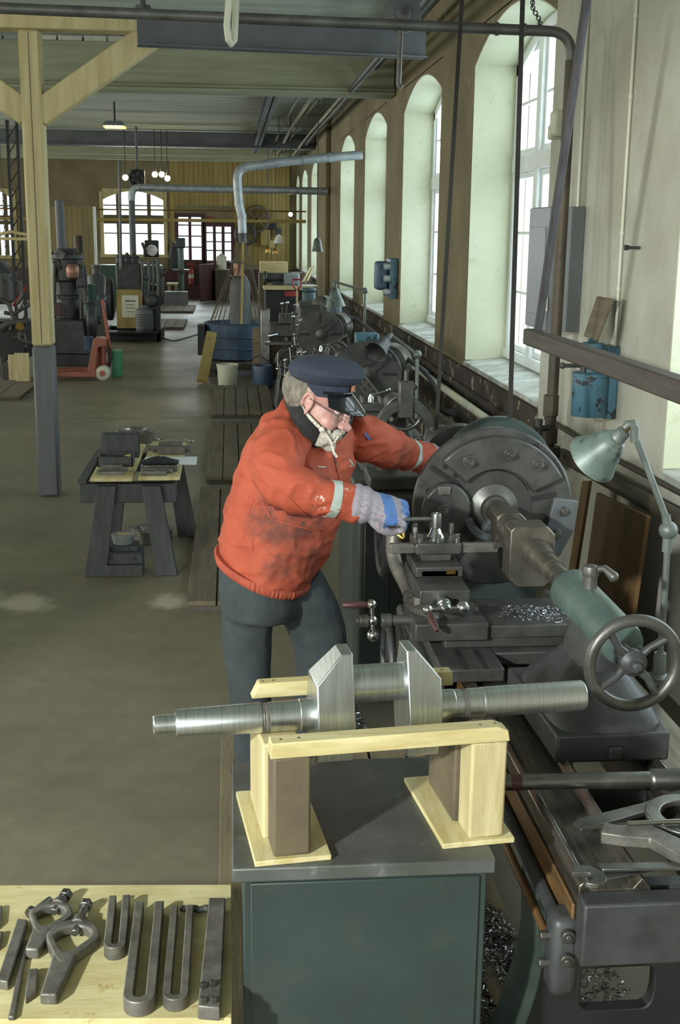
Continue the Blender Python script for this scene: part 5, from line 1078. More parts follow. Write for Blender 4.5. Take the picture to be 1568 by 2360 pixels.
# ---- gloves
def glove(Wp, d, n_, label, pose=0):
    d = V(d).normalized(); n_ = V(n_); n_ = (n_-d*n_.dot(d)).normalized(); l = n_.cross(d).normalized(); g = MB()
    def G(s, t, h_): return Wp+(d*s+l*t+n_*h_)*1.22
    def gr(s, hl, hh_, h0=0, t0=0): return [G(s, t0+hl*math.cos(2*PI*k/20), h0+hh_*math.sin(2*PI*k/20)) for k in range(20)]
    g.loft([gr(-.035, .054, .054), gr(-.02, .060, .056), gr(.005, .058, .052), gr(.03, .050, .042), gr(.05, .050, .036), gr(.075, .053, .033), gr(.100, .052, .028, -.003), gr(.112, .045, .022, -.006)])
    for i, (t, ln) in enumerate(((-.036, .9), (-.012, 1.0), (.013, 1.05), (.037, .95))):
        k0 = G(.095, t, .002); k1 = G(.095+.034*ln, t*1.02, .002); k2 = G(.095+.046*ln, t*1.0, -.032*ln); k3 = G(.095+.026*ln, t*.95, -.052*ln)
        pts = bez(k0, k0.lerp(k1, .6), k1, k1.lerp(k2, .35), 4)[:-1]+bez(k1.lerp(k2, .35), k2, k2, k3, 6); g.tube(pts, [.0145-.00035*q for q in range(len(pts))], 12)
        g.sph(k0, .0165, 12, 8); g.sph(k3, .0112, 10, 8)
    t0, t1, t2, t3 = G(.035, -.036, -.012), G(.065, -.058, -.030), G(.098, -.050, -.046), G(.122, -.030, -.050)
    g.tube(bez(t0, t1, t2, t3, 8), [.020, .0195, .019, .018, .017, .016, .015, .0145, .0135], 12).sph(t3, .0132, 10, 8)
    o = finish(g.build('glove', 'glove_stripe', man), .0042, 3, lambda p, q: .0022*mnoise.noise(p*55)+(.0022*math.sin((p-Wp).dot(d)*150) if (p-Wp).dot(d) < .045 else 0))
    o['label'] = label; o.data.materials.append(MATS['glove_blue'])
    for f in o.data.polygons:
        c = (f.center+man.location-Wp)/1.22; s, t, h_ = c.dot(d), c.dot(l), c.dot(n_); s2 = s+t*.35
        f.material_index = 1 if (.052 < s2 < .092 and h_ > -.02) or s2 > .122 else 0
    return o
wv = nf[-1]; glove(wv+V((.015, 0, 0)), (1, -.02, -.22), (-.05, -.62, .78), 'striped work glove with blue knuckle band')
glove(ff[-1], (.85, .45, -.2), (-.1, -.3, .95), 'striped work glove behind the faceplate')
# ================================================================== things on the window wall
def wpt(u, v, X=WX): return at(u, v, X=X)
t = thing('wall_cabinet', 'grey steel electrical wall cabinet with panelled door beside the near window', 'cabinet', (2.03, 7.5, 1.61))
zb, zt_ = 1.615, 2.36
MB().box((1.93, 7.27, zb), (2.128, 7.78, zt_)).build('case', 'grey_paint', t, .006)
o = MB().box((1.912, 7.275, zb+.005), (1.9295, 7.775, zt_-.005)).build('door', 'grey_paint', t, .004)
MB().box((1.905, 7.34, zb+.09), (1.9119, 7.71, zt_-.12)).build('door_panel', 'grey_paint', o, .004)
for z in (1.78, 2.2): MB().cyl((1.92, 7.268, z-.04), (1.92, 7.268, z+.04), .008, n=8).build('hinge', 'steel_worn', t)
c = wpt(1288, 285, WX-.03)
t = thing('junction_box', 'small cream box fixed on the wall near the arched window', 'box', c); MB().cbox(c, (.09, .13, .16)).build('case', 'white_plastic', t, .02); MB().cbox(c+V((-.02, .05, -.05)), (.06, .06, .09)).build('cover', 'white_plastic', t, .012)
for u0, u1, v1, lb, xx in ((1471, 1417, 815, 'thin pale conduit running down the white wall, right of the blue can', WX-.012), (1358, 1332, 480, 'thin pale conduit above the grey wall cabinet', WX-.012)):
    b = wpt(u1, v1, xx); a = V((xx, b.y, 4.3)); t = thing('conduit', lb, 'conduit', (xx, b.y, b.z)); MB().cyl(a, b, .009, n=10).build('tube', 'white_plastic', t)
    for z in (1.9, 2.2, 2.9, 3.3):
        if z > b.z: MB().cyl((xx, b.y, z), (xx, b.y, z+.02), .0125, n=10).build('clip', 'white_plastic', t)
c = wpt(1476, 571); t = thing('wall_hook', 'short iron pipe stub sticking out of the white wall', 'hook', c)
MB().cyl(c, c+V((-.07, 0, 0)), .008, n=12).lathe(c+V((-.06, 0, 0)), (-1, 0, 0), [(0, .012), (.02, .015), (.025, .010)], 14).build('stub', 'iron_dark', t)
t = thing('oil_can', 'chipped blue enamel can with a brass spigot on the wall', 'can', (1.98, 6.52, 1.21)); cc = V((1.985, 6.5, 1.215)); ht = .235
MB().lathe(cc, Z_, [(0, .098), (.003, .100), (ht-.015, .100), (ht-.012, .104), (ht, .104), (ht+.006, .098), (ht+.012, .02)], 36).build('can', 'blue_paint', t)
MB().box((2.06, 6.46, 1.2), (2.127, 6.62, 1.60)).build('back_plate', 'blue_paint', t, .006)
MB().cyl(cc+V((0, 0, ht)), cc+V((0, 0, ht+.11)), .055, .05).cyl(cc+V((0, 0, ht+.11)), cc+V((0, 0, ht+.17)), .062).cyl(cc+V((0, 0, ht+.175)), cc+V((0, -.0, ht+.19)), .03).build('pump_head', 'blue_paint', t, .008)
MB().cyl(cc+V((-.05, -.02, ht)), cc+V((-.05, -.02, ht+.06)), .02).cyl(cc+V((-.05, -.02, ht+.045)), cc+V((-.17, -.02, ht+.045)), .011).sph(cc+V((-.17, -.02, ht+.045)), .018).build('spigot', 'iron_dark', t)
a = [at(1345, 775, X=1.98), at(1372, 785, X=1.98), at(1410, 690, X=2.05), at(1376, 683, X=2.05)]
tag(MB().hexa(a+[p+V((.02, .0, .0)) for p in a]).build('wood_offcut', 'wood_old', None, .003), 'weathered board stuck upright behind the blue can', 'board')
t = thing('heating_pipe', 'thick brown heating pipe along the white wall behind the lathe', 'pipe', (2.04, 5, .86))
MB().tube([(2.05, 2.0, .95), (2.05, 5.2, .93), (2.04, 6.6, .885), (2.03, 7.15, .87)], .043, 16).build('pipe', 'pipe_brown', t)
for y in (5.05, 6.75): MB().cyl((2.045, y, .925 if y < 6 else .885), (2.045, y+.12, .923 if y < 6 else .882), .052, n=14).build('coupling', 'pipe_brown', t, .005)
tag(MB().tube([(2.105, 2.0, 1.04), (2.105, 5.2, 1.02), (2.1, 6.6, .99), (2.09, 7.8, 1.0)], .014, 10).build('thin_pipe', 'pipe_brown'), 'thin brown pipe just above the thick heating pipe', 'pipe')
tag(MB().tube([(2.0, 7.3, .78), (2.0, 10.5, .77), (2.0, 14.5, .76)], .034, 14).build('grey_pipe', 'white_plastic'), 'pale grey pipe along the dark dado under the windows', 'pipe')
t = thing('lagged_pipe', 'short thick lagged pipe behind the faceplate', 'pipe', (1.85, 9, .55)); MB().tube([(1.83, 7.5, .66), (1.84, 8.6, .62), (1.85, 11.5, .55)], .06, 14).build('pipe', 'pipe_brown', t)
for y in (8.0, 11.0): MB().box((1.84, y, .53), (2.1, y+.04, .60)).build('bracket', 'iron_dark', t)
for y in (7.9, 8.5): MB().cyl((1.832, y, .65), (1.832, y+.05, .648), .07, n=14).build('band', 'pipe_brown', t, .004)
for pts, lb, m in (([(1342, 1108), (1358, 1108), (1353, 1182), (1338, 1182)], 'narrow orange brown lath leaning against the wall', 'rust_board'), ([(1375, 1135), (1492, 1190), (1480, 1420), (1365, 1420)], 'big brown sheet leaning on the wall behind the lathe', 'rust_board')):
    q = [wpt(u, v, 1.97) for u, v in pts]; q[2].z = q[3].z = 0.0
    for i in (2, 3): q[i].x -= .08
    tag(MB().hexa(q+[p+V((.02, 0, 0)) for p in q]).build('leaning_board', m, None, .002), lb, 'board')
t = thing('switch_box', 'blue iron switch box with three round fuses on the far pier', 'switch box', wpt(890, 640))
c = wpt(900, 641, WX-.075); MB().cbox(c+V((.02, 0, 0)), (.1, .42, .5)).build('back_plate', 'blue_paint', t, .01); MB().cbox(c+V((-.11, .06, .03)), (.16, .34, .36)).build('case', 'blue_navy', t, .04, seg=3)
for dz in (-.17, 0, .15): MB().cyl(c+V((-.02, -.18, dz)), c+V((-.11, -.19, dz)), .045, n=14).build('fuse', 'clear_plastic', t, .01)
m = MB(); c = at(848, 700, Z=SILL+.03)
for i in range(2): tag(MB().cyl((2.3, 17.4+i*.14, SILL+.035), (2.3, 17.48+i*.14, SILL+.06), .045, n=12).build('fuse_cap', 'wood_brown', None, .01), ['left', 'right'][i]+' of two small brown caps on the third window sill', 'cap')
# ================================================================== lathes in the row behind
def back_lathe(label):
    """origin at the faceplate centre line on the floor; bed comes towards the viewer (-y)"""
    t = thing('small_lathe', label, 'lathe', (0, 0, 0), 'smaller lathes in a row along the windows'); z = .76
    b = MB().box((-.2, -2.2, z-.14), (-.08, -.1, z)).box((.08, -2.2, z-.14), (.2, -.1, z)).box((-.2, -2.2, z-.18), (.2, -2.05, z-.02)).box((-.2, -1.2, z-.16), (.2, -1.1, z-.04)); b.build('bed', 'cast_iron', t, .006)
    for y in (-2.05, .35): MB().hexa([(-.30, y-.18, 0), (.30, y-.18, 0), (.30, y+.18, 0), (-.30, y+.18, 0), (-.2, y-.12, z-.14), (.2, y-.12, z-.14), (.2, y+.12, z-.14), (-.2, y+.12, z-.14)]).build('leg', 'teal_paint', t, .02)
    MB().hexa([(-.25, .06, z-.12), (.25, .06, z-.12), (.25, .8, z-.12), (-.25, .8, z-.12), (-.18, .06, z+.42), (.18, .06, z+.42), (.18, .75, z+.46), (-.18, .75, z+.46)]).build('headstock', 'cast_iron', t, .05, seg=3)
    MB().lathe((.16, .2, z+.40), (.3, 1, -.05), [(0, .10), (.02, .15), (.2, .17), (.42, .14), (.5, .06)], 24).build('gear_hood', 'cast_light', t)
    f = MB().lathe((0, .05, z+.34), (0, -1, 0), [(0, .2), (0, .255), (.006, .26), (.04, .26), (.046, .255), (.046, .05)], 48).build('faceplate', 'cast_iron', t)
    for k in range(4):
        a = math.radians(90*k+(2 if k % 2 else 0)); d = V((math.cos(a), 0, math.sin(a))); q = V((-math.sin(a), 0, math.cos(a)))
        MB().prism([(.12, -.012), (.225, -.012), (.225, .012), (.12, .012)], (0, .005, z+.34), d, q, -Y_, .002).build('tee_slot', 'black', f, smooth=0)
    MB().cbox((.09, -.03, z+.43), (.05, .06, .2), m=Matrix.Rotation(math.radians(45), 3, 'Y')).build('chuck_jaw', 'iron_dark', f, .006)
    MB().lathe((0, .0, z+.34), (0, -1, 0), [(0, .07), (.04, .065), (.05, .03)], 20).build('spindle_nose', 'cast_light', f)
    # carriage
    MB().box((-.34, -1.15, z), (.25, -.62, z+.045)).box((-.37, -1.1, z-.25), (-.29, -.66, z)).build('carriage', 'cast_iron', t, .01)
    MB().box((-.18, -1.0, z+.045), (.1, -.72, z+.12)).box((-.14, -1.05, z+.12), (.02, -.70, z+.18)).box((-.15, -.94, z+.18), (.03, -.78, z+.24)).build('compound', 'cast_iron', t, .008)
    for x, y, zz in ((-.12, -.9, z+.24), (0.0, -.9, z+.24), (-.12, -.8, z+.24), (0, -.8, z+.24)): MB().cyl((x, y, zz), (x, y, zz+.04), .012, n=8).build('clamp_screw', 'cast_light', t)
    MB().cyl((-.34, -.88, z+.07), (-.44, -.88, z+.07), .014).cyl((-.43, -.88, z-.0), (-.43, -.88, z+.14), .009).sph((-.43, -.88, z+.15), .02, 10, 8).sph((-.43, -.88, z-.005), .016, 10, 8).cyl((-.43, -.88, z), (-.5, -.88, z), .01).build('cross_feed_crank', 'chrome', t)
    MB().torus((-.40, -.78, z-.14), X_, .10, .011, 24, 8).cyl((-.36, -.78, z-.14), (-.42, -.78, z-.14), .02).beam((-.40, -.88, z-.14), (-.40, -.68, z-.14), .016, .01).build('apron_handwheel', 'cast_light', t)
    for x in (-.26, -.2): MB().cyl((x, -.66, z+.045), (x-.02, -.68, z+.2), .009, n=8).sph((x-.02, -.68, z+.21), .02, 10, 8).build('lever', 'chrome', t)
    for k, (x, zz, dx) in enumerate(((-.19, z+.30, -.03), (-.21, z+.18, .04), (-.23, z+.05, -.04))): MB().cyl((x, .22+.1*k, zz), (x-.06, .22+.1*k, zz), .016, n=10).cyl((x-.05, .22+.1*k, zz), (x-.06, .22+.1*k+dx, zz+.12), .007, n=8).sph((x-.06, .22+.1*k+dx, zz+.125), .017, 10, 8).build('gear_lever', 'chrome', t)
    MB().cyl((-.235, -2.0, z-.08), (-.235, .05, z-.08), .013, n=10).build('lead_screw', 'steel_worn', t); MB().cyl((-.235, -2.0, z-.13), (-.235, .05, z-.13), .010, n=10).build('feed_rod', 'steel_worn', t)
    MB().box((-.27, -2.05, z-.17), (-.2, -1.98, z-.04)).build('screw_bracket', 'iron_dark', t, .01)
    MB().cyl((-.06, -1.05, z+.15), (-.06, -1.14, z+.15), .014, n=10).cyl((-.13, -1.14, z+.15), (.01, -1.14, z+.15), .007, n=8).sph((-.13, -1.14, z+.15), .015, 10, 8).sph((.01, -1.14, z+.15), .018, 10, 8).build('compound_crank', 'chrome', t)
    MB().lathe((-.06, -.86, z+.24), Z_, [(0, .022), (.03, .02), (.05, .012), (.06, .012)], 12).cyl((-.06, -.86, z+.29), (.05, -.92, z+.33), .008, n=8).sph((.05, -.92, z+.335), .016, 10, 8).build('toolpost_lever', 'chrome', t)
    MB().cyl((.02, -1.3, z+.02), (.02, -1.24, z+.02), .03, n=16).box((-.16, -1.34, z), (.18, -1.2, z+.03)).cyl((.02, -1.27, z+.03), (.02, -1.27, z+.12), .012, n=8).build('bed_clamp', 'cast_light', t, .004)
    # tailstock
    MB().loft([rr(0, -1.75, z, .15, .2), rr(0, -1.75, z+.08, .13, .18), rr(0, -1.75, z+.2, .07, .13), rr(0, -1.75, z+.34, .06, .14)]).build('tailstock_body', 'cast_iron', t)
    MB().cyl((0, -1.95, z+.34), (0, -1.55, z+.34), .068, .062, 24).cyl((0, -1.55, z+.34), (0, -1.4, z+.34), .03).build('tailstock_barrel', 'cast_iron', t, .008)
    h_ = MB().torus((0, -2.06, z+.34), Y_, .105, .013, 32, 10).build('handwheel', 'cast_light', t)
    for k in range(4):
        a = math.radians(45+90*k); MB().cyl((0, -2.06, z+.34), (.1*math.cos(a), -2.06, z+.34+.1*math.sin(a)), .009, n=8).build('wheel_spoke', 'cast_iron', h_)
    MB().cyl((0, -1.94, z+.34), (0, -2.08, z+.34), .022, n=14).build('wheel_hub', 'cast_iron', h_); MB().cyl((.03, -1.7, z+.40), (.10, -1.78, z+.47), .01).sph((.10, -1.78, z+.47), .022).build('clamp_lever', 'cast_light', t)
    return t
l1 = back_lathe('lathe just behind the orange jacket, big slotted faceplate and bell shaped hood'); l1.location = (1.07, 9.45, 0); l1.scale = (1.08, 1, 1.0)
l2 = copy_tree(l1); l2.location = (.98, 13.2, 0); l2.scale = (1, 1, 1); l2['label'] = 'middle lathe of the row, below the pale green cone lamp'
l3 = copy_tree(l1); l3.location = (1.12, 16.9, 0); l3.scale = (.9, .95, 1); l3['label'] = 'farthest small lathe of the row, next to the black cabinet'
def drop(root, names):
    for ch in [c for c in root.children_recursive if c.name.split('.')[0] in names]: bpy.data.objects.remove(ch)
drop(l3, ('tee_slot', 'chuck_jaw', 'spindle_nose')); drop(l3, ('faceplate',))
SX, SY = at(672, 800, Y=14.6).x, 14.9
t = thing('shaping_machine', 'low dark machine bristling with chrome levers nearest the watering can', 'machine', (SX, SY, 0))
def sz(v): return at(672, v, Y=SY).z
MB().hexa([(SX-.2, SY-.3, 0), (SX+.25, SY-.3, 0), (SX+.25, SY+.4, 0), (SX-.2, SY+.4, 0), (SX-.12, SY-.2, sz(830)), (SX+.2, SY-.2, sz(830)), (SX+.2, SY+.35, sz(830)), (SX-.12, SY+.35, sz(830))]).build('pedestal', 'iron_dark', t, .02)
MB().prism(arcplate(.16, .22, 0, 180), (SX+.02, SY-.22, sz(830)-.02), X_, Z_, Y_, .1).build('gear_guard', 'cast_iron', t, .01)
MB().cyl((SX+.02, SY-.2, sz(820)), (SX+.02, SY-.12, sz(820)), .15, n=28).build('bull_gear', 'iron_dark', t, .01)
MB().box((SX-.32, SY-.34, sz(790)), (SX+.2, SY-.1, sz(783))).build('work_table', 'cast_light', t, .006)
MB().box((SX-.26, SY-.1, sz(775)), (SX+.22, SY+.25, sz(745))).build('ram', 'cast_iron', t, .015)
MB().box((SX-.14, SY-.15, sz(745)), (SX+.04, SY+.1, sz(722))).build('tool_head', 'cast_iron', t, .01)
for k, (u, v, u1, v1) in enumerate(((652, 735, 650, 700), (660, 735, 662, 698), (640, 770, 622, 774), (636, 790, 618, 788), (672, 760, 676, 730), (690, 765, 694, 738), (642, 812, 640, 850), (668, 800, 672, 840))):
    p, q = at(u, v, Y=SY-.25), at(u1, v1, Y=SY-.3); MB().cyl(p, q, .011, .009, 8).sph(q, .024, 10, 8).build('ball_lever', 'chrome', t)
c = at(646, 868, Y=SY-.3); MB().torus(c, X_, .13, .014, 26, 8).cyl(c+V((-.02, 0, 0)), c+V((.12, 0, 0)), .025).beam(c+V((0, -.12, 0)), c+V((0, .12, 0)), .016, .012).beam(c+V((0, 0, -.12)), c+V((0, 0, .12)), .016, .012, X_).build('feed_wheel', 'cast_light', t)
# steady rest on the first of them
c = at(935, 985, Y=7.25); t = thing('steady_rest', 'arched cast iron steady rest standing behind the far orange sleeve', 'steady rest', (c.x, 7.25, .76)); n = 40
out = [(.19*math.cos(2*PI*k/n), .19*math.sin(2*PI*k/n)) for k in range(n)]; inn = [(.125*math.cos(2*PI*k/n), .125*math.sin(2*PI*k/n)) for k in range(n)]
c = V((c.x, 7.25, c.z-.02)); MB().ring_plate(out, inn, c, X_, Z_, Y_, .05).build('ring', 'cast_iron', t, .008)
MB().box((c.x-.045, 7.23, c.z+.08), (c.x+.045, 7.31, c.z+.30)).cyl((c.x, 7.27, c.z+.30), (c.x, 7.27, c.z+.37), .014).build('jaw_slide', 'cast_light', t, .006)
for s in (-1, 1): MB().beam(c+V((s*.06, .02, -.05)), c+V((s*.2, .02, -.16)), .05, .05).build('jaw_slide', 'cast_light', t, .006)
for s in (-1, 1): MB().box((c.x+s*.20-.05, 7.24, c.z-.02), (c.x+s*.20+.05, 7.31, c.z+.03)).build('hinge_lug', 'cast_iron', t, .01)
MB().box((c.x-.2, 7.2, .762), (c.x+.2, 7.34, c.z-.16)).build('foot', 'cast_iron', t, .01)
# slotted angle plate leaning by the faceplate
q = [at(838, 925, Y=9.15), at(866, 890, Y=9.15), at(868, 850, Y=9.2), at(828, 890, Y=9.2)]
t = thing('angle_plate', 'slotted angle plate clamped on the lathe behind the cap', 'plate', q[0]); c = at(845, 893, Y=9.15)
m3 = Matrix.Rotation(math.radians(-40), 3, 'Y'); MB().cbox(c, (.10, .03, .2), m=m3).build('plate', 'cast_light', t, .004)
for dx in (-.02, .025):
    for dz in (-.06, 0, .06): MB().cbox(c+m3 @ V((dx, -.0155, dz)), (.014, .002, .034), m=m3).build('slot', 'black', t, smooth=0)
# machine lamps behind
def armlamp(neck, rim, rr2, elbow, foot, m, label, Ye):
    t = thing('machine_lamp', label, 'lamp', foot); ax = (V(rim)-V(neck)).normalized(); Ln = (V(rim)-V(neck)).length; k = rr2
    MB().lathe(neck, ax, [(0, .02), (.01, .035), (Ln*.25, .05), (Ln*.6, k*.72), (Ln*.95, k*.97), (Ln, k), (Ln*.97, k*.94), (Ln*.6, k*.66), (Ln*.3, .04), (.04, .01)], 28).build('shade', m, t)
    MB().lathe(V(neck)-ax*.07, ax, [(0, .014), (.01, .024), (.06, .026), (.08, .018)], 14).build('socket_cap', 'lamp_grey', t)
    MB().tube([V(neck)-ax*.06, elbow], .013, 8).build('upper_arm', 'lamp_grey', t); MB().sph(elbow, .035, 12, 8).build('elbow_joint', 'lamp_grey', t); MB().tube([elbow, foot], .014, 8).build('lower_arm', 'lamp_grey', t)
armlamp(at(772, 662, Y=13.4), at(774, 706, Y=13.4), .112, at(842, 670, Y=13.2), V((1.45, 13.2, .8)), 'lamp_green', 'pale green cone lamp hanging over the middle lathe', 0)
armlamp(at(893, 783, Y=9.3), at(868, 812, Y=9.2), .088, at(962, 817, Y=9.1), V((1.42, 9.1, .8)), 'iron_dark', 'dark dented lamp over the lathe behind the cap', 0)
# motors and control boxes
for (u, v, Y, s, lb, nm, m) in ((771, 728, 14.3, .17, 'teal hexagonal motor below the green cone lamp', 'electric_motor', 'blue_grey'), (712, 690, 18.0, .19, 'second teal motor, farther along the lathes', 'electric_motor', 'blue_grey')):
    c = at(u, v+25, Y=Y); t = thing(nm, lb, 'motor', (c.x, Y, c.z-.3)); MB().cyl(c+V((0, 0, -.12)), c+V((0, 0, .27)), s*.6, s*.55, 8).build('housing', m, t, .02); MB().cyl(c+V((0, 0, .27)), c+V((0, 0, .33)), s*.62, n=8).build('cap', m, t, .02); MB().box((c.x-.16, Y-.16, .0), (c.x+.16, Y+.16, c.z-.12)).build('pedestal', 'cast_iron', t, .01)
t = thing('control_box', 'bright blue control box with a black star knob', 'control box', at(842, 790, Y=10.2)); c = at(845, 790, Y=10.2)
MB().cbox(c, (.20, .12, .17)).build('case', 'blue_paint', t, .012)
for k in range(6): a = k*PI/3; MB().cyl(c+V((-.02+.045*math.cos(a), -.075, -.03+.045*math.sin(a))), c+V((-.02+.045*math.cos(a), -.1, -.03+.045*math.sin(a))), .016, n=8).build('knob_lobe', 'black', t)
MB().cyl(c+V((-.02, -.06, -.03)), c+V((-.02, -.1, -.03)), .04, n=14).build('knob', 'black', t, .006); MB().box((c.x-.08, 10.15, 0), (c.x+.08, 10.27, c.z-.086)).build('pedestal', 'cast_iron', t)
for i, (a, b, c_, d) in enumerate(((at(795, 722, Y=14.5), at(830, 740, Y=13.5), at(860, 765, Y=12.5), at(985, 860, Y=9.5)), (at(905, 810, Y=10), at(960, 835, Y=9.6), at(1000, 870, Y=9.2), at(1010, 905, Y=9.0)))):
    tag(MB().tube(bez(a, b, c_, d, 12), .02, 8).build('power_cable', 'rubber'), ['black cable looping along the dado to the near lathe', 'short black cable behind the dark lamp'][i], 'cable')
# ================================================================== ducts, hood, tub
t = thing('exhaust_duct', 'silver spiral duct coming from the window wall and bending down to the cone', 'duct', at(557, 540, Y=19.3)); Yd = 19.3
path = [V((WX-.07, Yd, at(826, 357, Y=Yd).z))]+[at(u, v, Y=Yd) for u, v in ((760, 363), (700, 368), (640, 375))]+bez(at(600, 381, Y=Yd), at(548, 385, Y=Yd), at(545, 392, Y=Yd), at(548, 430, Y=Yd), 8)+[at(551, 470, Y=Yd), at(558, 500, Y=Yd), at(559, 537, Y=Yd)]
MB().tube(path, .068, 16).build('duct', 'duct', t)
for k in (1, 2, 3, -2, -3): p = path[k]; q = path[k-1]; d = (p-q).normalized(); MB().cyl(p-d*.02, p+d*.02, .074, n=18).build('seam_band', 'duct', t)
MB().cyl(at(559, 537, Y=Yd), at(560, 560, Y=Yd), .06).build('collar', 'iron_dark', t)
t = thing('exhaust_duct', 'straight silver duct crossing the far hall, ending over the engine', 'duct', at(303, 600, Y=26)); Yd2 = 26
path = [V((WX-.08, Yd2, at(742, 441, Y=Yd2).z))]+[at(u, v, Y=Yd2) for u, v in ((640, 438), (500, 436), (400, 434))]+bez(at(340, 432, Y=Yd2), at(306, 431, Y=Yd2), at(303, 433, Y=Yd2), at(303, 462, Y=Yd2), 8)
MB().tube(path, .075, 16).build('duct', 'duct', t); MB().cyl(at(303, 462, Y=Yd2), at(307, 610, Y=Yd2), .06).build('stack', 'grey_steelwork', t)
tc = at(545, 838, Y=19.0); TBX, TBY = tc.x+.02, 19.3
t = thing('blue_tub', 'big round blue tub with iron bands standing on a timber frame', 'tub', (TBX, TBY, .2)); zt2 = at(545, 745, Y=19.0).z
MB().lathe((TBX, TBY, .22), Z_, [(0, .44), (.005, .47), (zt2-.24, .52), (zt2-.22, .53), (zt2-.22, .49), (.03, .44), (.03, .0)], 20).build('vessel', 'blue_navy', t, smooth=12)
for q in (.3, .62): z = .22+(zt2-.22)*q; MB().torus((TBX, TBY, z), Z_, .472+.048*q, .012, 40, 6).build('band', 'blue_navy', t)
MB().box((TBX-.48, TBY-.75, .1), (TBX+.5, TBY+.4, .2)).box((TBX-.46, TBY-.7, 0), (TBX-.34, TBY+.4, .1)).box((TBX+.34, TBY-.7, 0), (TBX+.46, TBY+.4, .1)).build('timber_frame', 'wood_old_dark', t, .01)
MB().cyl((TBX-.56, TBY-.1, zt2-.25), (TBX-.50, TBY-.1, zt2-.25), .2, n=12).box((TBX-.62, TBY-.3, zt2-.5), (TBX-.5, TBY+.05, zt2-.03)).build('motor_box', 'black', t, .01)
t = thing('rod_cone', 'cone of thin wooden rods rising from the blue tub to the duct', 'cone', (TBX, TBY, zt2)); top_ = at(560, 558, Y=TBY)
for k in range(14):
    a = 2*PI*k/14+.1; MB().cyl((TBX+.45*math.cos(a), TBY+.45*math.sin(a), zt2-.05), top_+V((.05*math.cos(a), .05*math.sin(a), 0)), .0085, .006, 6).build('rod', 'wood_old', t)
MB().cyl((TBX+.06, TBY-.47, zt2-.05), top_+V((0, -.05, 0)), .02, n=8).build('brass_pole', 'yellow_wood', t)
for q in (at(540, 604, Y=TBY), at(540, 636, Y=TBY)): MB().torus((top_.x-.09, TBY-.1, q.z), Z_, .11, .012, 20, 6).build('hoop', 'chrome', t)
MB().cyl((top_.x-.09, TBY-.1, at(540, 634, Y=TBY).z), (top_.x-.09, TBY-.1, at(540, 606, Y=TBY).z), .06, n=14).build('copper_roll', 'copper', t)
t = thing('gas_cylinder', 'dark grey gas bottle standing inside the rod cone', 'cylinder', (TBX+.05, TBY+.05, .25)); MB().lathe((TBX+.05, TBY+.05, .25), Z_, [(0, .16), (1.05, .165), (1.15, .15), (1.25, .10), (1.30, .04), (1.40, .035), (1.41, .05), (1.45, .05)], 24).build('bottle', 'grey_steelwork', t)
# bucket, watering can, leaning plank, oil drum
c = at(525, 891, Z=0); t = thing('bucket', 'white plastic bucket in front of the blue tub', 'bucket', c); k = (at(551, 860, Y=c.y).x-at(501, 860, Y=c.y).x)/2; hb = at(525, 839, Y=c.y).z
MB().lathe(c, Z_, [(0, k*.84), (.005, k*.86), (hb-.03, k*.97), (hb-.03, k*1.03), (hb, k*1.04), (hb, k*.98), (.02, k*.82), (.02, 0)], 32).build('pail', 'white_plastic', t)
c = at(606, 893, Z=0); t = thing('watering_can', 'dark blue grey watering can beside the white bucket', 'watering can', c); hb = at(606, 842, Y=c.y).z
MB().lathe(c, Z_, [(0, .15), (.01, .155), (hb-.02, .15), (hb, .145), (hb, .13), (.03, .13), (.03, 0)], 28).build('body', 'blue_navy', t)
MB().tube([c+V((.14, 0, .05)), c+V((.24, 0, .14)), c+V((.33, 0, hb*.8))], [.03, .022, .018], 10).build('spout', 'blue_navy', t); MB().tube([c+V((-.15, 0, hb*.85)), c+V((-.24, 0, hb*1.15)), c+V((-.05, 0, hb*1.45)), c+V((.12, 0, hb*1.1))], .009, 8).build('handle', 'iron_dark', t)
a, b = at(466, 884, Z=0.0), at(488, 768, Y=18.6); t = thing('leaning_plank', 'thick yellow plank leaning against the blue tub', 'plank', a)
MB().beam(a+V((0, 0, .03)), b, .16, .06, Y_).build('plank', 'yellow_wood', t, .004)
c = at(608, 860, Z=0); t = thing('oil_drum', 'worn grey drum half hidden behind the watering can', 'drum', V((c.x, 18.2, 0))); MB().lathe((c.x+.08, 18.3, 0), Z_, [(0, .27), (.25, .27), (.26, .285), (.28, .27), (.55, .27), (.56, .285), (.58, .27), (at(608, 758, Y=18.2).z, .27), (at(608, 758, Y=18.2).z+.01, .25)], 28).build('drum', 'wood_old', t)
# ================================================================== engines on the left
def boltring(mb, c, ax, R_, n, r, h_):
    x, y, d = frame(ax)
    for k in range(n): a = 2*PI*k/n; p = V(c)+(x*math.cos(a)+y*math.sin(a))*R_; mb.cyl(p, p+d*h_, r, n=6)
    return mb
ec = at(166, 836, Z=0); EX, EY = ec.x, 20.4
t = thing('engine', 'tall dark grey upright engine with a copper dome next to the cream post', 'engine', (EX, EY, 0))
def ez(v): return at(166, v, Y=EY).z
def ex(u): return at(u, 700, Y=EY).x
MB().box((ex(118), EY-.4, 0), (ex(212), EY+.5, ez(812))).build('skid', 'iron_dark', t, .01)
MB().hexa([(ex(120), EY-.35, ez(812)), (ex(205), EY-.35, ez(812)), (ex(205), EY+.4, ez(812)), (ex(120), EY+.4, ez(812)), (ex(128), EY-.28, ez(735)), (ex(196), EY-.28, ez(735)), (ex(196), EY+.35, ez(735)), (ex(128), EY+.35, ez(735))]).build('crankcase', 'iron_dark', t, .02)
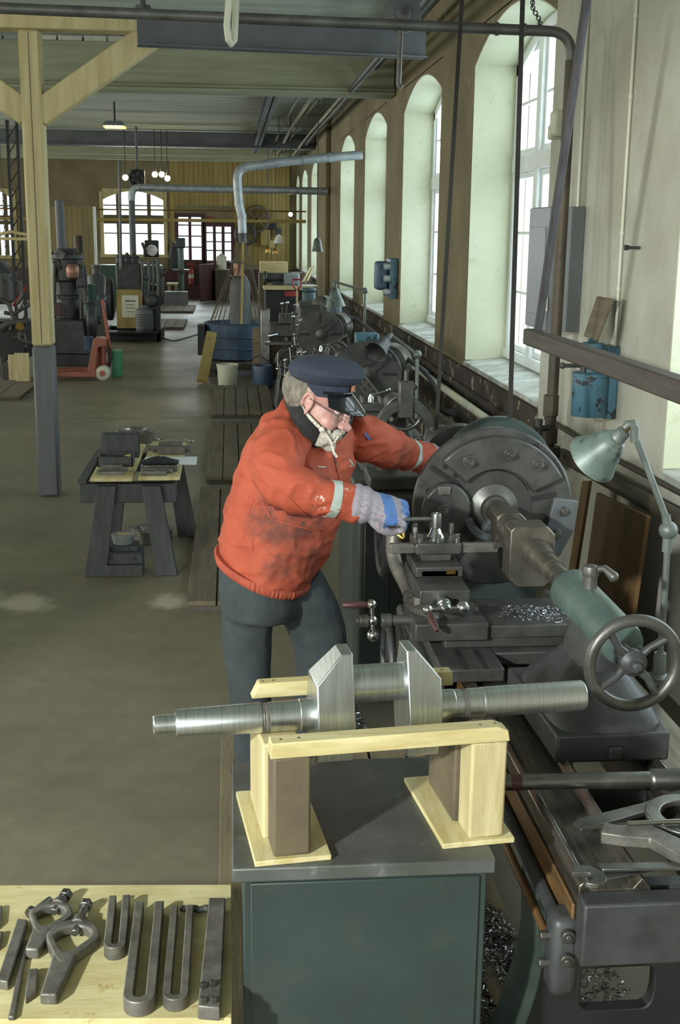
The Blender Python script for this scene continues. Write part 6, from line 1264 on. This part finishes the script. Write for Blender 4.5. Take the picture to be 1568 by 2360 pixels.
MB().lathe((ex(158), EY, ez(738)), Z_, [(0, .27), (.03, .27), (.05, .19), (.35, .18), (.36, .23), (.4, .23), (.42, .19), (.62, .2), (.66, .24), (.98, .24), (1.0, .28), (1.06, .28), (1.08, .2), (1.16, .16)], 24).build('cylinder', 'iron_dark', t)
m = MB(); boltring(m, (ex(158), EY, ez(738)+1.06), Z_, .25, 10, .022, .04); m.build('head_bolts', 'cast_iron', t)
MB().cyl((ex(147), EY, ez(580)), (ex(146), EY, ez(463)), .075, .07, 18).cyl((ex(147), EY, ez(600)), (ex(147), EY, ez(575)), .11, .08, 14).build('exhaust_stack', 'grey_steelwork', t)
MB().lathe((ex(176), EY-.3, ez(642)), Z_, [(0, .05), (.03, .10), (.1, .11), (.19, .11), (.24, .08), (.26, .02)], 22).build('copper_dome', 'copper', t)
MB().lathe((ex(206), EY-.18, ez(735)), X_, [(0, .27), (.03, .3), (.13, .3), (.16, .27), (.16, .08), (.2, .07)], 28).build('flywheel', 'iron_dark', t)
MB().box((ex(124), EY-.45, ez(726)), (ex(149), EY-.36, ez(695))).build('red_plate', 'red_dark', t, .005)
for (u0, v0, u1, v1, r) in ((185, 600, 188, 735, .03), (196, 610, 206, 715, .015), (178, 740, 172, 812, .02), (192, 660, 198, 700, .05), (140, 620, 126, 600, .05), (126, 600, 124, 735, .035), (188, 690, 214, 700, .025)): MB().cyl(at(u0, v0, Y=EY-.2), at(u1, v1, Y=EY-.25), r, n=10).build('push_rod', 'cast_iron', t)
MB().cyl(at(139, 588, Y=EY-.1), at(139, 588, Y=EY-.35), .07, n=14).build('valve_cap', 'cast_light', t); MB().box((ex(182), EY-.3, ez(660)), (ex(200), EY+.1, ez(615))).build('valve_chest', 'iron_dark', t, .02)
t2 = thing('engine', 'wide dark engine on a skid behind the plywood sign board', 'engine', (0, 0, 0)); FYY = 25.0
def qz(v): return at(310, v, Y=FYY).z
def qx(u): return at(u, 700, Y=FYY).x
t2.location = (qx(310), FYY, 0)
MB().box((qx(236), FYY-.5, qz(780)), (qx(372), FYY-.38, qz(757))).box((qx(236), FYY+.6, qz(780)), (qx(372), FYY+.72, qz(757))).box((qx(362), FYY-.5, qz(780)), (qx(374), FYY+.7, qz(755))).box((qx(236), FYY-.5, qz(780)), (qx(248), FYY+.7, qz(755))).build('skid', 'black', t2, .01)
for u in (244, 350): MB().box((qx(u), FYY-.5, 0), (qx(u)+.12, FYY-.3, qz(780))).build('skid_foot', 'black', t2); MB().box((qx(u), FYY+.5, 0), (qx(u)+.12, FYY+.7, qz(780))).build('skid_foot', 'black', t2)
MB().box((qx(272), FYY-.3, qz(757)), (qx(330), FYY+.5, qz(605))).build('block', 'iron_dark', t2, .03)
for u in (280, 296, 312): MB().lathe((qx(u), FYY, qz(608)), Z_, [(0, .09), (.12, .09), (.13, .11), (.16, .11), (.17, .04), (.22, .03)], 14).build('cylinder_head', 'iron_dark', t2)
MB().lathe((qx(262), FYY, qz(690)), (-1, 0, 0), [(0, .35), (.02, .42), (.12, .42), (.14, .38), (.14, .1), (.2, .08)], 30).build('flywheel', 'iron_dark', t2)
MB().box((qx(340), FYY-.3, qz(757)), (qx(368), FYY+.3, qz(655))).lathe((qx(354), FYY-.3, qz(690)), (0, -1, 0), [(0, .2), (.05, .2), (.06, .12), (.2, .11), (.22, .05)], 20).build('gearbox', 'iron_dark', t2, .02)
MB().box((qx(338), FYY-.2, qz(592)), (qx(370), FYY-.12, qz(553))).build('gauge_board', 'black', t2, .02); MB().cyl((qx(355), FYY-.21, qz(576)), (qx(355), FYY-.25, qz(576)), .12, n=24).build('gauge', 'steel_worn', t2, .01)
for (u0, v0, u1, v1, r) in ((342, 600, 342, 690, .04), (352, 600, 352, 680, .03), (362, 598, 364, 720, .05), (330, 640, 345, 640, .05), (368, 640, 382, 620, .04), (345, 720, 348, 755, .05), (375, 620, 374, 700, .03), (326, 600, 326, 700, .03), (334, 592, 328, 560, .03)): MB().tube([at(u0, v0, Y=FYY-.3), at((u0+u1)/2+3, (v0+v1)/2, Y=FYY-.36), at(u1, v1, Y=FYY-.3)], r, 8).build('engine_pipe', 'cast_iron', t2)
a = at(270, 756, Y=24.55); b = at(328, 668, Y=24.6)
t = thing('sign_board', 'plywood board with a printed paper notice leaning on the engine', 'sign', a); MB().hexa([(a.x, 24.51, a.z), (b.x, 24.51, a.z), (b.x, 24.54, a.z), (a.x, 24.54, a.z), (a.x, 24.65, b.z), (b.x, 24.65, b.z), (b.x, 24.68, b.z), (a.x, 24.68, b.z)]).build('board', 'yellow_wood', t, .004)
c0, c1 = at(281, 732, Y=24.5), at(319, 681, Y=24.6); fz = lambda z: 24.508+(z-a.z)/(b.z-a.z)*.14
MB().hexa([(c0.x, fz(c0.z)-.004, c0.z), (c1.x, fz(c0.z)-.004, c0.z), (c1.x, fz(c0.z), c0.z), (c0.x, fz(c0.z), c0.z), (c0.x, fz(c1.z)-.004, c1.z), (c1.x, fz(c1.z)-.004, c1.z), (c1.x, fz(c1.z), c1.z), (c0.x, fz(c1.z), c1.z)]).build('notice', 'white_plastic', t)
for k, (w_, h_) in enumerate(((.62, .014), (.5, .006), (.56, .006), (.4, .006))):
    z = c1.z-.11-k*.07; xm = (c0.x+c1.x)/2; L_ = (c1.x-c0.x)*w_/2; mm = MB(); r_ = random.Random(k); x = xm-L_
    while x < xm+L_: w2 = r_.uniform(.006, .016); mm.box((x, fz(z)-.007, z-h_), (x+w2, fz(z)-.0045, z+h_)); x += w2+.006
    mm.build('print_line', 'black', t, smooth=0)
MB().box((qx(240), 24.1, qz(757)-.03), (qx(370), 24.5, qz(757)-.001)).build('deck', 'black', t2, .005)
c = V((at(333, 757, Y=24.3).x, 24.3, qz(757))); t = thing('milk_can', 'ribbed dark milk can in front of the engine gearbox', 'can', c); prof = [(0, .155)]
for k in range(7): z = .05+k*.045; prof += [(z, .17), (z+.015, .178), (z+.03, .17)]
prof += [(.42, .16), (.47, .09), (.5, .085), (.52, .05)]; MB().lathe(c, Z_, prof, 26).build('can', 'grey_steelwork', t)
# third engine, cut by the left edge
t = thing('engine', 'jumbled dark engine with curved pipes cut by the left picture edge', 'engine', (at(10, 800, Y=17.6).x, 17.6, 0)); YY = 18.6
MB().lathe(at(5, 700, Y=YY), Z_, [(0, .14), (.05, .18), (.45, .18), (.5, .14), (.62, .12)], 20).build('cylinder', 'cast_iron', t)
MB().box((at(-60, 800, Y=YY).x, YY-.1, 0.25), (at(62, 800, Y=YY).x, YY+.6, at(30, 740, Y=YY).z)).build('crankcase', 'black', t, .03)
for pts, r in (([(0, 760), (20, 745), (60, 742)], .06), ([(48, 740), (46, 780), (60, 790), (85, 790)], .045), ([(10, 720), (30, 725), (70, 700)], .03), ([(0, 690), (20, 700), (30, 730), (24, 760)], .035), ([(25, 640), (45, 650), (52, 680), (40, 700)], .03), ([(-10, 830), (4, 820), (8, 870)], .07), ([(30, 780), (55, 770), (62, 800)], .03)):
    MB().tube([at(u, v, Y=YY-.3) for u, v in pts], r, 10).build('curved_pipe', 'cast_iron', t)
MB().cyl(at(30, 705, Y=YY-.3), at(60, 662, Y=YY-.2), .02, n=8).build('red_lever', 'red', t); MB().cyl(at(44, 756, Y=YY-.35), at(46, 752, Y=YY-.45), .06, n=14).build('end_cap', 'brass', t)
for i, (u0, u1, v0, v1, lb) in enumerate(((36, 66, 814, 886, 'pale board standing upright left of the post foot'), (20, 44, 818, 862, 'short yellow board half behind the upright pale board'))):
    a, b = at(u0, v1, Y=17.5+.12*i), at(u1, v0, Y=17.5+.12*i); tag(MB().box((a.x, a.y, 0), (b.x, a.y+.04, b.z)).build('wood_offcut', 'pine_up', None, .003), lb, 'board')
tag(MB().box((at(8, 870, Y=17.9).x, 17.8, 0), (at(62, 870, Y=17.9).x, 18.2, at(8, 838, Y=17.9).z)).build('timber_crate', 'wood_old_dark', None, .01), 'dark timber crate behind the upright pale board', 'crate')
# pallet jack
jp = at(238, 876, Z=0); t = thing('pallet_truck', 'orange red pallet truck with raised handle beside the post', 'pallet truck', (jp.x, jp.y, 0)); JY = jp.y; kx = JY/FPX
def J(u, v, dy=0): p = at(u, v, Y=JY+dy); return p
for dy in (0, .5): a, b = J(128, 858, dy), J(222, 860, dy); MB().hexa([(a.x, JY+dy-.07, .05), (b.x, JY+dy-.07, .05), (b.x, JY+dy+.07, .05), (a.x, JY+dy+.07, .05), (a.x, JY+dy-.07, .12), (b.x, JY+dy-.07, .14), (b.x, JY+dy+.07, .14), (a.x, JY+dy+.07, .12)]).build('fork', 'orange_paint', t, .01)
MB().prism([(J(200, 860).x, .08), (J(220, 860).x, .08), (J(226, 800).x, J(226, 800).z), (J(245, 797).x, J(245, 797).z), (J(245, 782).x, J(245, 782).z), (J(216, 780).x, J(216, 780).z)], (0, JY-.05, 0), X_, Z_, Y_, .5).build('body', 'orange_paint', t, .008)
MB().cyl((J(236, 798, .2).x, JY+.2, .15), J(236, 798, .2), .05, n=16).build('pump', 'orange_paint', t)
for dy in (.02, .16):
    wl = MB().lathe((J(237, 860).x, JY+dy-.07, .105), Y_, [(0, .09), (.01, .105), (.05, .105), (.06, .09)], 24).build('steer_wheel', 'white_plastic', t); MB().cyl((J(237, 860).x, JY+dy-.073, .105), (J(237, 860).x, JY+dy-.012+.01, .105), .045, n=14).build('wheel_hub', 'orange_paint', wl)
MB().tube([J(252, 800, .2), J(247, 760, .2), J(236, 690, .2)], .027, 10).build('handle_bar', 'orange_paint', t); MB().torus(J(235, 688, .2), Y_, .06, .014, 18, 8).build('handle_grip', 'blue_grey', t); MB().tube([J(252, 800, .2), J(254, 830, .2), J(250, 845, .2)], .03, 8).build('pivot_arm', 'red_dark', t)
tag(MB().box((J(226, 0).x, JY+.35, 0), (J(248, 0).x, JY+.75, J(224, 815).z)).build('plastic_crate', 'green_plastic', None, .01), 'green plastic crate behind the pallet truck', 'crate')
tag(MB().lathe(J(205, 806, .6)+V((0, 0, 0)), Z_, [(0, .07), (.18, .07), (.19, .075), (.2, .07)], 16).build('paint_tin', 'blue_navy'), 'small blue tin beside the engine base', 'tin')
# rack column, boom and partition at far left
t = thing('hoist_column', 'tall dark hoist column with a chain at the left edge', 'column', (at(43, 600, Y=24).x, 24, 0)); cx = at(43, 600, Y=24).x
for s in (-.09, .09): MB().box((cx+s-.025, 23.95, 0), (cx+s+.025, 24.05, 4.15)).build('upright', 'black', t)
for k in range(14): MB().beam((cx-.09, 24, .3+k*.27), (cx+.09, 24, .57+k*.27), .02, .03, Y_).build('lattice_bar', 'black', t)
mm = MB()
for k in range(44): z = 1.3+k*.06; mm.torus((cx-.24, 24.0, z), X_ if k % 2 else Y_, .02, .006, 8, 5)
mm.build('chain', 'pipe_grey', t)
a, b = at(-20, 545, Y=22), at(62, 541, Y=22); tag(MB().tube([a, at(25, 534, Y=22), b], .03, 8).box((a.x, 21.9, a.z-.06), (b.x, 22.1, a.z-.01)).build('crane_boom', 'pine_x'), 'pale curved boom sticking out behind the cream post', 'boom')
pa, pb_ = at(112, 640, Y=30), at(214, 476, Y=30); t = thing('partition_panel', 'tall beige boarded partition panel behind the upright engine', 'panel', ((pa.x+pb_.x)/2, 30, 0)); n = 9
for k in range(n): x0 = pa.x+(pb_.x-pa.x)*k/n; MB().box((x0+.006, 30, 0), (x0+(pb_.x-pa.x)/n-.006, 30.05, pb_.z)).build('board', 'beige_panel', t, .006)
MB().box((pb_.x, 29.98, 0), (pb_.x+.06, 30.08, pb_.z)).build('edge_post', 'frame_white', t, .005)
c = at(207, 700, Y=22.6); tag(MB().box((c.x-.25, 22.4, 0), (c.x+.25, 22.85, at(207, 694, Y=22.6).z-.252)).build('timber_crate', 'wood_old_dark', None, .01), 'dark crate under the green bucket', 'crate'); tag(MB().lathe((c.x, 22.6, at(207, 694, Y=22.6).z-.25), Z_, [(0, .11), (.25, .12), (.55, .145), (.55, .13), (.05, .1), (.05, 0)], 22).build('green_bucket', 'green_dark'), 'green bucket standing behind the upright engine', 'bucket')
c = at(224, 690, Y=27.4); tag(MB().lathe((c.x, 27.4, 0), Z_, [(0, .2), (1.15, .2), (1.2, .17), (1.21, .09), (1.35, .085), (1.37, .1), (1.42, .1)], 22).build('steel_churn', 'grey_steelwork'), 'tall grey churn between the two engines', 'churn')
a = at(184, 545, Y=27); tag(MB().cyl((a.x, 27, 0.0), (a.x-.04, 27, a.z), .08, n=14).cyl((a.x-.03, 27, a.z-.35), (a.x-.04, 27, a.z+.02), .1, n=14).build('flue_pipe', 'pipe_brown'), 'brown flue pipe behind the upright engine', 'pipe')
# ================================================================== far end
def F(u, v, Y=38.5): return at(u, v, Y=Y)
def fbox(name, u0, v0, u1, v1, Y, d, m, label, cat, z0=None, bevel=.01):
    a, b = at(u0, v1, Y=Y), at(u1, v0, Y=Y); return tag(MB().box((a.x, Y, a.z if z0 is None else z0), (b.x, Y+d, b.z)).build(name, m, None, bevel), label, cat)
fbox('workbench', 216, 612, 371, 650, 36, .8, 'green_dark', 'long dark workbench under the far arched window', 'bench', 0)
t = thing('work_table', 'small light topped table by the fire extinguisher', 'table', F(400, 690, 37)); a, b = F(384, 660, 37), F(410, 653, 37)
MB().box((a.x, 37, b.z-.06), (b.x, 37.6, b.z)).build('top', 'pine_x', t)
for x in (a.x+.03, b.x-.09):
    for y in (37.02, 37.52): MB().box((x, y, 0), (x+.06, y+.06, b.z-.06)).build('leg', 'pine_up', t)
fbox('tool_chest', 373, 673, 432, 700, 35.9, .6, 'grey_steelwork', 'grey steel chest on the floor past the engine', 'chest', 0)
t = thing('drill_press', 'slim green drill press column by the far doors', 'drill', F(419, 680, 37.5)); c = F(419, 690, 37.4)+V((0, 0, 0)); zt3 = F(419, 560, 37.4).z
MB().cyl((c.x, 37.4, 0), (c.x, 37.4, zt3), .09, n=14).build('column', 'teal_light', t); MB().cbox((c.x, 37.25, zt3), (.3, .5, .3)).build('head', 'teal_paint', t, .04); MB().cbox((c.x, 37.2, 1.0), (.5, .4, .06)).build('work_plate', 'cast_light', t); MB().cyl((c.x-.2, 37.1, zt3-.1), (c.x-.35, 37.1, zt3+.25), .02).build('feed_lever', 'cast_light', t)
t = thing('fire_extinguisher', 'red fire extinguisher with a white label on the far wall', 'fire extinguisher', F(441, 655, 39.6)); c = F(441, 655, 39.86); hz = F(441, 615, 39.86).z-c.z
MB().lathe(c, Z_, [(0, .08), (.01, .095), (hz-.1, .095), (hz-.04, .06), (hz-.03, .03), (hz, .03)], 20).build('bottle', 'red', t); MB().lathe(c+V((0, 0, hz*.35)), Z_, [(0, .096), (0, .0975), (hz*.22, .0975), (hz*.22, .096)], 20).build('label_band', 'white_plastic', t); MB().tube([c+V((0, 0, hz)), c+V((-.1, -.05, hz-.02)), c+V((-.14, -.05, hz-.3))], .015, 8).build('hose', 'black', t)
fbox('safety_sign', 431, 603, 450, 611, 39.945, .024, 'red', 'red sign above the fire extinguisher', 'sign'); fbox('safety_sign', 478, 500, 492, 506, 39.945, .024, 'red', 'small red sign above the far door', 'sign')
a, b = F(461, 695, 37.8), F(495, 608, 38.6); t = thing('door_leaf', 'dark red door leaf standing open at the far end', 'door', ((a.x+b.x)/2, 38.2, 0)); MB().hexa([(a.x, 37.7, 0.02), (b.x, 38.9, 0.02), (b.x, 38.96, .02), (a.x, 37.76, .02), (a.x, 37.7, b.z), (b.x, 38.9, b.z), (b.x, 38.96, b.z), (a.x, 37.76, b.z)]).build('leaf', 'red_dark', t, .01)
fbox('cupboard', 497, 622, 532, 692, 38.6, .7, 'wood_brown', 'brown cupboard right of the open red door', 'cupboard', 0)
c = F(511, 622, 38.9); tag(MB().lathe((c.x, 38.9, F(511, 622, 38.6).z), Z_, [(0, .16), (.4, .16), (.42, .13), (.46, .07), (.5, .03)], 18).build('canister', 'white_plastic'), 'cream canister standing on the brown cupboard', 'canister')
t = thing('hanging_coat', 'dark coat hanging on the wall beside the arched window', 'coat', F(400, 613, 39.7)); c = F(400, 560, 39.7)
MB().loft([[V((c.x+r*math.cos(2*PI*k/14)+o_, 39.87+.09*math.sin(2*PI*k/14), c.z-z)) for k in range(14)] for z, r, o_ in ((0, .04, 0), (.08, .1, 0), (.25, .16, .02), (.6, .19, 0), (.8, .17, -.02))]).build('cloth', 'rubber', t)
c = F(592, 505, 39.6); t = thing('wooden_wheel', 'big wooden wheel hung on the boarded end wall', 'wheel', c); R_ = 27*39.6/FPX
MB().torus((c.x, 39.8, c.z), Y_, R_, .06, 36, 8).build('rim', 'wood_brown', t)
for k in range(3): a = k*PI/3+.3; MB().beam((c.x-R_*math.cos(a), 39.8, c.z-R_*math.sin(a)), (c.x+R_*math.cos(a), 39.8, c.z+R_*math.sin(a)), .06, .1, Y_).build('spoke', 'wood_brown', t)
c = F(566, 540, 39.6); t = thing('iron_wheel', 'dark iron wheel hung left of the wooden wheel', 'wheel', c); MB().torus((c.x, 39.75, c.z), Y_, .32, .04, 28, 8).cyl((c.x, 39.7, c.z), (c.x, 39.8, c.z), .08).build('rim', 'iron_dark', t)
for k in range(3): a = k*PI/3; MB().beam((c.x-.3*math.cos(a), 39.75, c.z-.3*math.sin(a)), (c.x+.3*math.cos(a), 39.75, c.z+.3*math.sin(a)), .04, .06, Y_).build('spoke', 'iron_dark', t)
for (u, v, m, lb) in ((612, 548, 'yellow_wood', 'yellow pattern block hung on the boarded wall'), (628, 520, 'black', 'black tool shapes hung high on the boarded wall')):
    c = F(u, v, 39.8); tag(MB().cbox(c, (.3, .08, .5 if m != 'black' else .25)).cbox(c+V((.2, 0, -.2)), (.2, .06, .25), .3).build('wall_pattern', m, None, .02), lb, 'pattern')
for (v, m, r, lb) in ((507, 'yellow_wood', .045, 'pale horizontal rail across the far hall, lower one'), (484, 'brass', .02, 'thin brass coloured rail above the pale rail')):
    a, b = at(112, v-1, Y=34), at(664, v+3, Y=34); tag(MB().cyl(V((LX+.02, 34, a.z)), V((WX-.04, 34, b.z)), r, n=8).build('far_rail', m), lb, 'rail')
tag(MB().cyl(at(275, 372, Y=24.5), at(279, 620, Y=24.5), .028, n=8).build('drop_rod', 'pipe_grey'), 'thin vertical rod in front of the arched window', 'rod')
# ================================================================== benches beyond the lathes
a = at(612, 745, Z=0); t = thing('bench_cabinet', 'black cabinet with red sign between the tub and the lathes', 'cabinet', (.75, 21, 0)); zc = at(660, 668, Y=20.6).z
MB().box((at(612, 700, Y=20.6).x, 20.6, 0), (at(722, 700, Y=20.6).x, 21.3, zc)).build('body', 'black', t, .015); MB().box((at(608, 700, Y=20.6).x, 20.55, zc), (at(726, 700, Y=20.6).x, 21.35, zc+.04)).build('top', 'pine_x', t, .005)
MB().box((at(656, 680, Y=20.58).x, 20.58, at(656, 683, Y=20.58).z), (at(690, 680, Y=20.58).x, 20.599, at(656, 671, Y=20.58).z)).build('red_sign', 'red', t)
fbox('wood_crate', 600, 604, 664, 630, 31, .7, 'pine_x', 'pale wooden crate on the far bench', 'crate'); fbox('workbench', 598, 630, 700, 660, 30.5, 1.2, 'wood_old', 'far workbench carrying the wooden crate', 'bench', 0)
c = at(672, 643, Y=23); t = thing('machine_guard', 'light grey rounded machine housing on the bench', 'housing', (c.x, 23, at(672, 660, Y=23).z)); MB().cbox(c, (.30, .35, .24)).build('housing', 'grey_paint', t, .05, seg=3); MB().cyl(c+V((0, 0, -.12)), c+V((0, 0, -.25)), .06).build('stem', 'iron_dark', t)
fbox('workbench', 620, 660, 735, 668, 22.6, 1.3, 'wood_old', 'bench behind the black cabinet with grinder and papers', 'bench', 0)
zq = at(650, 660, Y=22.6).z
t = thing('bench_grinder', 'dark bench grinder left of the grey housing', 'grinder', (at(640, 650, Y=23).x, 23, zq)); c = V((at(640, 645, Y=23).x, 23, zq+.14)); MB().cyl(c+V((-.2, 0, 0)), c+V((.2, 0, 0)), .08, n=16).build('motor', 'iron_dark', t, .02)
for s in (-1, 1): MB().cyl(c+V((s*.2, 0, 0)), c+V((s*.26, 0, 0)), .12, n=20).build('wheel', 'cast_light', t, .01)
MB().box((c.x-.1, 22.9, zq), (c.x+.1, 23.1, zq+.08)).build('base', 'iron_dark', t)
tag(MB().cbox((at(705, 650, Y=22.9).x, 22.9, zq+.01), (.3, .3, .012), .4).build('paper_sheet', 'paper'), 'white paper on the bench behind the grey housing', 'paper')
for i, (u0, v0, u1, v1) in enumerate(((697, 660, 712, 622), (706, 658, 722, 616))): a, b = at(u0, v0, Y=23.4+.2*i), at(u1, v1, Y=23.7+.2*i); tag(MB().beam(V((a.x, a.y, zq+.02)), b, .03, .16, Y_).build('wood_offcut', 'pine_up', None, .004), ['left', 'right'][i]+' of two pale boards leaning behind the grey housing', 'board')
t = thing('shovel', 'shovel with a red D handle standing by the black cabinet', 'shovel', at(686, 740, Y=20.4)); a = at(685, 650, Y=20.35); MB().tube([V((a.x, 20.35, .25)), V((a.x, 20.35, a.z-.12))], .018, 8).build('shaft', 'pine_up', t)
MB().tube([V((a.x, 20.35, a.z-.14)), V((a.x-.07, 20.35, a.z-.05)), V((a.x-.07, 20.35, a.z+.04)), V((a.x+.07, 20.35, a.z+.04)), V((a.x+.07, 20.35, a.z-.05)), V((a.x, 20.35, a.z-.14))], .016, 8).build('d_handle', 'red', t); MB().box((a.x-.12, 20.33, 0), (a.x+.12, 20.345, .3)).build('blade', 'steel_worn', t)
tag(MB().box((at(601, 740, Y=17.9).x, 17.8, 0), (at(622, 740, Y=17.9).x, 18.1, at(601, 712, Y=17.9).z)).build('steel_bin', 'steel_worn', None, .01), 'narrow steel bin beside the blue tub', 'bin')
# pendant lamps and bulbs
def pendant(u, v0, v1, Y, R_, label, m='cast_light', lit=False):
    a, b = at(u, v0, Y=Y), at(u, v1, Y=Y); h_ = a.z-b.z; t = thing('pendant_lamp', label, 'lamp', b); c = V((a.x, Y, 0))
    MB().lathe(a, (0, 0, -1), [(0, .02), (.02, .05), (h_*.3, .07), (h_*.6, R_*.75), (h_, R_), (h_*.97, R_*.95), (h_*.55, R_*.68), (h_*.3, .05), (h_*.3, 0)], 24).build('shade', m, t)
    MB().cyl(a, V((a.x, Y, CEIL-.002)), .008, n=6).build('wire', 'rubber', t); MB().sph((a.x, Y, b.z+h_*.3), .035, 10, 8).build('bulb', 'bulb' if lit else 'frame_white', t)
pendant(643, 540, 561, 27, .12, 'small white pendant lamp hanging before the boarded wall', 'frame_white'); pendant(732, 548, 580, 21.5, .105, 'grey cone pendant lamp in front of the windows', 'lamp_grey')
pendant(618, 568, 583, 33, .075, 'pair of far pendant lamps, left one, over the far bench', 'brass', True); pendant(635, 572, 585, 33, .075, 'pair of far pendant lamps, right one, over the far bench', 'brass', True)
def bulb(u, v, Y, r, label): c = at(u, v, Y=Y); t = thing('bare_bulb', label, 'bulb', c); MB().sph(c, r, 14, 10).build('glass', 'bulb', t); MB().cyl(c+V((0, 0, r*.7)), c+V((0, 0, r*2)), r*.5, n=10).build('socket', 'rubber', t); MB().cyl(c+V((0, 0, r*1.5)), V((c.x, Y, CEIL-.002)), .01, n=6).build('wire', 'rubber', t)
bulb(670, 494, 27, .045, 'glowing bare bulb beside the far windows')
for u, v, lb in ((289, 409, 'lit lamp left of the black fan'), (357, 402, 'lit lamp right of the black fan, higher'), (373, 402, 'lit lamp right of the black fan, middle'), (386, 411, 'lit lamp right of the black fan, lowest')): bulb(u, v, 31, .07, lb)
c = at(315, 410, Y=30); t = thing('ceiling_fan', 'round black fan hanging near the far ceiling', 'fan', c); MB().torus(c, Y_, .16, .035, 24, 8).cyl(c+V((0, .1, 0)), c+V((0, -.06, 0)), .07).build('ring', 'black', t); MB().box((c.x-.18, 30.08, c.z-.18), (c.x+.18, 30.3, c.z+.2)).cyl(c+V((0, .2, .2)), V((c.x, 30.2, 4.6)), .03).build('housing', 'grey_steelwork', t, .02)
for k in range(5): a = 2*PI*k/5; MB().cbox(c+V((.085*math.cos(a), -.02, .085*math.sin(a))), (.12, .01, .05), m=Matrix.Rotation(-a, 3, 'Y')).build('blade', 'iron_dark', t)
c = at(264, 287, Y=24.5); t = thing('ceiling_lamp', 'yellow glowing ceiling lamp under the boards', 'lamp', c); MB().hexa([(c.x-.22, 24.3, c.z-.03), (c.x+.22, 24.3, c.z-.03), (c.x+.22, 24.8, c.z-.03), (c.x-.22, 24.8, c.z-.03), (c.x-.15, 24.4, c.z+.06), (c.x+.15, 24.4, c.z+.06), (c.x+.15, 24.7, c.z+.06), (c.x-.15, 24.7, c.z+.06)]).build('reflector', 'grey_paint', t)
MB().box((c.x-.2, 24.34, c.z-.06), (c.x+.2, 24.76, c.z-.031)).build('diffuser', 'diffuser', t, .008)
for dx in (-.12, -.04, .04, .12): MB().sph((c.x+dx, 24.33, c.z-.045), .022, 10, 8).build('tube', 'tube', t)
MB().cyl((c.x, 24.55, c.z+.06), (c.x, 24.55, 4.6), .02, n=8).build('rod', 'rubber', t)
# cable lying on the floor
tag(MB().tube([at(u, v, Z=.012) for u, v in ((372, 778), (400, 786), (430, 778), (470, 766))], .01, 6).build('floor_cable', 'rubber'), 'thin black cable lying across the far floor', 'cable')

c0 = at(1221, -30, Y=7.05); c1 = at(1243, 60, Y=7.0); mm = MB()
for k in range(16):
    p = c0.lerp(c1, k/15)+V((.01*math.sin(k*.6), 0, 0)); mm.torus(p, X_ if k % 2 else Y_, .012, .0035, 8, 5)
tag(mm.build('hanging_chain', 'iron_dark'), 'thin chain hanging over the pipe in front of the arched window', 'chain')
